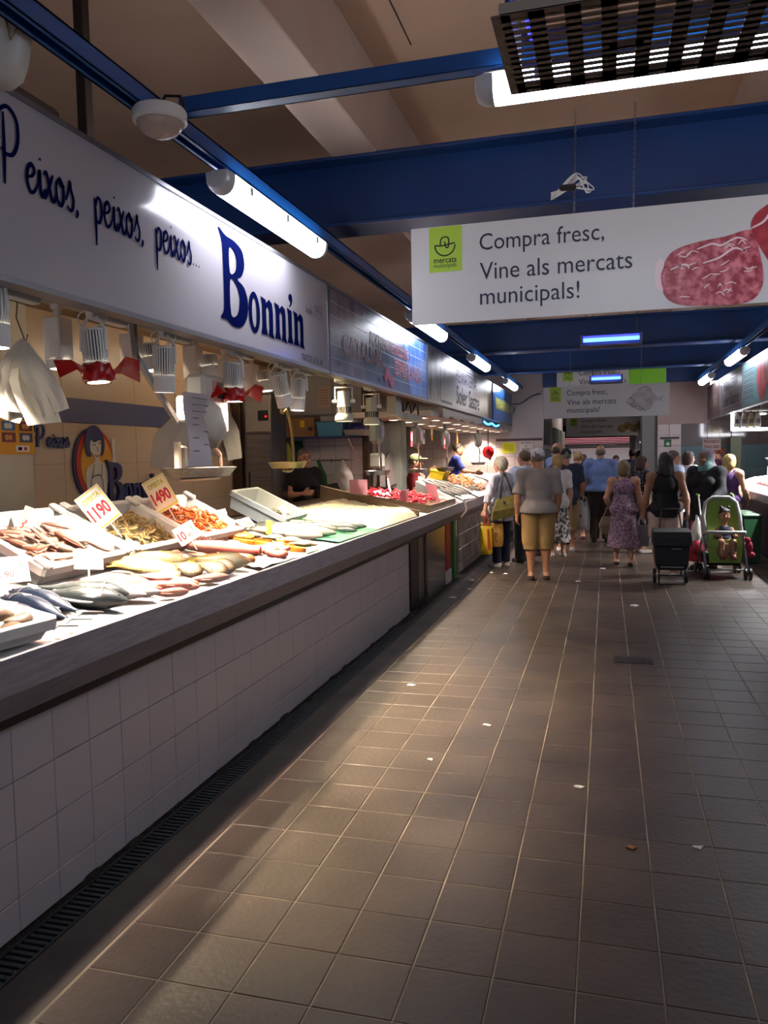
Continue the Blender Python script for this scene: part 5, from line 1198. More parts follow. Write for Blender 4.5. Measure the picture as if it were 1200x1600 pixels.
for k, (a, b, lab) in enumerate([((-2.46, 4.10), (-2.24, 4.20), 'orange rockfish nearest the lemon'), ((-2.36, 4.18), (-2.14, 4.30), 'orange rockfish in the middle of three'), ((-2.26, 4.28), (-2.04, 4.38), 'orange rockfish closest to the aisle')]): lay(f0, a, b, lab, first=(k == 0), base=.31)
f = fish('pale_fish', 'pale fish lying behind the fat mottled fish', 'fish', .3, 'slim', 1.1, fm_pinkw, m_fin_p, .4); lay(f, (-2.52, 3.95), (-2.22, 4.12), first=True, base=.32)
# green mat, long ribbed fish, pink and salmon cuts
def sheet(name, label, cat, pts, m, z=.004, wav=.006, zf=bed_z):
    n = 7; P = [Vector((*p, 0)) for p in pts]; vs = []
    for j in range(n):
        for i in range(n):
            u, v = i/(n-1), j/(n-1); q = P[0]*(1-u)*(1-v)+P[1]*u*(1-v)+P[2]*u*v+P[3]*(1-u)*v
            vs.append((q.x, q.y, zf(q.x)+z+wav*(1+math.sin(u*9+v*4)*math.cos(v*7-u*3))*.5))
    g = MB(); N = len(vs); fs = [(j*n+i, j*n+i+1, (j+1)*n+i+1, (j+1)*n+i) for j in range(n-1) for i in range(n-1)]
    g.add(vs+[(a, b, c-.003) for a, b, c in vs], fs+[tuple(x+N for x in f[::-1]) for f in fs])
    return tag(obj(name, g, m, None, True), label, cat)
sheet('green_mat', 'dark green mat under the salmon and pink cuts', 'mat', [(-1.95, 4.55), (-1.95, 5.3), (-2.45, 5.3), (-2.45, 4.55)], mat('green_mat', '3c5a3e', .6))
sheet('green_mat', 'green mat under the silver fish before the ice', 'mat', [(-1.95, 5.7), (-1.95, 6.75), (-2.7, 6.75), (-2.7, 5.6)], mat('bright_green_mat', '2f7a58', .5))
sheet('white_paper', 'crumpled white wrapping paper at the counter edge by the green mat', 'paper', [(-1.93, 4.25), (-1.93, 4.95), (-2.1, 4.9), (-2.1, 4.3)], m_paper, .006, .02)
t = thing('ribbed_fish', 'long skinned pink fish with a ribbed flank lying before the cards', 'fish', (0, 0, 0))
g, tm_ = fish_body(.3, 'slim', .9); obj('body', g, mat('pink_flesh', 'd98f86', .35, col2='b9605c', scale=9), t, True)
g = MB()
for k in range(14):
    x = .09-.014*k; h = np.interp((.15-x)/.3, np.linspace(0, 1, 14), PROF['slim'])*.3*.9
    g.tube([(x, h, .030), (x-.004, h*.4, .052), (x-.002, -h*.3, .052)], .0018, 4)
obj('ribs', g, mat('dark_pink_rib', 'a8484c', .4), t)
g = MB(); g.ell((.142, 0, .025), (.005, .024, .02)); obj('cut_face', g, mat('deep_red_cut', '8a3030', .4), t, True)
lay(t, (-2.62, 4.40), (-2.10, 4.60), first=True, base=.30)
def lump_mesh(name, r, m, seed):
    rr = random.Random(seed); g = MB(); g.ell((0, 0, r[2]*.9), r, 10, 7); a, b = rr.random()*6, rr.random()*6
    g.v = [(x*(1+.18*math.sin(y*60+a)), y*(1+.2*math.sin(x*50+b)), max(0, z*(1+.2*math.sin(x*40+y*30+a)))) for x, y, z in g.v]
    return g.mesh(name, m, True)
m_pinkcut = mat('pink_cut', 'b8685e', .3, col2='9c463e', scale=20)
me = [lump_mesh('fish_cut', (.085, .05, .03), m_pinkcut, s) for s in range(3)]
for k, (x, y, lab) in enumerate([(-2.03, 4.66, 'pink cut of fish nearest the cut face of the ribbed fish'), (-2.10, 4.74, 'pink cut of fish second in the row on the green mat'), (-2.06, 4.84, 'pink cut of fish at the edge of the green mat'), (-2.17, 4.80, 'pink cut of fish behind the others on the mat'), (-2.12, 4.92, 'pink cut of fish against the salmon slices'), (-2.2, 4.66, 'pink cut of fish half way up the mat')]):
    o = link('fish_cut', me[k % 3], None, (x, y, bed_z(x)+.008), (0, .16, k*1.3)); tag(o, lab, 'fish cut', 'pink cuts on the green mat')
m_salm = mat('salmon_flesh', 'b8500e', .3, col2='c8782e', scale=14, stretch=(1, 5, 1))
def slice_mesh(s):
    g = MB(); pts = sp2([(-.07, -.02), (-.05, .035), (0, .05), (.06, .035), (.08, -.02), (.03, -.045), (-.03, -.04)], 3)
    g.plate(pts, 0, .028); return g.mesh('salmon_slice', m_salm)
sm = slice_mesh(0)
for k, (x, y, a, lab) in enumerate([(-2.05, 5.02, .4, 'orange salmon slice at the front of the mat'), (-2.15, 5.08, .9, 'orange salmon slice second from the aisle'), (-2.26, 5.02, .2, 'orange salmon slice in the middle'), (-2.34, 5.14, 1.2, 'orange salmon slice under the yellow tag'), (-2.42, 5.0, .5, 'orange salmon slice at the back of the mat'), (-2.2, 5.2, 1.7, 'orange salmon slice nearest the silver fish')]):
    o = link('salmon_slice', sm, None, (x, y, bed_z(x)+.008), (0, .16, a)); tag(o, lab, 'fish cut', 'salmon slices')
m_fil = mat('pale_fillet', 'b59a86', .3, col2='93705e', scale=12, stretch=(1, 4, 1))
fil = [lump_mesh('fish_fillet', (.12, .045, .02), m_fil, s) for s in (7, 8)]
for k, (x, y, a, lab) in enumerate([(-2.46, 4.52, .5, 'pale fillet behind the ribbed fish'), (-2.55, 4.72, .7, 'pale fillet left of the green mat'), (-2.33, 4.66, .4, 'pale fillet beside the pink cuts'), (-2.42, 4.84, .9, 'pale fillet between the lemon and the salmon'), (-2.50, 5.32, .5, 'pale fillet at the tails of the silver fish'), (-2.34, 5.36, .6, 'pale fillet right of the yellow tag'), (-2.2, 5.36, .3, 'pale fillet before the first silver fish'), (-2.08, 5.28, .5, 'pale fillet at the counter edge before the silver fish'), (-2.62, 4.30, .3, 'pale fillet by the tail of the ribbed fish'), (-2.52, 4.22, .8, 'pale fillet behind the orange rockfish')]):
    o = link('fish_fillet', fil[k % 2], None, (x, y, bed_z(x)+.004), (0, .13, a+.6)); tag(o, lab, 'fish cut', 'pale fillets')
t = tag(link('roe_pile', lump_mesh('roe_pile', (.14, .10, .035), mat('orange_roe', 'c8641e', .4, col2='e0a040', scale=25, bump=.6, bscale=60), 5), None, (-2.55, 5.15, bed_z(-2.55)), (0, .16, .3)), 'heap of small orange brown shellfish behind the salmon', 'seafood'); t['kind'] = 'stuff'
g = MB(); g.ell((0, 0, .03), (.042, .032, .03), 12, 8); g.ell((.042, 0, .03), (.01, .008, .008), 8, 5); me = g.mesh('lemon', mat('lemon_peel', 'd9c83a', .4, bump=.2, bscale=60), True)
for k, (x, y, lab) in enumerate([(-2.60, 4.00, 'lemon lying before the shrimp crates'), (-2.66, 4.86, 'lemon on the bed left of the green mat'), (-2.62, 4.95, 'lemon on the bed touching the other one by the mat')]):
    tag(link('lemon', me, None, (x, y, bed_z(x)), (0, .16, k)), lab, 'lemon', 'lemons')
f0 = fish('silver_fish', 'silver', 'fish', .3, 'slim', .85, fm_silv, m_fin_g, .6, group='long silver fish before the ice')
sil = [((-2.58, 5.42), (-2.06, 5.62)), ((-2.62, 5.52), (-2.10, 5.74)), ((-2.56, 5.64), (-2.04, 5.88)), ((-2.66, 5.74), (-2.16, 5.98)), ((-2.60, 5.88), (-2.10, 6.10)), ((-2.68, 6.0), (-2.22, 6.2)), ((-2.60, 6.14), (-2.14, 6.3))]
ordn = ['nearest the salmon', 'second from the salmon', 'third from the salmon', 'in the middle of the row', 'third from the ice', 'second from the ice', 'nearest the ice']
for k, (a, b) in enumerate(sil): lay(f0, a, b, 'long silver fish, '+ordn[k], first=(k == 0), base=.31, dz=.004)
f0 = fish('grey_mackerel', 'x', 'fish', .3, 'slim', 1.1, fm_grey, m_fin_g, .7, group='short grey fish at the ice')
for k, (a, b, lab) in enumerate([((-2.28, 6.3), (-2.02, 6.42), 'short grey fish at the foot of the ice, nearest the aisle'), ((-2.36, 6.36), (-2.1, 6.5), 'short grey fish at the foot of the ice, second'), ((-2.26, 6.46), (-2.0, 6.6), 'short grey fish at the foot of the ice, third'), ((-2.2, 6.2), (-1.99, 6.28), 'short grey fish before the ice on the green mat edge')]): lay(f0, a, b, lab, first=(k == 0), base=.33, dz=.012)

# ------------------------------------------------------------------ crates of shellfish
m_poly = mat('white_polystyrene', 'efece6', .55, bump=.08, bscale=60); m_pgrey = mat('pale_grey_plastic', 'b9bfc4', .4)
def crate_parts(t, w, l, h, m, th=.022, lugs=True):
    """open box, x towards the aisle, y along it"""
    g = MB(); a = .03
    o0 = [(-l/2+a, -w/2+a), (l/2-a, -w/2+a), (l/2-a, w/2-a), (-l/2+a, w/2-a)]; o1 = [(-l/2, -w/2), (l/2, -w/2), (l/2, w/2), (-l/2, w/2)]
    i1 = [(x*(1-2*th/l), y*(1-2*th/w)) for x, y in o1]; i0 = [(x*(1-2*th/l), y*(1-2*th/w)) for x, y in o0]
    g.loft([[(x, y, 0) for x, y in o0], [(x, y, h) for x, y in o1], [(x, y, h) for x, y in i1], [(x, y, th) for x, y in i0]]); obj('box', g, m, t)
    g = MB()
    for s in (-1, 1):
        g.box((0, s*(w/2), h-.02), (l*1.0, .022, .05), None, .006); g.box((s*l/2, 0, h-.02), (.022, w*1.0, .05), None, .006)
    obj('rim', g, m, t)
    if lugs:
        for sx in (-1, 1):
            for sy in (-1, 1):
                g = MB(); g.box((sx*(l/2-.03), sy*(w/2-.02), h+.012), (.10, .05, .035), None, .012); obj('corner_lug', g, m, t)
CR = []
for name, lab, x, y, rz, m, w, l, h, z in (('fish_crate', 'white tilted crate of small pink fish at the left edge', -2.78, 3.43, 0, m_poly, .68, .52, .11, 1.185),
                                  ('fish_crate', 'white tilted crate of pale shrimps in the middle', -2.78, 4.16, 0, m_poly, .68, .52, .11, 1.185),
                                  ('fish_crate', 'white tilted crate of red orange shrimps', -2.78, 4.88, 0, m_poly, .68, .52, .11, 1.185),
                                  ('fish_crate', 'pale grey tilted crate with grey shrimps in its corner, before the vendor', -2.80, 6.22, .10, m_pgrey, .64, .50, .14, 1.16)):
    c = thing(name, lab, 'crate', (x, y, z), 0, 'tilted crates at the back of the counter', rot=(0, .47, rz)); crate_parts(c, w, l, h, m, .03 if m is m_poly else .018, m is m_poly); CR.append(c)
def prawn_mesh(name, m, L=.075, r=.0085):
    g = MB(); pts = []; rad = []
    for k in range(7):
        a = -.5+1.9*k/6; pts.append((L*.42*math.sin(a), L*.42*math.cos(a), 0)); rad.append(r*(.55, .95, 1.0, .92, .8, .62, .4)[k])
    g.tube(pts, rad, 6); p = Vector(pts[-1]); d = (Vector(pts[-1])-Vector(pts[-2])).normalized(); s = Vector((d.y, -d.x, 0))
    g.add([p-Vector((0, 0, .002)), p+d*.013+s*.006, p+d*.016, p+d*.013-s*.006, p+Vector((0, 0, .002))], [(0, 1, 2), (0, 2, 3), (4, 2, 1), (4, 3, 2)])
    q = Vector(pts[0]); e = (Vector(pts[0])-Vector(pts[1])).normalized()
    g.tube([q, q+e*.018], [r*.35, .0006], 4); u = Vector((e.y, -e.x, 0))
    g.tube([q, q+e*.02+u*.012, q+e*.02+u*.045], .0007, 3)
    return g.mesh(name, m, True)
m_pale = mat('pale_shrimp', 'd9bd84', .3, col2='c79a5c', scale=40, rand=.12); m_redp = mat('red_shrimp', 'cf4a1a', .3, col2='e0813a', scale=40, rand=.15)
m_gryp = mat('grey_shrimp', '8c8468', .35, col2='5f5a48', scale=40, rand=.15); m_crim = mat('crimson_prawn', 'b81c30', .25, col2='d85560', scale=40, rand=.15); m_lang = mat('langoustine_orange', 'd0602c', .3, col2='e09a60', scale=30, rand=.12)
def heap(name, lab, cat, group, me, n, C, hw, hl, z0, top, seed, front=.0):
    r = random.Random(seed); Mc = C.matrix_basis if C is not None else Matrix.Identity(4)
    for k in range(n):
        u, v = r.uniform(-1, 1), r.uniform(-1, 1)
        lay_ = r.random()**.6
        p = Vector((front+u*hl, v*hw, z0+top*(1-.55*u*u)*(1-.4*v*v)*lay_))
        R = Euler((r.uniform(-.7, .7), r.uniform(-.7, .7), r.uniform(0, 6.28))).to_matrix().to_4x4()
        M = Mc @ Matrix.Translation(p) @ R; o = link(name, me, None); o.matrix_basis = M; s = r.uniform(.85, 1.2); o.scale = (s, s, s); tag(o, lab, cat, group)
bpy.context.view_layer.update()
heap('pale_shrimp', 'pale yellow shrimp heaped in the middle white crate', 'shrimp', 'pale shrimps in the crate', prawn_mesh('pale_shrimp', m_pale), 230, CR[1], .27, .20, .032, .075, 1, .03)
heap('red_shrimp', 'red orange shrimp heaped in the third white crate', 'shrimp', 'red orange shrimps in the crate', prawn_mesh('red_shrimp', m_redp), 260, CR[2], .27, .20, .032, .085, 2, .03)
heap('grey_shrimp', 'grey brown shrimp in the pale grey crate', 'shrimp', 'grey shrimps in the crate', prawn_mesh('grey_shrimp', m_gryp), 110, CR[3], .22, .11, .02, .075, 3, .12)
f0 = fish('small_pink_fish', 'small pink beige fish heaped in the white crate at the left edge', 'fish', .3, 'slim', 1.2, fm_beige, m_fin_p, .5, group='small pink fish in the crate')
r = random.Random(11)
for k in range(34):
    o = f0 if k == 0 else dup(f0, (0, 0, 0)); u, v = r.uniform(-1, 1), r.uniform(-1, 1)
    s = r.uniform(.42, .62)
    M = CR[0].matrix_basis @ Matrix.Translation((.02+u*.17, v*.24, .033+.06*(1-.5*u*u)*r.random())) @ Euler((r.uniform(-.4, .4), r.uniform(-.25, .25), r.choice((0, PI))+r.uniform(-.9, .9)+.9)).to_matrix().to_4x4()
    o.matrix_basis = M; o.scale = (s, s, s)
# small front crate
c = thing('fish_crate', 'small white box holding cuttlefish at the lower left edge of the counter', 'crate', (-2.10, 2.28, bed_z(-2.10)+.008), rot=(0, .16, -.12)); crate_parts(c, .34, .28, .085, m_poly, .012, False)
me = [lump_mesh('cuttlefish', (.055, .032, .024), mat('brown_cuttlefish', '8c7462', .3, col2='5f4a3e', scale=18), s) for s in (1, 2)]
for k, (u, v) in enumerate([(.06, .06), (.03, .11), (-.03, .03), (.07, -.02), (-.06, .10), (-.02, -.06)]):
    o = link('cuttlefish', me[k % 2], None); o.matrix_basis = c.matrix_basis @ Matrix.Translation((u, v, .02+.018*(k % 3))) @ Matrix.Rotation(k*1.1, 4, 'Z')
    tag(o, 'brown cuttlefish in the small white box, ' + ['near its far corner', 'at its far end', 'in the middle of the box', 'towards the aisle side', 'at the back of the box', 'towards the near end'][k], 'cuttlefish', 'cuttlefish in the small box')

# ------------------------------------------------------------------ price cards
NC = Vector((.80, -.60, 0)); UC = Vector((.60, .80, 0))
def card(label, loc, w, h, roll, pic, m=m_paper, lean=.12, stick=.10, group=None, yaw=None):
    t = thing('price_card', label, 'price card', loc, 0, group)
    n = NC if yaw is None else Vector((math.cos(yaw), math.sin(yaw), 0)); u = Vector((-n.y, n.x, 0)); z = Vector((0, 0, 1))
    z = (z*math.cos(lean)-n*math.sin(lean)); n2 = u.cross(z)
    c, s = math.cos(roll), math.sin(roll); u2 = u*c+z*s; z2 = z*c-u*s
    M = plane_M((0, 0, 0), (u2, z2, n2))
    g = MB(); g.plate([(-w/2, -h/2), (w/2, -h/2), (w/2, h/2), (-w/2, h/2)], -.002, .0, M); obj('sheet', g, m, t)
    if stick:
        g = MB(); g.tube([M @ Vector((.0, -h/2+.03, -.004)), M @ Vector((.0, -h/2-stick, -.004))], .004, 6); obj('stick', g, m_offw, t)
    pic(t, M, w, h); return t
m_cy = mat('card_yellow', 'e8cf3a', .5); m_cr = mat('card_red', 'c0121e', .5); m_cg = mat('card_green', '2a8a4a', .5); m_ck = mat('card_black', '2a2018', .5)
def oferta(price):
    def f(t, M, w, h):
        g = MB(); b = .006
        for q in ([(-w/2+b, h/2-b), (-w/2+b, h/2-b-.006), (w/2-b, h/2-b-.006), (w/2-b, h/2-b)], [(-w/2+b, -h/2+b+.012), (-w/2+b, -h/2+b), (w/2-b, -h/2+b), (w/2-b, -h/2+b+.012)], [(w/2-b-.006, -h/2+b), (w/2-b, -h/2+b), (w/2-b, h/2-b), (w/2-b-.006, h/2-b)]): g.plate(q[::-1], 0, .001, M)
        obj('border', g, m_cy, t)
        g = MB(); text(g, 'OFERTA', -w*.36, h*.22, w*.72, h*.15, M, .0015, .03); obj('offer_outline', g, m_ck, t)
        g = MB(); text(g, 'OFERTA', -w*.36, h*.22, w*.72, h*.15, M, .0025, .005); obj('offer_lettering', g, m_cy, t)
        g = MB(); text(g, price, -w*.42, -h*.27, w*.78, h*.38, M, .0015, .035); obj('price', g, m_cr, t)
    return f
def euro(p, c, euro=True):
    def f(t, M, w, h):
        g = MB(); text(g, p, -w*.42, -h*.3, w*.34, h*.5, M, .001, .03); text(g, c, w*.0, -h*.3, w*.2, h*.25, M, .001, .02); obj('price', g, m_cr, t)
        if euro: g = MB(); text(g, '€', w*.26, -h*.05, w*.14, h*.3, M, .001, .03); obj('euro_mark', g, m_cg, t)
    return f
def plain(t, M, w, h):
    g = MB(); g.plate([(-w*.1, -h*.35), (w*.02, -h*.35), (w*.02, h*.1), (-w*.1, h*.1)], 0, .001, M); g.plate([(w*.12, -h*.35), (w*.34, -h*.35), (w*.34, -h*.02), (w*.12, -h*.02)], 0, .001, M); obj('price', g, mat('card_ochre', 'b98a3a', .5), t)
card('white offer card reading 1190 leaning left in the pale shrimp crate', (-2.76, 3.88, 1.395), .16, .225, .60, oferta('1190'))
card('yellow edged offer card reading 1490 in the red shrimp crate', (-2.80, 4.60, 1.44), .165, .225, .45, oferta('1490'), mat('cream_card', 'f1e3c0', .6))
def pmark0(t, M, w, h):
    g = MB(); ribbon(g, [(-w*.2, -h*.4), (w*.05, -h*.3), (-w*.1, -h*.2), (w*.2, -h*.12), (w*.1, -h*.02)], .007, M, .001); obj('handwriting', g, m_cr, t)
card('thin pale tag stuck in the crate of small pink fish', (-2.85, 3.40, 1.37), .045, .13, -.42, lambda t, M, w, h: pmark0(t, M, w, h), mat('peach_card', 'e2b89a', .6), .1, .05)
card('white card reading 11.90 at the left edge before the crates', (-2.47, 2.80, 1.20), .20, .12, .0, euro('11', '90'), m_paper, .5, .05)
card('white card reading 6 and a green euro between the first crates and the grey fish', (-2.46, 3.36, 1.17), .14, .10, -.15, euro('6', '5'), m_paper, .6, .04)
card('white card reading 10.90 before the red shrimp crate', (-2.44, 4.28, 1.215), .145, .115, .42, euro('10', '90'), m_paper, .35, .06)
card('white card with ochre figures standing right of the shrimp crates', (-2.70, 5.22, 1.225), .13, .13, .15, plain, m_paper, .3, .05)
card('blank white card lying by the pale grey crate', (-2.64, 5.5, 1.17), .14, .09, .25, plain, m_paper, .8, .03)
card('yellow price tag stuck upright by the silver fish', (-2.36, 5.32, 1.155), .045, .10, -.1, lambda t, M, w, h: None, m_cy, .1, .02)
card('small white tag leaning in the corner of the pale grey crate', (-2.52, 5.98, 1.215), .035, .13, .12, lambda t, M, w, h: None, m_paper, .1, .02)
card('white card behind the silver fish near the ice', (-2.72, 6.5, 1.19), .16, .09, .1, lambda t, M, w, h: None, m_paper, .5, .03)

# ------------------------------------------------------------------ ice, steel trays, red prawns
g = MB(); nx, ny = 26, 44; vs = []; r = random.Random(5)
for j in range(ny+1):
    for i in range(nx+1):
        u, v = i/nx, j/ny; x = -1.96-1.0*u; y = 6.78+1.54*v
        e = min(1, u/.10, (1-u)/.22, v/.14, (1-v)/.06); e = max(0, e)
        vs.append((x, y, bed_z(x)+.005+.10*(e**.6)*(.8+.2*math.sin(u*5+v*3))+(.010*r.uniform(-1, 1) if e > 0 else 0)))
fs = [(j*(nx+1)+i, (j+1)*(nx+1)+i, (j+1)*(nx+1)+i+1, j*(nx+1)+i+1) for j in range(ny) for i in range(nx)]
g.add(vs, fs); m_ice = mat('crushed_ice', 'e6ddc6', .3, col2='dacdb0', scale=60, bump=.5, bscale=120, spec=.6)
tag(obj('crushed_ice', g, m_ice, None, True), 'bed of crushed ice glowing yellowish, between the silver fish and the steel trays', 'ice', kind='stuff')
g = MB()
for k in range(1100):
    u, v = r.uniform(.06, .9), r.uniform(.06, .95); x = -1.96-1.0*u; y = 6.78+1.54*v; i, j = int(u*nx), int(v*ny); z = vs[j*(nx+1)+i][2]
    s = r.uniform(.003, .008); R = Euler((r.random()*6, r.random()*6, r.random()*6)).to_matrix()
    g.add([R @ Vector(p)*s+Vector((x, y, z+.003)) for p in ((1, 0, -.6), (-.6, .9, -.5), (-.5, -.9, -.4), (0, 0, .9))], [(0, 1, 3), (1, 2, 3), (2, 0, 3), (0, 2, 1)])
tag(obj('ice_chips', g, m_ice), 'loose chips lying on the crushed ice bed', 'ice', kind='stuff')
m_btray = mat('brownish_steel', '8c7862', .32, .6, col2='6d5c4a', scale=4)
t = thing('steel_divider', 'brownish steel divider plate behind the crushed ice', 'divider', (0, 8.36, 0))
g = MB(); g.add([(-1.95, 0, .99), (-3.08, 0, 1.17), (-3.08, 0, 1.34), (-1.95, 0, 1.055), (-1.95, .012, .99), (-3.08, .012, 1.17), (-3.08, .012, 1.34), (-1.95, .012, 1.055)], [(0, 3, 2, 1), (4, 5, 6, 7), (3, 7, 6, 2), (0, 4, 7, 3), (1, 2, 6, 5), (0, 1, 5, 4)]); obj('plate', g, m_btray, t)
g = MB(); g.tube([(-1.95, .006, 1.057), (-3.08, .006, 1.342)], .009, 6); obj('rolled_edge', g, m_btray, t)
t = thing('steel_tray', 'large brownish steel tray holding the red prawns', 'tray', (0, 8.86, 0))
def trz(x): return 1.06+.14*(-1.95-x)
g = MB(); y1 = 1.55
g.add([(-1.93, 0, .985), (-3.0, 0, 1.10), (-3.0, 0, trz(-3.0)+.05), (-1.93, 0, trz(-1.93)+.03), (-1.93, y1, .985), (-3.0, y1, 1.10), (-3.0, y1, trz(-3.0)+.05), (-1.93, y1, trz(-1.93)+.03),
       (-1.95, .02, trz(-1.95)), (-2.98, .02, trz(-2.98)), (-2.98, y1-.02, trz(-2.98)), (-1.95, y1-.02, trz(-1.95))],
      [(0, 3, 2, 1), (4, 5, 6, 7), (0, 4, 7, 3), (1, 2, 6, 5), (0, 1, 5, 4), (8, 11, 10, 9), (3, 8, 9, 2), (7, 6, 10, 11), (3, 7, 11, 8), (2, 9, 10, 6)]); obj('pan', g, m_btray, t)
m_pinkp = mat('pink_paper', 'e3a0b0', .7)
for k, (x, y, w, rx, lab) in enumerate([(-2.82, 8.95, .22, .5, 'pink paper sheet standing at the back left of the red prawns'), (-2.55, 9.15, .2, -.6, 'pink paper sheet folded up in the middle of the red prawns'), (-2.30, 9.1, .16, .7, 'narrow pink paper strip sticking up from the prawns'), (-2.62, 9.7, .24, .3, 'pink paper sheet at the far side of the red prawns'), (-2.10, 9.9, .24, .15, 'pink paper sheet at the aisle side of the prawn tray')]):
    g = MB(); vs = [(w*(i/3-.5), .015*math.sin(i*2+j), w*.9*j/3) for j in range(4) for i in range(4)]
    fs_ = [(j*4+i, j*4+i+1, j*4+i+5, j*4+i+4) for j in range(3) for i in range(3)]; g.add(vs+[(a, b+.002, c) for a, b, c in vs], fs_+[tuple(q+16 for q in f[::-1]) for f in fs_])
    o = obj('pink_paper', g, m_pinkp, None, True, (x, y, trz(x)+.008), (rx-.5, .3*math.sin(k*3), .6*k)); tag(o, lab, 'paper', 'pink papers in the prawn tray')
pm = prawn_mesh('red_prawn', m_crim, .12, .014)
r = random.Random(21)
for k in range(190):
    u, v = r.uniform(-1, 1), r.uniform(-1, 1); x = -2.50+.42*u; y = 9.50+.5*v
    o = link('red_prawn', pm, None, (x, y, trz(x)+.018+.07*(1-.6*u*u)*(1-.5*v*v)*r.random()), (r.uniform(-.6, .6), r.uniform(-.6, .6), r.uniform(0, 6.28))); tag(o, 'crimson prawn heaped on pink paper in the brownish steel tray', 'prawn', 'red prawns in the steel tray')

# ------------------------------------------------------------------ far left stall
m_lpan = mat('canopy_soffit', 'e3d6cc', .35)
t = thing('lit_canopy', 'pale canopy with wavy front and downlights over the second fish counter', 'canopy', (0, 0, 0))
g = MB(); g.b2((-3.1, 9.4, 2.13), (-2.03, 17.2, 2.20), .004); obj('soffit', g, m_lpan, t)
g = MB(); n = 60; up = []; lo = []
for k in range(n+1):
    y = 9.9+7.3*k/n; z = 2.15-.02*math.sin(k*.9); lo.append(z); up.append(y)
g.add([(-1.985, y, z) for y, z in zip(up, lo)]+[(-1.985, y, 2.278) for y in up]+[(-2.02, y, z) for y, z in zip(up, lo)]+[(-2.02, y, 2.278) for y in up],
      [(k, k+1, n+2+k, n+1+k) for k in range(n)]+[(2*n+2+k, 3*n+3+k, 3*n+4+k, 2*n+3+k) for k in range(n)]+[(k, 2*n+2+k, 2*n+3+k, k+1) for k in range(n)])
obj('wavy_front', g, mat('grey_front_panel', 'a9a4a6', .35), t)
g = MB(); g.loft([[(-1.98, 9.9, 2.13), (-1.98, 9.9, 2.275), (-2.9, 9.9, 2.275), (-2.9, 9.9, 2.13)], [(-1.98, 9.93, 2.13), (-1.98, 9.93, 2.275), (-2.9, 9.93, 2.275), (-2.9, 9.93, 2.13)]]); obj('end_panel', g, mat('grey_front_panel', 'a9a4a6', .35), t)
for k, y0 in enumerate((13.3, 14.3)):
    g = MB(); g.tube([(-1.972, y0+.9*i/10, 2.205-.03*math.sin(PI*i/10)) for i in range(11)], .016, 6); obj('blue_neon_wave', g, mat('neon_blue', '60c8ff', .4, emit='3fa8ff', estr=7.), t, True)
g = MB(); g.b2((-1.984, 13.2, 2.14), (-1.978, 15.3, 2.24)); obj('neon_backing', g, mat('navy_backing', '2a3050', .5), t)
for r_ in range(2):
    for k in range(10):
        y = 9.7+.78*k+.3*r_; x = (-2.2, -2.65)[r_]
        t = thing('recessed_downlight', 'round downlight in the pale canopy soffit, ' + ('aisle' if r_ == 0 else 'back') + ' row, ' + ['first', 'second', 'third', 'fourth', 'fifth', 'sixth', 'seventh', 'eighth', 'ninth', 'last'][k] + ' from the camera', 'lamp', (x, y, 2.13), 0, 'downlights in the canopy')
        g = MB(); g.lathe([(.05, .004), (.078, .0), (.08, -.008), (.058, -.012), (.055, .0)], 18); obj('ring', g, m_white, t)
        g = MB(); g.lathe([(.055, -.008), (.001, -.009)], 16, None, False); obj('lens', g, mat('downlight_lens', 'ffffff', .4, emit='ffe6cc', estr=30.), t)
        if k % 2 == r_: spot_light(t, (.0, 0, -1), 130, DOWN*1.5, (1, .80, .66), loc=(0, 0, -.03))
# teal grey cold room panel and post behind the prawns
tag(obj('cold_room_panel', MB().b2((-3.0, 10.35, 0), (-2.64, 10.6, 2.12), .01), mat('grey_green_panel', '7f8a86', .4)), 'tall grey green panel rising behind the red prawns', 'panel')
tile_wall('wall_stall_far', (-4.28, 10.2, .6), 'left', 7.0, 2.2, .5, .55, mat('far_white_tile', 'd6d0cc', .25, rand=.03), m_lgrout, back=.02)
# far hanging scales
def far_scale(label, x, y, z, top=2.13):
    t = thing('hanging_scale', label, 'scale', (x, y, 0), 0, 'grey hanging scales of the far stall')
    g = MB(); g.b2((-.06, -.12, z+.34), (.06, .12, z+.62), .04); obj('body', g, mat('scale_grey', '9a9e9c', .35, .3), t)
    g = MB(); g.b2((-.02, -.02, z+.6), (.02, .02, top)); g.tube([(0, .0, z+.34), (0, .14, z+.3), (0, .16, z+.02), (0, .0, z)], .010, 6); obj('arm', g, m_steel, t)
    g = MB(); scale_tray(g, 0, 0, z, .14, .2); obj('pan', g, m_steel, t, 'auto')
    g = MB(); g.b2((.06, -.05, z+.42), (.075, .05, z+.55), .004); obj('dial', g, mat('dial_lilac', 'c9b9d4', .4), t)
    g = MB(); g.b2((.05, -.13, z+.20), (.055, -.06, z+.40)); obj('tag_strip', g, mat('pinkish_paper', 'd8b8a6', .8), t)
far_scale('hanging scale with a wide pan above the red prawns', -2.45, 8.5, 1.45, 2.86); far_scale('hanging scale before the vendor in the green cap', -2.45, 10.4, 1.43)
far_scale('hanging scale between the two far vendors', -2.4, 12.1, 1.42); far_scale('hanging scale by the red wrapped lamp', -2.4, 15.4, 1.46)
t = thing('red_wrapped_lamp', 'round red plastic bundle on a rod above the white haired woman', 'lamp', (-2.12, 14.8, 1.70))
g = MB(); g.ell((0, 0, 0), (.11, .15, .12), 14, 9); g.tube([(0, .1, -.08), (0, .2, -.10), (0, .24, -.14)], [.05, .035, .02], 8); g.tube([(0, -.13, .02), (0, -.19, .05), (0, -.2, .09)], [.05, .04, .05], 8); obj('bundle', g, mat('glossy_red', 'd01018', .3, spec=.6), t, True)
g = MB(); g.tube([(0, 0, .1), (0, 0, .44)], .012, 6); obj('rod', g, m_steel, t)
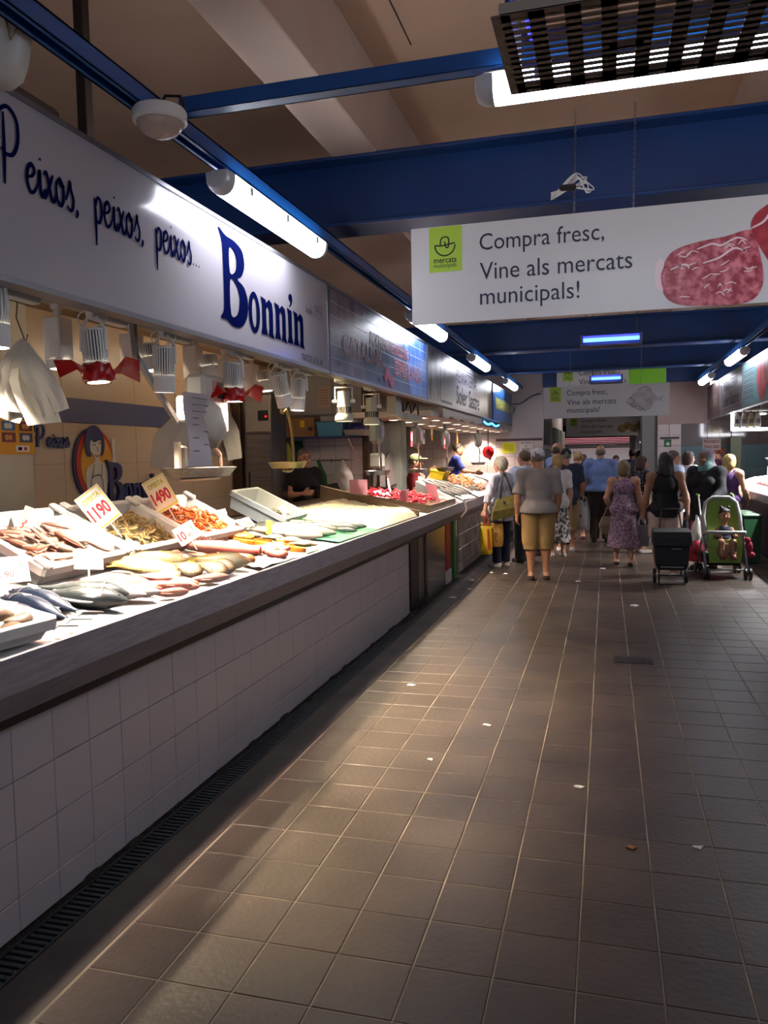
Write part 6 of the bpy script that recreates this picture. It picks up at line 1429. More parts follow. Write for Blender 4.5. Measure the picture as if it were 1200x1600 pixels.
# small hanging tags over the far counter
for k, (y, z, c, lab) in enumerate([(9.5, 1.86, 'd0485a', 'white red tag strip hanging by the grey green panel'), (10.7, 1.95, 'e0a81e', 'yellow card hanging under the canopy, nearer one'), (12.6, 1.93, 'e0a81e', 'yellow card hanging under the canopy, farther one'), (11.6, 1.84, 'd0485a', 'white red tag strip hanging between the scales'), (10.2, 1.9, 'e8e4de', 'white card hanging under the canopy edge')]):
    t = thing('hanging_tag', lab, 'tag', (-2.3, y, z))
    g = MB(); g.b2((-.004, -.05, -.09), (.004, .05, .09)); obj('card', g, mat('tag_'+c, c, .5), t)
    g = MB(); g.b2((.004, -.03, -.02), (.006, .03, .05)); obj('printed_mark', g, m_paper if c != 'e8e4de' else m_ink, t)
    g = MB(); g.tube([(0, 0, .09), (0, 0, 2.13-z)], .003, 4); obj('string', g, m_steel, t)
# driver box and wires before the canopy
t = thing('junction_box', 'square white junction box with black looping wires under the blue sign', 'box', (-2.15, 8.15, 2.10))
g = MB(); g.b2((-.05, -.12, -.02), (.05, .12, .18), .006); g.b2((-.03, .12, -.02), (.03, 1.2, .03), .004); g.tube([(0, 0, .18), (0, 0, .24)], .01, 5); obj('housing', g, m_offw, t)
for k in range(3):
    g = MB(); g.tube(spline([(.1+.36*k, .06), (.24+.36*k, .15), (.34+.36*k, .13), (.38+.36*k, .04)], 4), .012, 6); g.v = [(.012*math.cos(i), a, b) for i, (a, b, c) in enumerate(g.v)]; obj('cable', g, m_black, t)
for k in range(3):
    g = MB(); g.lathe([(.055, .03), (.06, .02), (.06, -.05), (.05, -.055)], 18, Matrix.Translation((0, .34+.36*k, 0))); obj('lamp_can', g, m_offw, t, 'auto')
    g = MB(); g.lathe([(.048, -.052), (.001, -.053)], 16, Matrix.Translation((0, .34+.36*k, 0)), False); obj('lens', g, MATS['downlight_lens'], t)
l = bpy.data.lights.new('can_light', 'SPOT'); l.energy = DOWN*2.5; l.color = (1, .84, .66); l.spot_size = 2.2; l.spot_blend = .6; link('can_light', l, t, (0, .8, -.08))
# goods on the far counter
f0 = fish('far_silver_fish', 'silver fish laid in rows on the second counter', 'fish', .3, 'slim', .9, fm_silv, m_fin_g, .6, group='silver fish on the second counter')
r = random.Random(31)
for k in range(46):
    y = 10.95+.052*k+(.3 if k > 24 else 0); x0 = -2.50+.2*(k % 2)+r.uniform(-.03, .03)
    lay(f0, (x0, y), (x0+.26, y+.10), first=(k == 0), base=.33, zf=bed2_z, slope=.48, dz=.02*((k % 3) == 0))
f0 = fish('far_pink_fish', 'pink fish among the silver ones on the second counter', 'fish', .3, 'bream', .6, fm_pink, m_fin_p, .4, group='pink fish on the second counter')
for k in range(12): 
    y = 13.0+.30*k; x0 = -2.16+r.uniform(-.05, .05); lay(f0, (x0-.1, y), (x0+.14, y+.08), first=(k == 0), base=.34, zf=bed2_z, slope=.48)
pm = prawn_mesh('langoustine', m_lang, .16, .016)
for k in range(170):
    u, v = r.gauss(0, .5), r.gauss(0, .5); u = max(-1, min(1, u)); v = max(-1, min(1, v)); x = -2.32+.22*u; y = 13.2+1.0*v
    o = link('langoustine', pm, None, (x, y, bed2_z(x)+.02+.10*(1-abs(u))*(1-abs(v))*r.random()), (r.uniform(-.5, .5), .45+r.uniform(-.4, .4), r.uniform(0, 6.28))); tag(o, 'orange langoustine heaped on the second counter', 'langoustine', 'langoustines on the second counter')
for k, (x, y, w, lab) in enumerate([(-2.15, 11.4, .3, 'white wrapping paper under the nearer silver fish'), (-2.1, 12.6, .35, 'white wrapping paper before the langoustine heap'), (-2.12, 14.4, .4, 'white wrapping paper past the langoustine heap'), (-2.12, 15.9, .4, 'white wrapping paper at the end of the second counter')]):
    sheet('white_paper', lab, 'paper', [(x+.2, y-w), (x+.2, y+w), (x-.3, y+w), (x-.3, y-w)], m_paper, .006, .03, bed2_z)
t = thing('yellow_tub', 'yellow plastic tub standing behind the langoustines', 'tub', (-2.52, 12.15, bed2_z(-2.52)-.02), rot=(0, .2, 0))
g = MB(); g.loft([[(-.09, -.2, 0), (.09, -.2, 0), (.09, .2, 0), (-.09, .2, 0)], [(-.11, -.24, .16), (.11, -.24, .16), (.11, .24, .16), (-.11, .24, .16)]]); obj('body', g, mat('yellow_plastic', 'd9bf2a', .35), t)
g = MB(); g.box((0, 0, .16), (.24, .5, .02), None, .006); obj('rim', g, mat('yellow_plastic', 'd9bf2a', .35), t)
paper_bags('plastic_bag_bunch', 'white bags hanging by the grey green panel behind the prawns', (-2.80, 10.28, 1.72), [(-.1, .02, 1.2), (.15, -.03, 1.1), (.0, .06, 1.25)], m_film2, .34, .40, 1.3, 2.13)
tag(obj('white_machine', MB().b2((-2.98, 9.9, 1.50), (-2.80, 10.1, 1.70), .03), mat('pale_green_plastic', 'c2d0c6', .4)), 'pale green label printer hanging behind the first far scale', 'machine')
# notices on the end wall
M = plane_M((0, 0, 0), 'front')
t = thing('wall_notice', 'white notice reading NO TOCAR EL GENERO on the far end wall', 'notice', (-1.80, 17.285, 1.69))
g = MB(); g.plate([(0, 0), (.28, 0), (.28, .25), (0, .25)], 0, .004, M); obj('sheet', g, m_paper, t)
g = MB(); text(g, 'NO TOCAR', .03, .18, .22, .045, M, .006, .01); text(g, 'EL', .115, .11, .05, .04, M, .006, .01); text(g, 'GENERO', .05, .04, .18, .045, M, .006, .01); obj('lettering', g, m_ink, t)
t = thing('wall_notice', 'fluorescent yellow notice on the far end wall', 'notice', (-2.17, 17.285, 1.68))
g = MB(); g.plate([(0, 0), (.28, 0), (.28, .22), (0, .22)], 0, .004, M); obj('sheet', g, mat('fluo_yellow', 'e4f02a', .7), t)
g = MB()
for k in range(4): ribbon(g, [(.04, .17-.04*k), (.1, .175-.04*k), (.17, .165-.04*k), (.24, .17-.04*k)], .016, M, .006)
obj('handwriting', g, mat('orange_ink', 'c0a01a', .6), t)
t = thing('wall_notice', 'green square notice on the right tiled pillar', 'notice', (1.13, 17.285, 1.74))
g = MB(); g.plate([(0, 0), (.14, 0), (.14, .15), (0, .15)], 0, .004, M); obj('sheet', g, mat('exit_green', '1f6a3a', .5), t)
g = MB(); g.plate([(.03, .06), (.08, .11), (.08, .085), (.11, .085), (.11, .035), (.08, .035), (.08, .01)], .004, .006, M); obj('arrow', g, m_paper, t)
t = thing('no_smoking_sign', 'round red bordered sign low on the right tiled pillar', 'notice', (1.24, 17.285, 1.56))
g = MB(); g.plate(oval(0, 0, .07, .07, 20), 0, .004, M); obj('disc', g, m_paper, t)
g = MB(); ribbon(g, oval(0, 0, .06, .06, 20)+[(.06, 0)], .018, M, .006); ribbon(g, [(-.04, .04), (.04, -.04)], .016, M, .006); obj('red_ring', g, m_cr, t)
t = thing('security_camera', 'pale security camera with a loose wire on the upper end wall', 'camera', (-1.95, 17.2, 2.62))
g = MB(); g.cyl((0, .08, 0), (0, -.25, -.04), .07, n=14); obj('body', g, mat('dusty_plastic', '8f8d92', .5), t, 'auto')
g = MB(); g.tube(spline([(.0, .1), (.2, .12), (.4, .25), (.6, .3)], 4), .01, 5); g.v = [(a, .08+.01*math.cos(i), b) for i, (a, b, c) in enumerate(g.v)]; obj('cable', g, m_black, t)

# ------------------------------------------------------------------ right stall
t = thing('wall_notice', 'white notice reading PROHIBIDO TOCAR EL GENERO hanging by the right stall', 'notice', (1.60, 14.8, 1.66))
g = MB(); g.plate([(0, 0), (.29, 0), (.29, .19), (0, .19)], 0, .008, M); obj('sheet', g, m_paper, t)
g = MB(); text(g, 'PROHIBIDO', .02, .115, .25, .055, M, .01, .02); text(g, 'TOCAR EL GENERO', .02, .025, .25, .055, M, .01, .02); obj('lettering', g, mat('dark_red_print', '7d1f30', .4), t)
g = MB(); g.tube([(.02, 0, .19), (.02, 0, .63)], .003, 4); g.tube([(.27, 0, .19), (.27, 0, .63)], .003, 4); obj('string', g, m_steel, t)
t = thing('stall_light_frame', 'white lit bar with an upright hanging across the right stall', 'lamp', (2.1, 15.0, 2.0))
g = MB(); g.box((.45, 0, 0), (.9, .05, .05), None, .006); obj('lit_bar', g, mat('white_lit_bar', 'ffffff', .4, emit='f4f4ff', estr=16.), t)
g = MB(); g.box((.0, 0, .15), (.05, .05, .33), None, .006); obj('lit_post', g, mat('white_lit_bar', 'ffffff', .4, emit='f4f4ff', estr=16.), t)
g = MB(); g.box((.45, 0, .33), (.95, .3, .03), None, .004); g.tube([(.88, 0, .02), (.88, 0, .32)], .01, 5); g.tube([(.45, 0, .33), (.45, 0, 1.2)], .01, 5); obj('carrier', g, m_offw, t)
for k, x in enumerate((2.16, 2.27, 2.38, 2.49)):
    t = thing('hanging_lamp', ['white', 'white', 'cream', 'white'][k]+' bottle shaped lamp before the lit bar, ' + ['leftmost of four', 'second of four from the aisle', 'the cream coloured one', 'rightmost of four'][k], 'lamp', (x, 14.92, 2.283), 0, 'bottle shaped lamps on the right')
    g = MB(); g.lathe([(.022, 0), (.026, -.03), (.046, -.07), (.05, -.22), (.044, -.24), (.01, -.245)], 18); obj('body', g, m_white if k != 2 else mat('cream_plastic', 'e2d6a4', .4), t, 'auto')
    g = MB(); g.b2((-.03, -.053, -.18), (.03, -.046, -.11)); obj('label_patch', g, mat('grey_print', '5a5a66', .4), t)
    g = MB(); g.tube([(0, 0, 0), (0, 0, .03)], .012, 6); obj('stem', g, m_dsteel, t)
for k, y in enumerate((11.6, 13.4, 15.2)):
    t = thing('recessed_downlight', 'bright lamp over the right counter, ' + ['nearest', 'middle', 'farthest'][k], 'lamp', (2.6, y, 2.28), 0, 'lamps over the right counter')
    g = MB(); g.lathe([(.05, .02), (.09, .0), (.09, -.02), (.07, -.03)], 18); obj('ring', g, m_white, t)
    g = MB(); g.lathe([(.068, -.02), (.001, -.021)], 16, None, False); obj('lens', g, MATS['downlight_lens'], t)
    spot_light(t, (-.1, -.1, -1), 125, DOWN*8.0, (1, .96, .95), loc=(0, 0, -.05))
g = MB(); vs = []; nx, ny = 14, 60
for j in range(ny+1):
    for i in range(nx+1):
        u, v = i/nx, j/ny; x = 2.32+.85*u; y = 10.4+5.7*v; e = max(0, min(1, u/.2, (1-u)/.2, v/.05, (1-v)/.05)); vs.append((x, y, .99+.165*(x-2.26)+.14*e**.6*(.75+.25*math.sin(v*23+u*4))+.015*r.uniform(-1, 1)*e))
g.add(vs, [(j*(nx+1)+i, j*(nx+1)+i+1, (j+1)*(nx+1)+i+1, (j+1)*(nx+1)+i) for j in range(ny) for i in range(nx)]); tag(obj('crushed_ice', g, mat('white_ice', 'ece9ea', .3, bump=.8, bscale=80), None, True), 'white ice heaped on the right counter', 'ice', kind='stuff')
f0 = fish('right_pink_fish', 'pink fish on the ice of the right counter', 'fish', .3, 'slim', 1.0, fm_pink, m_fin_p, .5, group='pink fish on the right counter')
zr = lambda x: .99+.165*(x-2.26)+.02
for k in range(22):
    y = 11.2+.14*k; lay(f0, (2.62+r.uniform(-.04, .04), y+.05), (2.34+r.uniform(-.02, .02), y), first=(k == 0), base=.34, zf=zr, slope=-.165, dz=.05)
t = thing('hanging_scale', 'grey scale with a round pan hanging over the right counter', 'scale', (2.45, 12.6, 0))
g = MB(); g.b2((-.08, -.14, 1.80), (.08, .14, 2.1), .05); obj('body', g, mat('scale_green', '8f9a8c', .4), t)
g = MB(); g.tube([(0, 0, 2.1), (0, 0, 2.29)], .02, 6); g.tube([(0, 0, 1.8), (0, 0, 1.48)], .02, 6); g.tube([(-.15, 0, 1.5), (-.16, 0, 1.66), (-.05, 0, 1.7), (0, 0, 1.82)], .012, 6); obj('arm', g, m_steel, t)
g = MB(); scale_tray(g, 0, 0, 1.475, .24, .3); obj('pan', g, m_steel, t, 'auto')
tag(obj('wall_poster', MB().b2((2.35, 17.0, 1.2), (2.55, 17.05, 1.92), .006), mat('pale_green_card', '9aa48a', .6)), 'pale green poster panel behind the right vendor', 'poster')
t = thing('price_card', 'white price card standing on the ice of the right counter', 'price card', (2.62, 14.3, 1.24))
g = MB(); g.b2((-.08, -.004, 0), (.08, .004, .13)); obj('sheet', g, m_paper, t)
t = thing('price_card', 'purple price card in the fish of the right counter', 'price card', (2.5, 12.4, 1.16)); g = MB(); g.b2((-.05, -.004, 0), (.05, .004, .12)); obj('sheet', g, mat('purple_card', '5a4a7a', .6), t)
# ------------------------------------------------------------------ people
SKIN = {'fair': ('d6a488', 'c79178'), 'tan': ('c08a68', 'b07a58'), 'olive': ('a5775a', '94684c'), 'red': ('d29a80', 'c08468')}
def skin_mat(k): return mat('skin_'+k, SKIN[k][0], .5, col2=SKIN[k][1], scale=5, sub=.1)
def cloth(hexa, hex2=None, sc=8, st=None, f=(.4, .6)): return mat('cloth_'+hexa+(hex2 or ''), hexa, .85, col2=hex2, scale=sc, stretch=st, bump=.35, bscale=11, fac=f)
def hairm(hexa, h2=None): return mat('hair_'+hexa, hexa, .5, col2=h2 or hexa, scale=30, stretch=(4, 4, .6), bump=.35, bscale=60)
def _n(v): v = np.array(v, float); return v/np.linalg.norm(v)
def hand_mesh(wrist, d, palm_n, side, curl, s, hh=.0055):
    """palm, four unequal fingers and a thumb leaving the side of the palm"""
    d = _n(d); pn = np.array(palm_n, float); pn = _n(pn-d*pn.dot(d)); sd = np.cross(d, pn)*side   # sd points to the thumb side
    S = SDF(); w = np.array(wrist)
    for a in (-.6, -.2, .2, .6): S.cone(w+d*.01*s+sd*a*.028*s, w+d*.078*s+sd*a*.052*s, .017*s, .0125*s)
    for i, (a, L) in enumerate(((.78, .070), (.26, .078), (-.26, .072), (-.78, .056))):
        b = w+d*.080*s+sd*a*.036*s; q = d; p0 = b; r = .0098*s
        for j, (fr, cu) in enumerate(((.45, curl*.55), (.32, curl*1.0), (.25, curl*.8))):
            q = _n(q*math.cos(cu)+pn*math.sin(cu)) if cu else q; p1 = p0+q*L*fr*s; S.cone(p0, p1, r, r*.9, k=.004); p0 = p1; r *= .88
            pn2 = pn
    b = w+d*.025*s+sd*.028*s; t1 = b+_n(d*.65+sd*.75+pn*.25)*.04*s; t2 = t1+_n(d*.9+sd*.25+pn*(.2+curl*.5))*.032*s
    S.cone(b, t1, .0145*s, .011*s); S.cone(t1, t2, .0108*s, .009*s, k=.004)
    return S.mesh(hh, .010, .012)
def rotz(a): return np.array([[math.cos(a), -math.sin(a), 0], [math.sin(a), math.cos(a), 0], [0, 0, 1]])
def rotx(a): return np.array([[1, 0, 0], [0, math.cos(a), -math.sin(a)], [0, math.sin(a), math.cos(a)]])
WAIT = []
def person(label, x, y, yaw, h=1.70, w=1.0, female=False, belly=0., skin='fair', L=((.22, 0, -1), (.10, .15, -1)), R=((.22, 0, -1), (.10, .15, -1)), curlL=.5, curlR=.5,
           step=(0., 0.), lean=0., head=(0., 0.), top=None, bottom=None, hair=None, hat=None, shoe='2a2522', glasses=None, z0=0., group=None, apron=None, vox=.02, strap=None, legs=True):
    s = h/1.70; t = thing('person', label, 'person', (x, y, z0), yaw, group); sk = skin_mat(skin); P = lambda *a: np.array(a, float)*s
    hw = .088*(1.05 if female else 1)*(.6+.4*w); sw = (.172 if female else .192)*(.5+.5*w)
    ln = lambda z: np.array([0, math.sin(lean)*max(0, z-.9)*s, 0])  # forward lean above the hips
    hipz, kz, az = .90, .485, .085
    J = {}
    for side, st in ((-1, step[0]), (1, step[1])):
        hip = P(side*hw, 0, hipz); ank = P(side*hw*1.05, st, az+max(0, -st)*.22); kn = (hip+ank)/2+P(0, .02+.05*abs(st), .02); kn[2] = max(kn[2], .47*s)
        J[side] = [hip, kn, ank]
    sh = {}; A = {}
    for side, arm in ((-1, L), (1, R)):
        a = P(side*sw, 0, 1.385)+ln(1.385)+P(0, -.012, 0); u = _n((arm[0][0]*side, arm[0][1], arm[0][2])); f = _n((arm[1][0]*side, arm[1][1], arm[1][2]))
        el = a+u*.285*s; wr = el+f*.245*s; A[side] = (a, el, wr, f)
    neck = P(0, -.012, 1.44)+ln(1.44)*1.0; hc = P(0, .012, 1.585)+ln(1.60)*1.1
    # ---- body, one surface
    B = SDF(); k = 1.0
    torso = [((0, .0, .945), (.158*w*(1.06 if female else 1), .118*w, .125)), ((0, .0, 1.09), (.138*w*(.95 if female else 1.04), .104*w, .15)), ((0, -.005, 1.27), (.158*(.45+.55*w), .112*w, .155))]
    if belly: torso.append(((0, .06*w, 1.05), (.13*w, .10*w+belly, .14)))
    if female: torso += [((-.075*w, .085*w, 1.25), (.062, .058, .062)), ((.075*w, .085*w, 1.25), (.062, .058, .062))]
    torso = [(P(*c)+ln(c[2]), P(*r)) for c, r in torso]
    for c, r in torso: B.ell(c, r)
    B.cone(P(-sw*.86/1, 0, 1.385)+ln(1.385), P(sw*.86, 0, 1.385)+ln(1.385), .062*s, .062*s)
    B.cone(neck-P(0, 0, .03), hc+P(0, -.02, -.05), .058*s, .054*s)
    lw = .55+.45*w
    for side in (-1, 1):
        hip, kn, ank = J[side]; a, el, wr, f = A[side]
        B.cone(hip, kn, .086*s*lw, .056*s*lw); B.cone(kn, kn+(ank-kn)*.35, .054*s*lw, .057*s*lw); B.cone(kn+(ank-kn)*.35, ank, .057*s*lw, .036*s)
        B.cone(ank-P(0, .03, .03), ank+P(side*.012, .14, -.052), .036*s, .028*s)
        B.ell(a, (.066*s*lw,)*3); B.cone(a, el, .052*s*lw, .041*s*lw); B.cone(el, el+(wr-el)*.3, .041*s*lw, .042*s*lw); B.cone(el+(wr-el)*.3, wr, .042*s*lw, .027*s)
    parts = [B.mesh(vox, .035*s)]
    # ---- head, modelled in its own frame then turned
    Rh = rotz(head[0]) @ rotx(-head[1]-lean*.5)
    hs = s; s = s*1.05; Hd = SDF()
    E = lambda c, r, kk=None: Hd.ell(np.array(c)*s, np.array(r)*s, k=kk)
    E((0, -.012, .035), (.073, .092, .083)); E((0, .028, -.03), (.058, .060, .080)); E((0, .052, -.085), (.034, .032, .027)); E((0, .015, -.055), (.055, .06, .05))
    E((0, .076, .022), (.048, .014, .011), .012); E((-.04, .06, -.03), (.022, .022, .02)); E((.04, .06, -.03), (.022, .022, .02))
    Hd.cone(np.array((0, .088, .008))*s, np.array((0, .108, -.030))*s, .009*s, .0145*s, k=.012); E((0, .084, -.058), (.024, .010, .0065), .008); E((0, .083, -.069), (.020, .010, .006), .008)
    for q in (-1, 1): E((q*.074, -.008, -.012), (.010, .021, .033), .008)
    Hd.cone(np.array((0, -.02, -.05))*s, np.array((0, -.03, -.125))*s, .052*s, .052*s)
    V, Q = Hd.mesh(.0075, .018); parts.append((V @ Rh.T+hc, Q)); s = hs
    for side, cu in ((-1, curlL), (1, curlR)):
        a, el, wr, f = A[side]; pn = np.array([-side*1.0, .15, .0]); parts.append(hand_mesh(wr-f*.005*s, f, pn, side, cu, s))
    link('body', np_mesh('body', parts, sk), t)
    # ---- face details
    s = hs*1.05
    for q in (-1, 1):
        c = Rh @ (np.array((q*.031, .0805, .002))*s)+hc
        g = MB(); g.ell(c, (.0125*s, .009*s, .0075*s), 8, 6); e = obj('eye', g, mat('eye_dark', '2a2320', .2), t, True)
        pts = [Rh @ (np.array((q*u, .0895-abs(u)*.08, .024+.004*math.sin(v)))*s)+hc for u, v in ((.014, 0), (.03, 1.4), (.048, 2.4))]
        g = MB(); g.tube(pts, .004*s, 5); obj('eyebrow', g, mat('brow', '4a3a2e', .7), t)
    g = MB(); g.tube([Rh @ (np.array((u, .0945-u*u*22, -.0632))*s)+hc for u in (-.022, -.011, 0, .011, .022)], .0032*s, 5); obj('mouth', g, mat('lip', '8f4a42', .5), t)
    if glasses:
        g = MB(); M = Matrix.Translation(hc) @ Matrix(Rh.tolist()).to_4x4()
        for q in (-1, 1): g.tube([M @ Vector((q*.033*s+.024*s*math.cos(a), .098*s, .0+.018*s*math.sin(a))) for a in [2*PI*i/12 for i in range(13)]], .0025*s, 4, False); g.tube([M @ Vector((q*.057*s, .096*s, .004*s)), M @ Vector((q*.077*s, -.0, .004*s))], .0025*s, 4)
        g.tube([M @ Vector((-.01*s, .1*s, .004*s)), M @ Vector((.01*s, .1*s, .004*s))], .0025*s, 4); obj('glasses', g, mat('glasses_frame', glasses, .4), t)
    # ---- hair
    if hair:
        st, c1, c2 = hair; H = SDF(); m = hairm(c1, c2); e = lambda c, r, cut=(): H.ell(np.array(c)*s, np.array(r)*s, cut=[(np.array(p)*s, _n(n)) for p, n in cut])
        slope = [((0, .07, .062), (0, .64, -.77))]
        face = [((0, .052, -.02), (0, 1, -.25))]
        if st == 'short': e((0, -.018, .040), (.0805, .100, .0875), slope)
        elif st == 'fringe': e((0, -.03, .01), (.081, .095, .07), [((0, .0, .03), (0, .55, .83)), ((0, .0, -.05), (0, .5, -.87))])
        elif st == 'curly': e((0, -.02, .045), (.092, .108, .098), slope); e((0, -.06, .0), (.086, .07, .085), face)
        elif st in ('bob', 'long', 'bun', 'ponytail', 'ponylow'):
            e((0, -.018, .042), (.086, .104, .092), slope)
            if st in ('bob', 'long'): e((0, -.035, -.005), (.096, .088, .10), face); e((0, -.045, -.06), (.094, .075, .075), face)
            if st == 'long': H.cone(np.array((0, -.085, -.05))*s, np.array((.01, -.105, -.15))*s, .075*s, .055*s); H.cone(np.array((.05, -.07, -.05))*s, np.array((.07, -.075, -.14))*s, .05*s, .035*s); H.cone(np.array((-.05, -.07, -.05))*s, np.array((-.07, -.075, -.14))*s, .05*s, .035*s)
            if st == 'bun': e((0, -.115, .05), (.042, .036, .042))
            if st == 'ponytail': H.cone(np.array((0, -.10, .05))*s, np.array((0, -.145, .0))*s, .035*s, .042*s); H.cone(np.array((0, -.145, .0))*s, np.array((0, -.135, -.16))*s, .044*s, .02*s)
        V, Q = H.mesh(.009, .02, wob=(.004, 60, len(label))); link('hair', np_mesh('hair', [(V @ Rh.T+hc, Q)], m), t)
    if hat:
        kind, c1 = hat; m = cloth(c1)
        if kind == 'cap':
            H = SDF(); H.ell(np.array((0, -.010, .048))*s, np.array((.087, .107, .088))*s, cut=[(np.array((0, 0, .022))*s, _n((0, -.05, -1)))])
            V, Q = H.mesh(.008, .01); link('cap', np_mesh('cap', [(V @ Rh.T+hc, Q)], m), t)
            H = SDF(); H.ell(np.array((0, .115, .048))*s, np.array((.068, .075, .011))*s); V, Q = H.mesh(.006, .01); link('cap_peak', np_mesh('cap_peak', [(V @ Rh.T+hc, Q)], m), t)
        elif kind == 'hijab':
            H = SDF(); e = lambda c, r: H.ell(np.array(c)*s, np.array(r)*s)
            e((0, -.022, .035), (.092, .108, .098)); e((0, -.02, -.04), (.09, .092, .10)); e((0, -.01, -.13), (.10, .10, .06)); H.cone(np.array((0, -.02, -.14))*s, np.array((.05, .07, -.26))*s, .10*s, .05*s); H.cone(np.array((0, -.03, -.14))*s, np.array((-.02, -.08, -.24))*s, .11*s, .09*s)
            H.cut = []
            V, Q = H.mesh(.010, .03, wob=(.005, 45, 1.))
            # leave the face open
            cc = V[Q].mean(1)/s; keep = ~((cc[:, 1] > .045) & (np.abs(cc[:, 0]) < .058-.1*np.abs(cc[:, 2]+.02)*.3) & (cc[:, 2] > -.105) & (cc[:, 2] < .072)); Q = Q[keep]
            link('headscarf', np_mesh('headscarf', [(V @ Rh.T+hc, Q)], m), t)
        elif kind == 'sunglasses':
            g = MB(); M = Matrix.Translation(hc) @ Matrix(Rh.tolist()).to_4x4()
            for q in (-1, 1): g.box(M @ Vector((q*.036*s, .045*s, .115*s)), (.05*s, .035*s, .02*s), None, .006); g.tube([M @ Vector((q*.06*s, .04*s, .11*s)), M @ Vector((q*.088*s, -.03*s, .05*s))], .004, 5)
            obj('sunglasses', g, m_black, t)
    # ---- clothes
    s = hs
    def upper(kind, ease, hem, sleeve, neckz=1.46, loose=0.):
        T = SDF(); top_cut = [] if kind != 'tank' else [(P(0, 0, 1.395)+ln(1.4), (0, .2, 1))]
        for c, r in torso: T.ell(c, r+ease)
        if not female and kind in ('tee', 'shirt'):
            for zz in (1.0, 1.12, 1.24): T.ell(P(0, .012*(zz < 1.1), zz)+ln(zz), P((.166+.01*(1.2-zz))*w, .122*w+belly*.7, .13)+ease*.6)
        for side in (-1, 1):
            a, el, wr, f = A[side]
            if kind != 'tank':
                T.ell(a, (.068*s*lw+ease*.75,)*3)
                if sleeve <= 1:
                    e1 = a+(el-a)*sleeve; d = _n(el-a); T.cone(a, el, .054*s*lw+ease*.8, .050*s*lw+ease*.7+loose*.45, cut=[(e1, d)])
                else:
                    e1 = el+(wr-el)*(sleeve-1); T.cone(a, el, .054*s*lw+ease, .046*s*lw+ease); T.cone(el, wr, .046*s*lw+ease, .036*s+ease, cut=[(e1, _n(wr-el))])
        if kind != 'tank': T.cone(P(-sw*.86, 0, 1.385)+ln(1.385), P(sw*.86, 0, 1.385)+ln(1.385), (.066*s+ease), (.066*s+ease)); T.cone(neck-P(0, 0, .05), neck+P(0, 0, .012 if kind in ('shirt', 'blouse', 'robe') else -.02), .07*s, .064*s)
        else:
            for q in (-1, 1): T.cone(P(q*.085, .03, 1.33)+ln(1.33), P(q*.095, -.02, 1.44)+ln(1.44), .03*s, .022*s); T.cone(P(q*.095, -.02, 1.44)+ln(1.44), P(q*.085, -.06, 1.32)+ln(1.3), .022*s, .03*s)
            top_cut = [(P(0, 0, 1.458), (0, 0, 1))]
        if hem < .95: T.cone(P(0, 0, 1.05), P(0, 0, hem-.06), .12*s*w+ease, (.150*w+loose)*s+ease*.5); T.ell(P(0, 0, .93), (.178*w*s+ease+loose*s, .138*w*s+ease+loose*s, .16*s))
        T.cut = top_cut+[(P(0, 0, hem), (0, 0, -1))]
        return T.mesh(vox, .03*s, .04, (.0065*s, 22, x*9+y))
    if top:
        kind, c1, c2, hem, sleeve = top[:5]; loose = top[5] if len(top) > 5 else .01
        m = c1 if not isinstance(c1, str) else cloth(c1, c2)
        nm = {'tee': 't_shirt', 'shirt': 'shirt', 'tank': 'tank_top', 'blouse': 'blouse', 'dress': 'dress', 'robe': 'tunic'}[kind]
        T = upper('tank' if kind == 'tank' or (kind == 'dress' and sleeve == 0) else kind, .016*s, max(hem, .80) if kind == 'dress' else hem, sleeve, 1.47 if kind in ('shirt', 'blouse') else 1.445, loose)
        ps = [T]
        if kind == 'dress':
            K = SDF(); n = 6; 
            K.ell(P(0, 0, .93), (.175*w*s+.015, .135*w*s+.015, .15*s)); K.cone(P(0, 0, .98), P(0, .0, hem-.02), .135*w*s, (.185*w+loose)*s); K.cone(P(-.06, 0, .9), P(-.09*w, step[0]*.4, hem-.02), .10*w*s, .15*w*s); K.cone(P(.06, 0, .9), P(.09*w, step[1]*.4, hem-.02), .10*w*s, .15*w*s)
            K.cut = [(P(0, 0, hem), (0, 0, -1)), (P(0, 0, 1.06), (0, 0, 1))]; ps.append(K.mesh(vox, .03, .06, (.007*s, 17, x+y)))
        link(nm, np_mesh(nm, ps, m), t)
        if kind in ('shirt',):
            g = MB(); g.lathe([(.066*s, -.03*s), (.070*s, .0), (.068*s, .022*s), (.062*s, .022*s)], 18, Matrix.Translation(neck+P(0, .004, .012)) @ Matrix.Rotation(-.25, 4, 'X'), False); obj('collar', g, m, t, True)
    if bottom:
        kind, c1, hem = bottom[:3]; loose = bottom[3] if len(bottom) > 3 else .0; m = c1 if not isinstance(c1, str) else cloth(c1)
        T = SDF(); T.ell(P(0, 0, .945), P(.163*w*(1.06 if female else 1)+.012, .124*w+.012, .13))
        if belly: T.ell(P(0, .05*w, 1.0), P(.13*w+.01, .10*w+belly, .09))
        if kind == 'skirt':
            T.cone(P(0, 0, .95), P(0, 0, hem-.02), .13*w*s, (.18*w+loose)*s); T.cone(P(-.07, 0, .9), P(-.09, 0, hem-.02), .10*s, .14*s); T.cone(P(.07, 0, .9), P(.09, 0, hem-.02), .10*s, .14*s)
        else:
            for side in (-1, 1):
                hip, kn, ank = J[side]; ez = .016+loose
                T.cone(hip, kn, .090*s*lw+ez, .060*s*lw+ez+loose*.6)
                if hem < .47: T.cone(kn, ank, .062*s*lw+ez, .048*s+ez)
        T.cut = [(P(0, 0, hem), (0, 0, -1)), (P(0, 0, 1.02), (0, 0, 1))]
        nm = {'trousers': 'trousers', 'shorts': 'shorts', 'skirt': 'skirt'}[kind]
        link(nm, np_mesh(nm, [T.mesh(vox*.9, .010, .03, (.004*s, 24, x*5-y))], m), t)
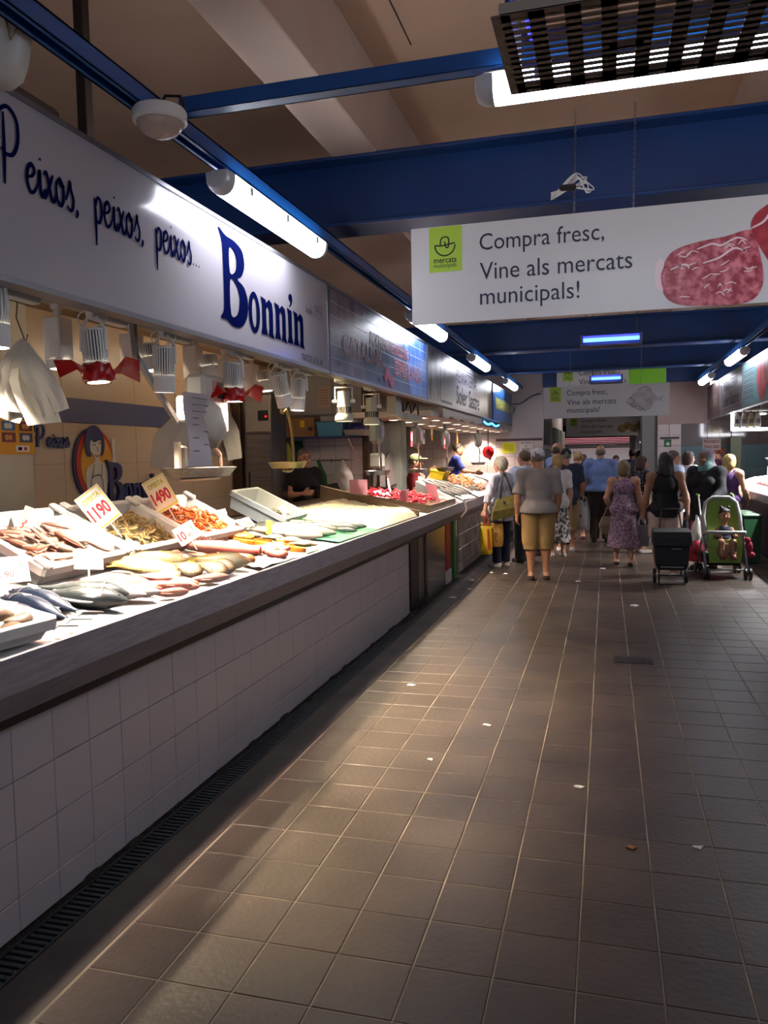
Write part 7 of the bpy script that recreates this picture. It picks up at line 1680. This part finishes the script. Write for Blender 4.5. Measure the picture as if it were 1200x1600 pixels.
    if apron:
        T = SDF(); ez = .034
        for c, r in torso: T.ell(c, r+ez*s)
        T.cone(P(0, .02, .95), P(0, .03, .45), .17*w*s, .18*w*s); T.cut = [(P(0, .02, 1.0), (0, -1, 0)), (P(0, 0, .5), (0, 0, -1)), (P(0, 0, 1.34)+ln(1.34), (0, 0, 1))]
        link('apron', np_mesh('apron', [T.mesh(vox, .03, .06)], cloth(apron)), t)
        g = MB()
        for q in (-1, 1): g.tube([P(q*.09, .13*w, 1.32)+ln(1.32), P(q*.085, .06, 1.43)+ln(1.43), P(q*.06, -.05, 1.45)+ln(1.43)], .012*s, 6)
        obj('apron_strap', g, cloth(apron), t)
    if legs:
        for side in (-1, 1):
            hip, kn, ank = J[side]; S = SDF(); ez = ank[2]-az*s
            S.cone(ank+P(0, -.045, -.045), ank+P(side*.012, .145, -.056), .040*s, .034*s); S.ell(ank+P(side*.008, .05, -.075), P(.048, .135, .022)); S.cut = [(P(0, 0, 0)+np.array([0, 0, ez]), (0, 0, -1)), (ank-P(0, 0, .012), (0, -.18, 1))]
            link('shoe', np_mesh('shoe', [S.mesh(.011, .02, .02)], cloth(shoe) if isinstance(shoe, str) else shoe), t)
    Mz = Matrix.Translation((x, y, z0)) @ Matrix.Rotation(yaw, 4, 'Z')
    return dict(root=t, hl=Mz @ Vector(A[-1][2]+A[-1][3]*.075*s), hr=Mz @ Vector(A[1][2]+A[1][3]*.075*s), M=Mz, s=s, hc=Mz @ Vector(hc), shl=Mz @ Vector(A[-1][0]), shr=Mz @ Vector(A[1][0]))
m_stripe = mat('striped_blouse_cloth', 'd9d8e0', .85, col2='9a9db4', scale=9, stretch=(3, 3, .8), fac=(.5, .6)); m_floral = mat('mauve_floral_cloth', 'a58a9c', .9, col2='6d4f68', scale=38, detail=2, fac=(.45, .58)); m_dots = mat('dotted_cloth', '17171f', .9, col2='c9c9d4', scale=45, detail=0, fac=(.66, .69))
m_pat = mat('grey_pattern_cloth', 'c9c2bd', .9, col2='4a4646', scale=20, detail=2, fac=(.48, .54)); m_scarf = mat('cloth_teal_scarf', '6f9a98', .85, col2='8a5a74', scale=3.5, fac=(.45, .65), world_pos=False)
MATS['cloth_scarf'] = m_scarf
DN = ((.16, .02, -1), (.06, .14, -1))
pA = person('man in white cap, grey polo shirt and khaki shorts seen from behind', -.86, 10.52, .22, 1.70, 1.14, belly=.02, skin='tan', L=((.20, -.05, -1), (.06, .10, -1)), R=((.18, .0, -1), (.0, .35, -1)), hair=('short', '8f8a84', '6f6a64'), hat=('cap', 'd9d6dc'), top=('tee', '9c948f', None, .88, .92, .03), bottom=('shorts', 'a58350', .40, .022), shoe='3a261c', vox=.017)
pB = person('white haired woman in a striped blouse and navy trousers at the fish counter', -1.50, 11.72, .95, 1.60, 1.0, True, skin='fair', L=((.40, .0, -1), (.30, .12, -1)), R=((.25, .1, -1), (.1, .8, -.8)), hair=('curly', 'd9d0b8', 'b9ae94'), top=('blouse', m_stripe, None, .72, 1.5, .04), bottom=('trousers', '1b1e36', .07, .008), shoe='c9c2b8', curlL=1.0, vox=.017)
pC = person('man in a light blue shirt and dark trousers beside the white haired woman', -1.20, 12.22, .75, 1.69, 1.05, skin='red', L=DN, R=DN, hair=('short', '5f4632', '4a3626'), top=('shirt', 'a9bcd6', None, .80, .9, .03), bottom=('trousers', '2a2a2e', .06, .012), shoe='1c1a1a', glasses='20201e')
person('woman with a peach lit face looking out from behind the white cap man', -1.12, 13.1, 1.9, 1.58, 1.0, True, skin='red', L=DN, R=DN, hair=('bob', '4a3426', '35241a'), top=('tee', 'd0a890', None, .85, .8), bottom=('trousers', '3a3a44', .07), head=(.1, 0))
pD = person('woman with a blond ponytail behind the white cap man', -.76, 12.95, .3, 1.61, 1.0, True, skin='fair', L=DN, R=DN, hair=('ponytail', 'b08a4e', '8f6a38'), top=('tee', 'd6d2cf', None, .82, .8), bottom=('skirt', m_pat, .25, .03), shoe='b9b2a8')
pE = person('man in a dark cap and navy shirt with beige shorts', -.66, 13.75, .15, 1.71, 1.12, skin='tan', L=DN, R=((.2, .1, -1), (-.1, .5, -.9)), curlR=1.1, hair=('short', '8a8378', '6f685e'), hat=('cap', '1c1c22'), top=('tee', '2c3046', None, .78, .85, .03), bottom=('shorts', 'a08a66', .34, .03), shoe='d0ccc6')
pF = person('tall bald man in a blue polo shirt facing right', -.86, 14.8, -.9, 1.83, 1.08, skin='tan', L=DN, R=DN, hair=('fringe', '5a4636', '4a3a2c'), top=('tee', '7088b4', None, .86, .8, .03), bottom=('trousers', '353d52', .06, .012))
pG = person('blond woman in a black sleeveless dress with sunglasses on her head', -.53, 15.6, .5, 1.66, 1.12, True, skin='fair', L=DN, R=((.2, .1, -1), (.0, .6, -.8)), hair=('bun', 'c9ab78', 'a3834f'), hat=('sunglasses', '101010'), top=('dress', '121116', None, .52, 0, .03), shoe='5a4236')
pH = person('bald man in a blue shirt and dark trousers walking away down the aisle', -.11, 15.15, .05, 1.775, 1.24, skin='tan', L=((.2, 0, -1), (.08, .2, -1)), R=((.2, 0, -1), (.05, .1, -1)), curlL=1.1, hair=('fringe', '8a7a6a', '6f6254'), top=('shirt', '7f97cc', None, .90, .95, .035), bottom=('trousers', '3a3130', .06, .02), shoe='1c1816', step=(.05, -.03))
pI = person('short haired woman in a long mauve dress walking away with a handbag', .235, 12.0, .02, 1.515, 1.16, True, skin='fair', L=((.30, -.02, -1), (-.25, .7, -.75)), R=((.22, -.02, -1), (.12, .1, -1)), curlL=1.0, curlR=1.1, hair=('bob', '8f7a52', '6a5838'), top=('dress', m_floral, None, .30, 0, .01), shoe='3a2a22', step=(.14, -.10), vox=.017)
pJ = person('brown haired woman in a dark dotted top facing right', .55, 13.7, -1.15, 1.565, 1.05, True, skin='fair', L=DN, R=DN, hair=('bob', '4a2e22', '35201a'), top=('tee', m_dots, None, .80, .6), bottom=('shorts', '26262e', .42), shoe='cfc8be')
pK = person('dark haired woman in a black strappy top and pale shorts holding the trolley', .74, 11.05, .08, 1.62, 1.15, True, skin='olive', L=((.24, .0, -1), (.14, .1, -1)), R=((.26, -.30, -1), (.02, -.55, -.85)), curlR=1.2, hair=('long', '17120f', '241a14'), top=('tank', '121014', None, .83, 0), bottom=('shorts', 'c4a89a', .55, .02), shoe='d9d2c8', vox=.017)
pL = person('man with glasses and a long light blue shirt facing right', 1.06, 14.0, -1.1, 1.65, 1.08, skin='red', L=DN, R=DN, hair=('short', '6f675e', '57504a'), top=('shirt', 'b4c6e6', None, .66, .95, .03), bottom=('trousers', '3c4a6a', .06, .01), glasses='201d1c')
pM = person('brown haired woman in a white top by the tiled pillar', 1.40, 15.1, -.95, 1.63, 1.05, True, skin='fair', L=DN, R=DN, hair=('bob', '3f2a20', '2f1e18'), top=('tee', 'ddd2cc', None, .8, .7), bottom=('trousers', '3a3a40', .06))
pN = person('stout woman in a teal headscarf, black top and red skirt behind the pushchair', 1.33, 11.85, 2.55, 1.66, 1.32, True, skin='olive', L=((.18, .25, -1), (-.05, .85, -.45)), R=((.18, .25, -1), (-.05, .85, -.45)), curlL=1.0, curlR=1.0, hat=('hijab', 'scarf'), top=('robe', '14141c', None, .70, 1.85, .02), bottom=('skirt', '9c1a2c', .12, .02), head=(-.45, .0), vox=.017)
pQ = person('blond woman in a purple sleeveless top at the right counter', 1.86, 13.5, -.55, 1.57, 1.05, True, skin='fair', L=DN, R=((.2, .2, -1), (.0, .7, -.7)), hair=('bob', 'b59c62', '957c48'), top=('tank', '43245a', None, .80, 0), bottom=('trousers', '2a2630', .06))
person('second blond woman standing past the one in purple', 1.95, 14.3, -.7, 1.56, 1.0, True, skin='fair', L=DN, R=DN, hair=('bob', 'c4ad78', 'a38a55'), top=('tee', 'b9a890', None, .8, .7), bottom=('trousers', '2f2f38', .06))
person('red haired vendor in a purple top looking down at the right counter end', 2.16, 16.75, 1.15, 1.71, 1.0, True, skin='red', L=((.2, .4, -1), (-.2, 1, -.2)), R=((.2, .4, -1), (-.2, 1, -.1)), hair=('ponytail', '8a3a22', '6a2a18'), top=('tee', '5a2a4a', None, .8, .8), bottom=('trousers', '2a2a30', .06), apron='2a2aa0', head=(0, .35), lean=.15)
person('dark haired vendor in black behind the right counter, cut by the frame edge', 3.50, 16.6, 1.7, 1.70, 1.1, skin='tan', z0=.15, L=DN, R=DN, hair=('short', '1c1614', '15100e'), top=('tee', '17161a', None, .8, .8), bottom=('trousers', '1f1f24', .06))
# passers-by deep in the passage
person('dark haired person in a lilac top at the mouth of the passage', 0.70, 18.6, .1, 1.66, 1.0, skin='olive', L=DN, R=DN, hair=('short', '17130f', '201a16'), top=('tee', '8f7f92', None, .82, .8), bottom=('trousers', '2f2f36', .06), vox=.024)
person('passer-by in dark clothes before the bright entrance, left of the bald man', -.36, 19.5, .2, 1.50, 1.0, True, skin='olive', L=DN, R=DN, hair=('bob', '2a2220', '1d1716'), top=('tee', '4a4a58', None, .82, .8), bottom=('trousers', '2f2f36', .06), vox=.024)
person('passer-by in a blue shirt before the bright entrance, right of the bald man', .60, 20.2, -.2, 1.70, 1.05, skin='tan', L=DN, R=DN, hair=('short', '1f1a1c', '15100e'), top=('tee', '3a4a80', None, .82, .8), bottom=('trousers', '26262e', .06), vox=.024)
person('small passer-by seen between the bald man and the one in blue', .24, 22.5, 2.9, 1.56, 1.0, skin='tan', L=DN, R=DN, hair=('short', '3a2a24', '2a1e1a'), top=('tee', '7a7a88', None, .82, .8), bottom=('trousers', '3a3a44', .06), vox=.024)
person('farthest passer-by near the left wall of the passage', -.66, 24.5, 3.0, 1.60, 1.0, skin='tan', L=DN, R=DN, hair=('short', '3a2a24', '2a1e1a'), top=('tee', '6a3a44', None, .82, .8), bottom=('trousers', '3a3a44', .06), vox=.024)
# vendors behind the left counters
pT = person('grey haired vendor in a black t-shirt holding a dark tray at the tiled partition', -3.68, 9.42, -2.35, 1.66, 1.0, True, skin='red', z0=.10, L=((.16, .12, -1), (-.40, 1, .12)), R=((.22, .05, -1), (-.55, .9, .15)), curlL=.9, curlR=.7, hair=('short', '7a7672', '5f5b58'), top=('tee', '17151a', None, .78, .55), bottom=('trousers', '1c1b20', .06), vox=.017)
person('vendor in a green cap, dark red shirt and white apron raising one hand', -2.98, 12.55, -1.5, 1.62, 1.15, skin='fair', z0=.05, L=((.35, .35, -.6), (.0, .5, .9)), R=((.2, .2, -1), (.0, .7, -.6)), curlL=.4, hair=('fringe', '8a8378', '6f685e'), hat=('cap', '8a9a6a'), top=('tee', '7a1620', None, .8, .8), bottom=('trousers', '2a2a30', .06), apron='ddd6c6')
person('dark haired vendor in a blue t-shirt leaning over the second counter', -2.95, 15.7, -1.35, 1.70, 1.05, skin='tan', z0=.18, L=((.15, .5, -.8), (-.2, 1, -.15)), R=((.15, .5, -.8), (.1, 1, -.1)), hair=('short', '1c1512', '2a1e18'), top=('tee', '2a3f94', None, .78, .8), bottom=('trousers', '22232c', .06), lean=.12)
tag(obj('raised_floor', MB().b2((-3.4, 15.1, 0), (-2.65, 16.2, .178), .01), mat('duckboard', '5a4a3a', .8)), 'low wooden platform under the vendor in blue', 'platform')

# ------------------------------------------------------------------ bags and carts
def tote(name, label, loc, w, d, h, rz, m, strap_m, drop=.16, mark=None, cat='bag', sag=.0):
    t = thing(name, label, cat, loc, rz)     # origin at the top of the handles
    g = MB(); rings = []
    for z, sw_, sd in ((-drop, .92, .35), (-drop-h*.25, .98, .8), (-drop-h*.6, 1.0, 1.0), (-drop-h*.92, .94, .95), (-drop-h, .84, .7)):
        n = 16; rings.append([(w/2*sw_*np.sign(math.cos(a))*abs(math.cos(a))**.55, d/2*sd*np.sign(math.sin(a))*abs(math.sin(a))**.7, z+.01*math.sin(3*a)*(z > -drop-.01)) for a in [2*PI*k/n for k in range(n)]])
    g.loft(rings); obj('body', g, m, t, 'auto')
    for s in (-1, 1):
        g = MB(); g.tube(spline([(-w*.22, -drop-.02), (-w*.16, -drop*.4), (0, 0), (w*.16, -drop*.4), (w*.22, -drop-.02)], 4), .008, 5); g.v = [(a, s*d*.1*(-b/drop)+(c), b) for a, b, c in g.v]; obj('handle', g, strap_m, t)
    if mark: mark(t)
    return t
hb = pB['hl']
m_ybag = mat('yellow_bag_film', 'd9b41e', .3, bump=.15, bscale=8); m_orange = mat('orange_strap', 'c04a1a', .5); m_paperbag = mat('tan_paper_bag', 'b08432', .7)
def ymark(t):
    g = MB(); g.add([(.015, -.058, -.20), (.04, -.058, -.20), (.07, -.05, -.50), (.02, -.058, -.50)], [(0, 3, 2, 1)]); obj('orange_band', g, m_orange, t)
tote('carrier_bag', 'bright yellow plastic carrier bag with an orange band, held by the white haired woman', (hb.x+.05, hb.y-.05, hb.z+.02), .18, .11, .40, .1, m_ybag, m_orange, .17, ymark)
def pmark(t):
    g = MB(); M = plane_M((0, -.052, -.30), 'front'); ribbon(g, [(-.03, .05), (-.03, .08), (.0, .1), (.03, .08), (.03, .05)], .01, M, .01); ribbon(g, [(.05, .04), (.08, .02), (.07, -.06), (.1, -.1)], .012, M, .01); ribbon(g, [(-.02, -.04), (.05, .0), (.1, .03)], .01, M, .01); obj('printed_mark', g, mat('brown_print', '5a1f18', .6), t)
tote('shopping_bag', 'tan paper shopping bag with a brown print behind the yellow one', (hb.x+.11, hb.y+.05, hb.z+.02), .36, .09, .34, -.05, m_paperbag, mat('brown_print', '5a1f18', .6), .13, pmark)
m_olive = mat('olive_leather', '83793a', .5, col2='6a6230', scale=8, bump=.1)
sr = pB['shr']
t = thing('shoulder_bag', 'olive green shoulder bag on the back of the white haired woman', 'bag', (-1.40, 11.49, sr.z), .3)
g = MB(); g.loft([[(-.13, -.035, -.30), (.15, -.03, -.22), (.15, .03, -.22), (-.13, .03, -.30)], [(-.2, -.075, -.47), (.2, -.07, -.40), (.2, .04, -.40), (-.2, .04, -.47)], [(-.21, -.06, -.60), (.19, -.06, -.52), (.19, .04, -.52), (-.21, .04, -.60)]]); obj('body', g, m_olive, t)
g = MB(); g.tube([(-.08, -.01, -.31), (-.06, -.0, -.1), (-.02, .06, .07), (.04, .12, .0)], .013, 6); g.tube([(.1, -.01, -.24), (.05, .0, -.08), (-.0, .06, .07)], .013, 6); obj('strap', g, mat('black_strap', '1c1a18', .6), t)
g = MB(); g.box((-.03, -.06, -.34), (.03, .012, .04), None, .003); obj('buckle', g, m_steel, t)
he = pE['hr']; tote('carrier_bag', 'white carrier bag with a dark mark held by the man in the navy shirt', (he.x+.02, he.y-.03, he.z+.02), .26, .12, .34, -.3, m_film, m_film, .12, lambda t: obj('printed_mark', MB().add([(-.06, -.061, -.32), (.02, -.061, -.24), (.05, -.061, -.26), (-.03, -.061, -.36)], [(0, 3, 2, 1)]), m_ink, t))
hh = pH['hl']; tote('carrier_bag', 'long pale carrier bag carried by the bald man in blue', (hh.x+.03, hh.y-.06, hh.z+.02), .20, .12, .52, .1, mat('grey_white_film', 'a9adb0', .4, bump=.2, bscale=8), m_film, .10)
hi = pI['hl']; m_bgl = mat('beige_leather', '8f7c62', .5, col2='7a6850', scale=7)
t = thing('handbag', 'beige handbag hanging from the arm of the woman in mauve', 'bag', (hi.x-.02, hi.y-.02, hi.z+.0), .2)
g = MB(); g.loft([[(-.10, -.03, -.08), (.11, -.03, -.08), (.11, .04, -.08), (-.10, .04, -.08)], [(-.15, -.06, -.2), (.15, -.06, -.2), (.15, .06, -.2), (-.15, .06, -.2)], [(-.12, -.05, -.33), (.13, -.05, -.33), (.13, .05, -.33), (-.12, .05, -.33)]]); obj('body', g, m_bgl, t)
g = MB(); g.tube([(-.09, 0, -.09), (-.04, .0, .05), (.05, .0, .05), (.1, 0, -.09)], .010, 6); obj('strap', g, m_bgl, t)
hi = pI['hr']; tote('shopping_bag', 'grey and white shopping bag in the right hand of the woman in mauve', (hi.x, hi.y-.01, hi.z+.03), .24, .13, .30, -.35, mat('grey_paper_bag', '77757e', .6), m_film, .14)
# shopping trolley
t = thing('shopping_trolley', 'black two wheeled shopping trolley standing behind the woman in the strappy top', 'trolley', (.77, 10.42, 0))
m_tb = mat('black_trolley_cloth', '17161a', .8, bump=.1, bscale=60)
g = MB(); g.loft([[(-.16, -.12, .19), (.16, -.12, .19), (.16, .12, .19), (-.16, .12, .19)], [(-.19, -.155, .26), (.19, -.155, .26), (.19, .13, .26), (-.19, .13, .26)], [(-.205, -.165, .52), (.205, -.165, .52), (.205, .13, .52), (-.205, .13, .52)], [(-.20, -.14, .66), (.20, -.14, .66), (.20, .12, .66), (-.20, .12, .66)]]); obj('bag', g, m_tb, t)
g = MB(); g.loft([[(-.225, -.19, .50), (.225, -.19, .50), (.225, .14, .52), (-.225, .14, .52)], [(-.225, -.18, .60), (.225, -.18, .60), (.225, .14, .64), (-.225, .14, .64)], [(-.215, -.15, .665), (.215, -.15, .665), (.215, .14, .69), (-.215, .14, .69)]]); obj('flap', g, m_tb, t)
g = MB(); g.box((.05, -.17, .46), (.12, .012, .014), None, .003); g.box((0, -.165, .235), (.27, .012, .018), None, .003); obj('reflective_trim', g, m_steel, t)
g = MB()
for s in (-1, 1): g.tube([(s*.13, .14, .10), (s*.13, .15, .7), (s*.10, .19, .92)], .010, 6); g.tube([(s*.15, .13, .1), (s*.15, -.15, .02), (s*.15, -.15, .19)], .009, 6)
g.tube([(-.10, .19, .92), (.10, .19, .92)], .013, 8); g.tube([(-.15, -.15, .02), (.15, -.15, .02)], .009, 6); g.tube([(-.16, .12, .09), (.16, .12, .09)], .009, 6); obj('frame', g, m_dsteel, t)
for s in (-1, 1):
    g = MB(); g.cyl((s*.17, .12, .09), (s*.205, .12, .09), .09, n=20); obj('wheel', g, m_black, t, 'auto')
# pushchair
t = thing('pushchair', 'green and grey pushchair with a small child, pushed by the woman in the headscarf', 'pushchair', (1.46, 11.15, 0), .06)
push = t; m_gfab = mat('lime_grey_fabric', '8aa84a', .8, col2='7a9a40', scale=6); m_frame = mat('pale_frame', '9a9c9e', .35, .5); m_gseat = mat('grey_seat_fabric', '56585a', .85)
g = MB()
for s in (-1, 1):
    g.tube([(s*.25, -.28, .09), (s*.25, -.02, .52), (s*.24, .30, .90), (s*.22, .52, 1.04)], .014, 8); g.tube([(s*.25, .36, .09), (s*.25, .08, .46), (s*.25, -.10, .60)], .014, 8)
g.tube([(-.25, -.24, .12), (.25, -.24, .12)], .011, 6); g.tube([(-.25, .34, .12), (.25, .34, .12)], .011, 6); obj('frame', g, m_frame, t, True)
for s in (-1, 1):
    g = MB(); g.tube([(s*.22, .50, 1.035), (s*.22, .62, 1.05)], .02, 8); obj('grip', g, m_gfab, t, True)
g = MB(); rings = []
for z, y, w_ in ((.44, -.06, .19), (.60, .07, .205), (.80, .14, .22), (.95, .18, .20), (1.01, .19, .13)): rings.append([(-w_, y-.02, z), (w_, y-.02, z), (w_, y+.04, z), (-w_, y+.04, z)])
g.loft(rings); obj('backrest', g, m_gfab, t)
g = MB(); g.tube([(-.21, -.07, .45), (-.225, .10, .78), (-.19, .15, .96), (-.10, .165, 1.03), (.10, .165, 1.03), (.19, .15, .96), (.225, .10, .78), (.21, -.07, .45)], .026, 8); obj('padded_border', g, mat('pale_grey_fabric', 'a5a8a4', .8), t, True)
g = MB(); g.loft([[(-.19, -.10, .38), (.19, -.10, .38), (.19, .12, .36), (-.19, .12, .36)], [(-.2, -.12, .44), (.2, -.12, .44), (.2, .1, .42), (-.2, .1, .42)]]); obj('seat', g, m_gseat, t)
g = MB(); g.tube([(-.25, -.06, .58), (-.21, -.20, .60), (0, -.24, .60), (.21, -.20, .60), (.25, -.06, .58)], .024, 8); obj('bumper_bar', g, mat('pale_grey_fabric', 'a5a8a4', .8), t, True)
g = MB(); g.loft([[(-.19, -.16, .20), (.19, -.16, .20), (.19, -.12, .20), (-.19, -.12, .20)], [(-.21, -.17, .42), (.21, -.17, .42), (.21, -.12, .42), (-.21, -.12, .42)], [(-.20, -.16, .50), (.20, -.16, .50), (.2, -.12, .5), (-.2, -.12, .5)]]); obj('leg_cover', g, m_gfab, t)
g = MB(); g.ell((0, -.172, .36), (.11, .02, .10), 12, 8); obj('printed_picture', g, mat('brown_pink_print', '7a5548', .8, col2='b08a7a', scale=18), t, True)
g = MB(); g.loft([[(-.2, -.1, .16), (.2, -.1, .16), (.2, .3, .16), (-.2, .3, .16)], [(-.22, -.12, .30), (.22, -.12, .30), (.22, .32, .30), (-.22, .32, .30)]]); obj('basket', g, m_tb, t)
for sx in (-1, 1):
    for yy in (-.28, .36):
        for q in (-.028, .028):
            g = MB(); g.cyl((sx*.25+q-.011, yy, .075), (sx*.25+q+.011, yy, .075), .075, n=18); obj('wheel', g, m_black, t, 'auto')
g = MB(); g.ell((.30, -.08, .40), (.05, .05, .09), 10, 7); g.ell((.33, -.10, .30), (.045, .04, .045), 8, 6); g.ell((.28, -.10, .49), (.04, .04, .045), 8, 6); o = obj('soft_toy', g, mat('pink_plush', '9a2844', .9), None, True, (1.46, 11.15, 0)); tag(o, 'dark pink soft toy hanging on the right side of the pushchair', 'toy')
t = thing('plastic_bag', 'pink and white bag hanging on the left side of the pushchair', 'bag', (1.17, 11.45, .80)); 
link('film', np_mesh('film', [bag_mesh(.16, .14, .52, 4)], m_film), t); g = MB(); g.ell((0, -.02, -.44), (.085, .075, .12), 12, 8); obj('pink_base', g, mat('pink_film', 'b8304a', .5), t, True)
# child in the pushchair
def toddler():
    t = thing('person', 'small child with tied dark hair and a navy top sitting in the pushchair', 'person', (1.48, 11.15, 0), PI+.06)   # faces the camera
    s = .55; sk = skin_mat('olive'); B = SDF()
    B.ell((0, .0, .56), (.085, .07, .11)); B.ell((0, .02, .48), (.09, .08, .06)); B.cone((0, -.02, .66), (0, -.02, .72), .035, .034)
    for q in (-1, 1):
        B.cone((q*.05, .03, .47), (q*.07, .19, .47), .048, .038); B.cone((q*.07, .19, .47), (q*.07, .23, .33), .037, .028); B.cone((q*.07, .22, .31), (q*.07, .27, .29), .026, .022)
        B.cone((q*.085, 0, .62), (q*.12, .06, .54), .03, .026); B.cone((q*.12, .06, .54), (q*.09, .14, .55), .026, .02)
    parts = [B.mesh(.011, .02)]; hc = np.array((0, .0, .80)); k = .80
    H = SDF(); E = lambda c, r: H.ell(np.array(c)*k, np.array(r)*k)
    E((0, -.012, .035), (.08, .092, .083)); E((0, .03, -.03), (.062, .058, .07)); E((0, .05, -.075), (.035, .03, .025)); E((-.04, .06, -.035), (.026, .02, .022)); E((.04, .06, -.035), (.026, .02, .022)); H.cone(np.array((0, .085, .0))*k, np.array((0, .098, -.02))*k, .008, .011)
    for q in (-1, 1): E((q*.08, -.005, -.01), (.012, .02, .028))
    V, Q = H.mesh(.007, .016); parts.append((V+hc, Q))
    for q in (-1, 1): parts.append(hand_mesh((q*.09, .14, .55), (0, 1, -.1), (-q, 0, 0), q, .6, .55, .004))
    link('body', np_mesh('body', parts, sk), t)
    H = SDF(); H.ell(np.array((0, -.018, .045))*k, np.array((.088, .1, .09))*k, cut=[(np.array((0, .07, .066))*k, _n((0, .64, -.77)))])
    for q in (-1, 1): H.ell(np.array((q*.055, -.01, .135))*k, np.array((.028, .028, .03))*k)
    V, Q = H.mesh(.008, .014); link('hair', np_mesh('hair', [(V+hc, Q)], hairm('17110e', '241a14')), t)
    T = SDF(); T.ell((0, .0, .56), (.097, .082, .12)); T.ell((0, .02, .5), (.10, .09, .06)); T.cut = [((0, 0, .665), (0, 0, 1))]; link('top', np_mesh('top', [T.mesh(.011, .02)], cloth('1f2440')), t)
    for q in (-1, 1):
        g = MB(); g.ell(hc+np.array((q*.031, .078, .0))*k, (.010, .006, .007), 8, 5); obj('eye', g, mat('eye_dark', '2a2320', .2), t, True)
        g = MB(); g.tube([(q*.07, .20, .285), (q*.07, .30, .28)], [.03, .026], 8); obj('shoe', g, cloth('8a3a4a'), t, True)
    g = MB(); g.tube([hc+np.array((u, .09-u*u*20, -.055))*k for u in (-.018, 0, .018)], .003, 5); obj('mouth', g, mat('lip', '8f4a42', .5), t)
toddler()
# the dark tray in the hands of the vendor in black
m_ = (pT['hl']+pT['hr'])/2
t = thing('dark_tray', 'dark flat tray held by the vendor in the black t-shirt', 'tray', (pT['hl'].x+.04, pT['hl'].y-.05, pT['hl'].z+.03), .5, rot=(.5, -.15, .5))
g = MB(); g.box((.06, 0, 0), (.26, .20, .02), None, .006); obj('plate', g, m_black, t); g = MB(); g.box((.06, 0, .014), (.28, .22, .01), None, .004); obj('rim', g, m_black, t)
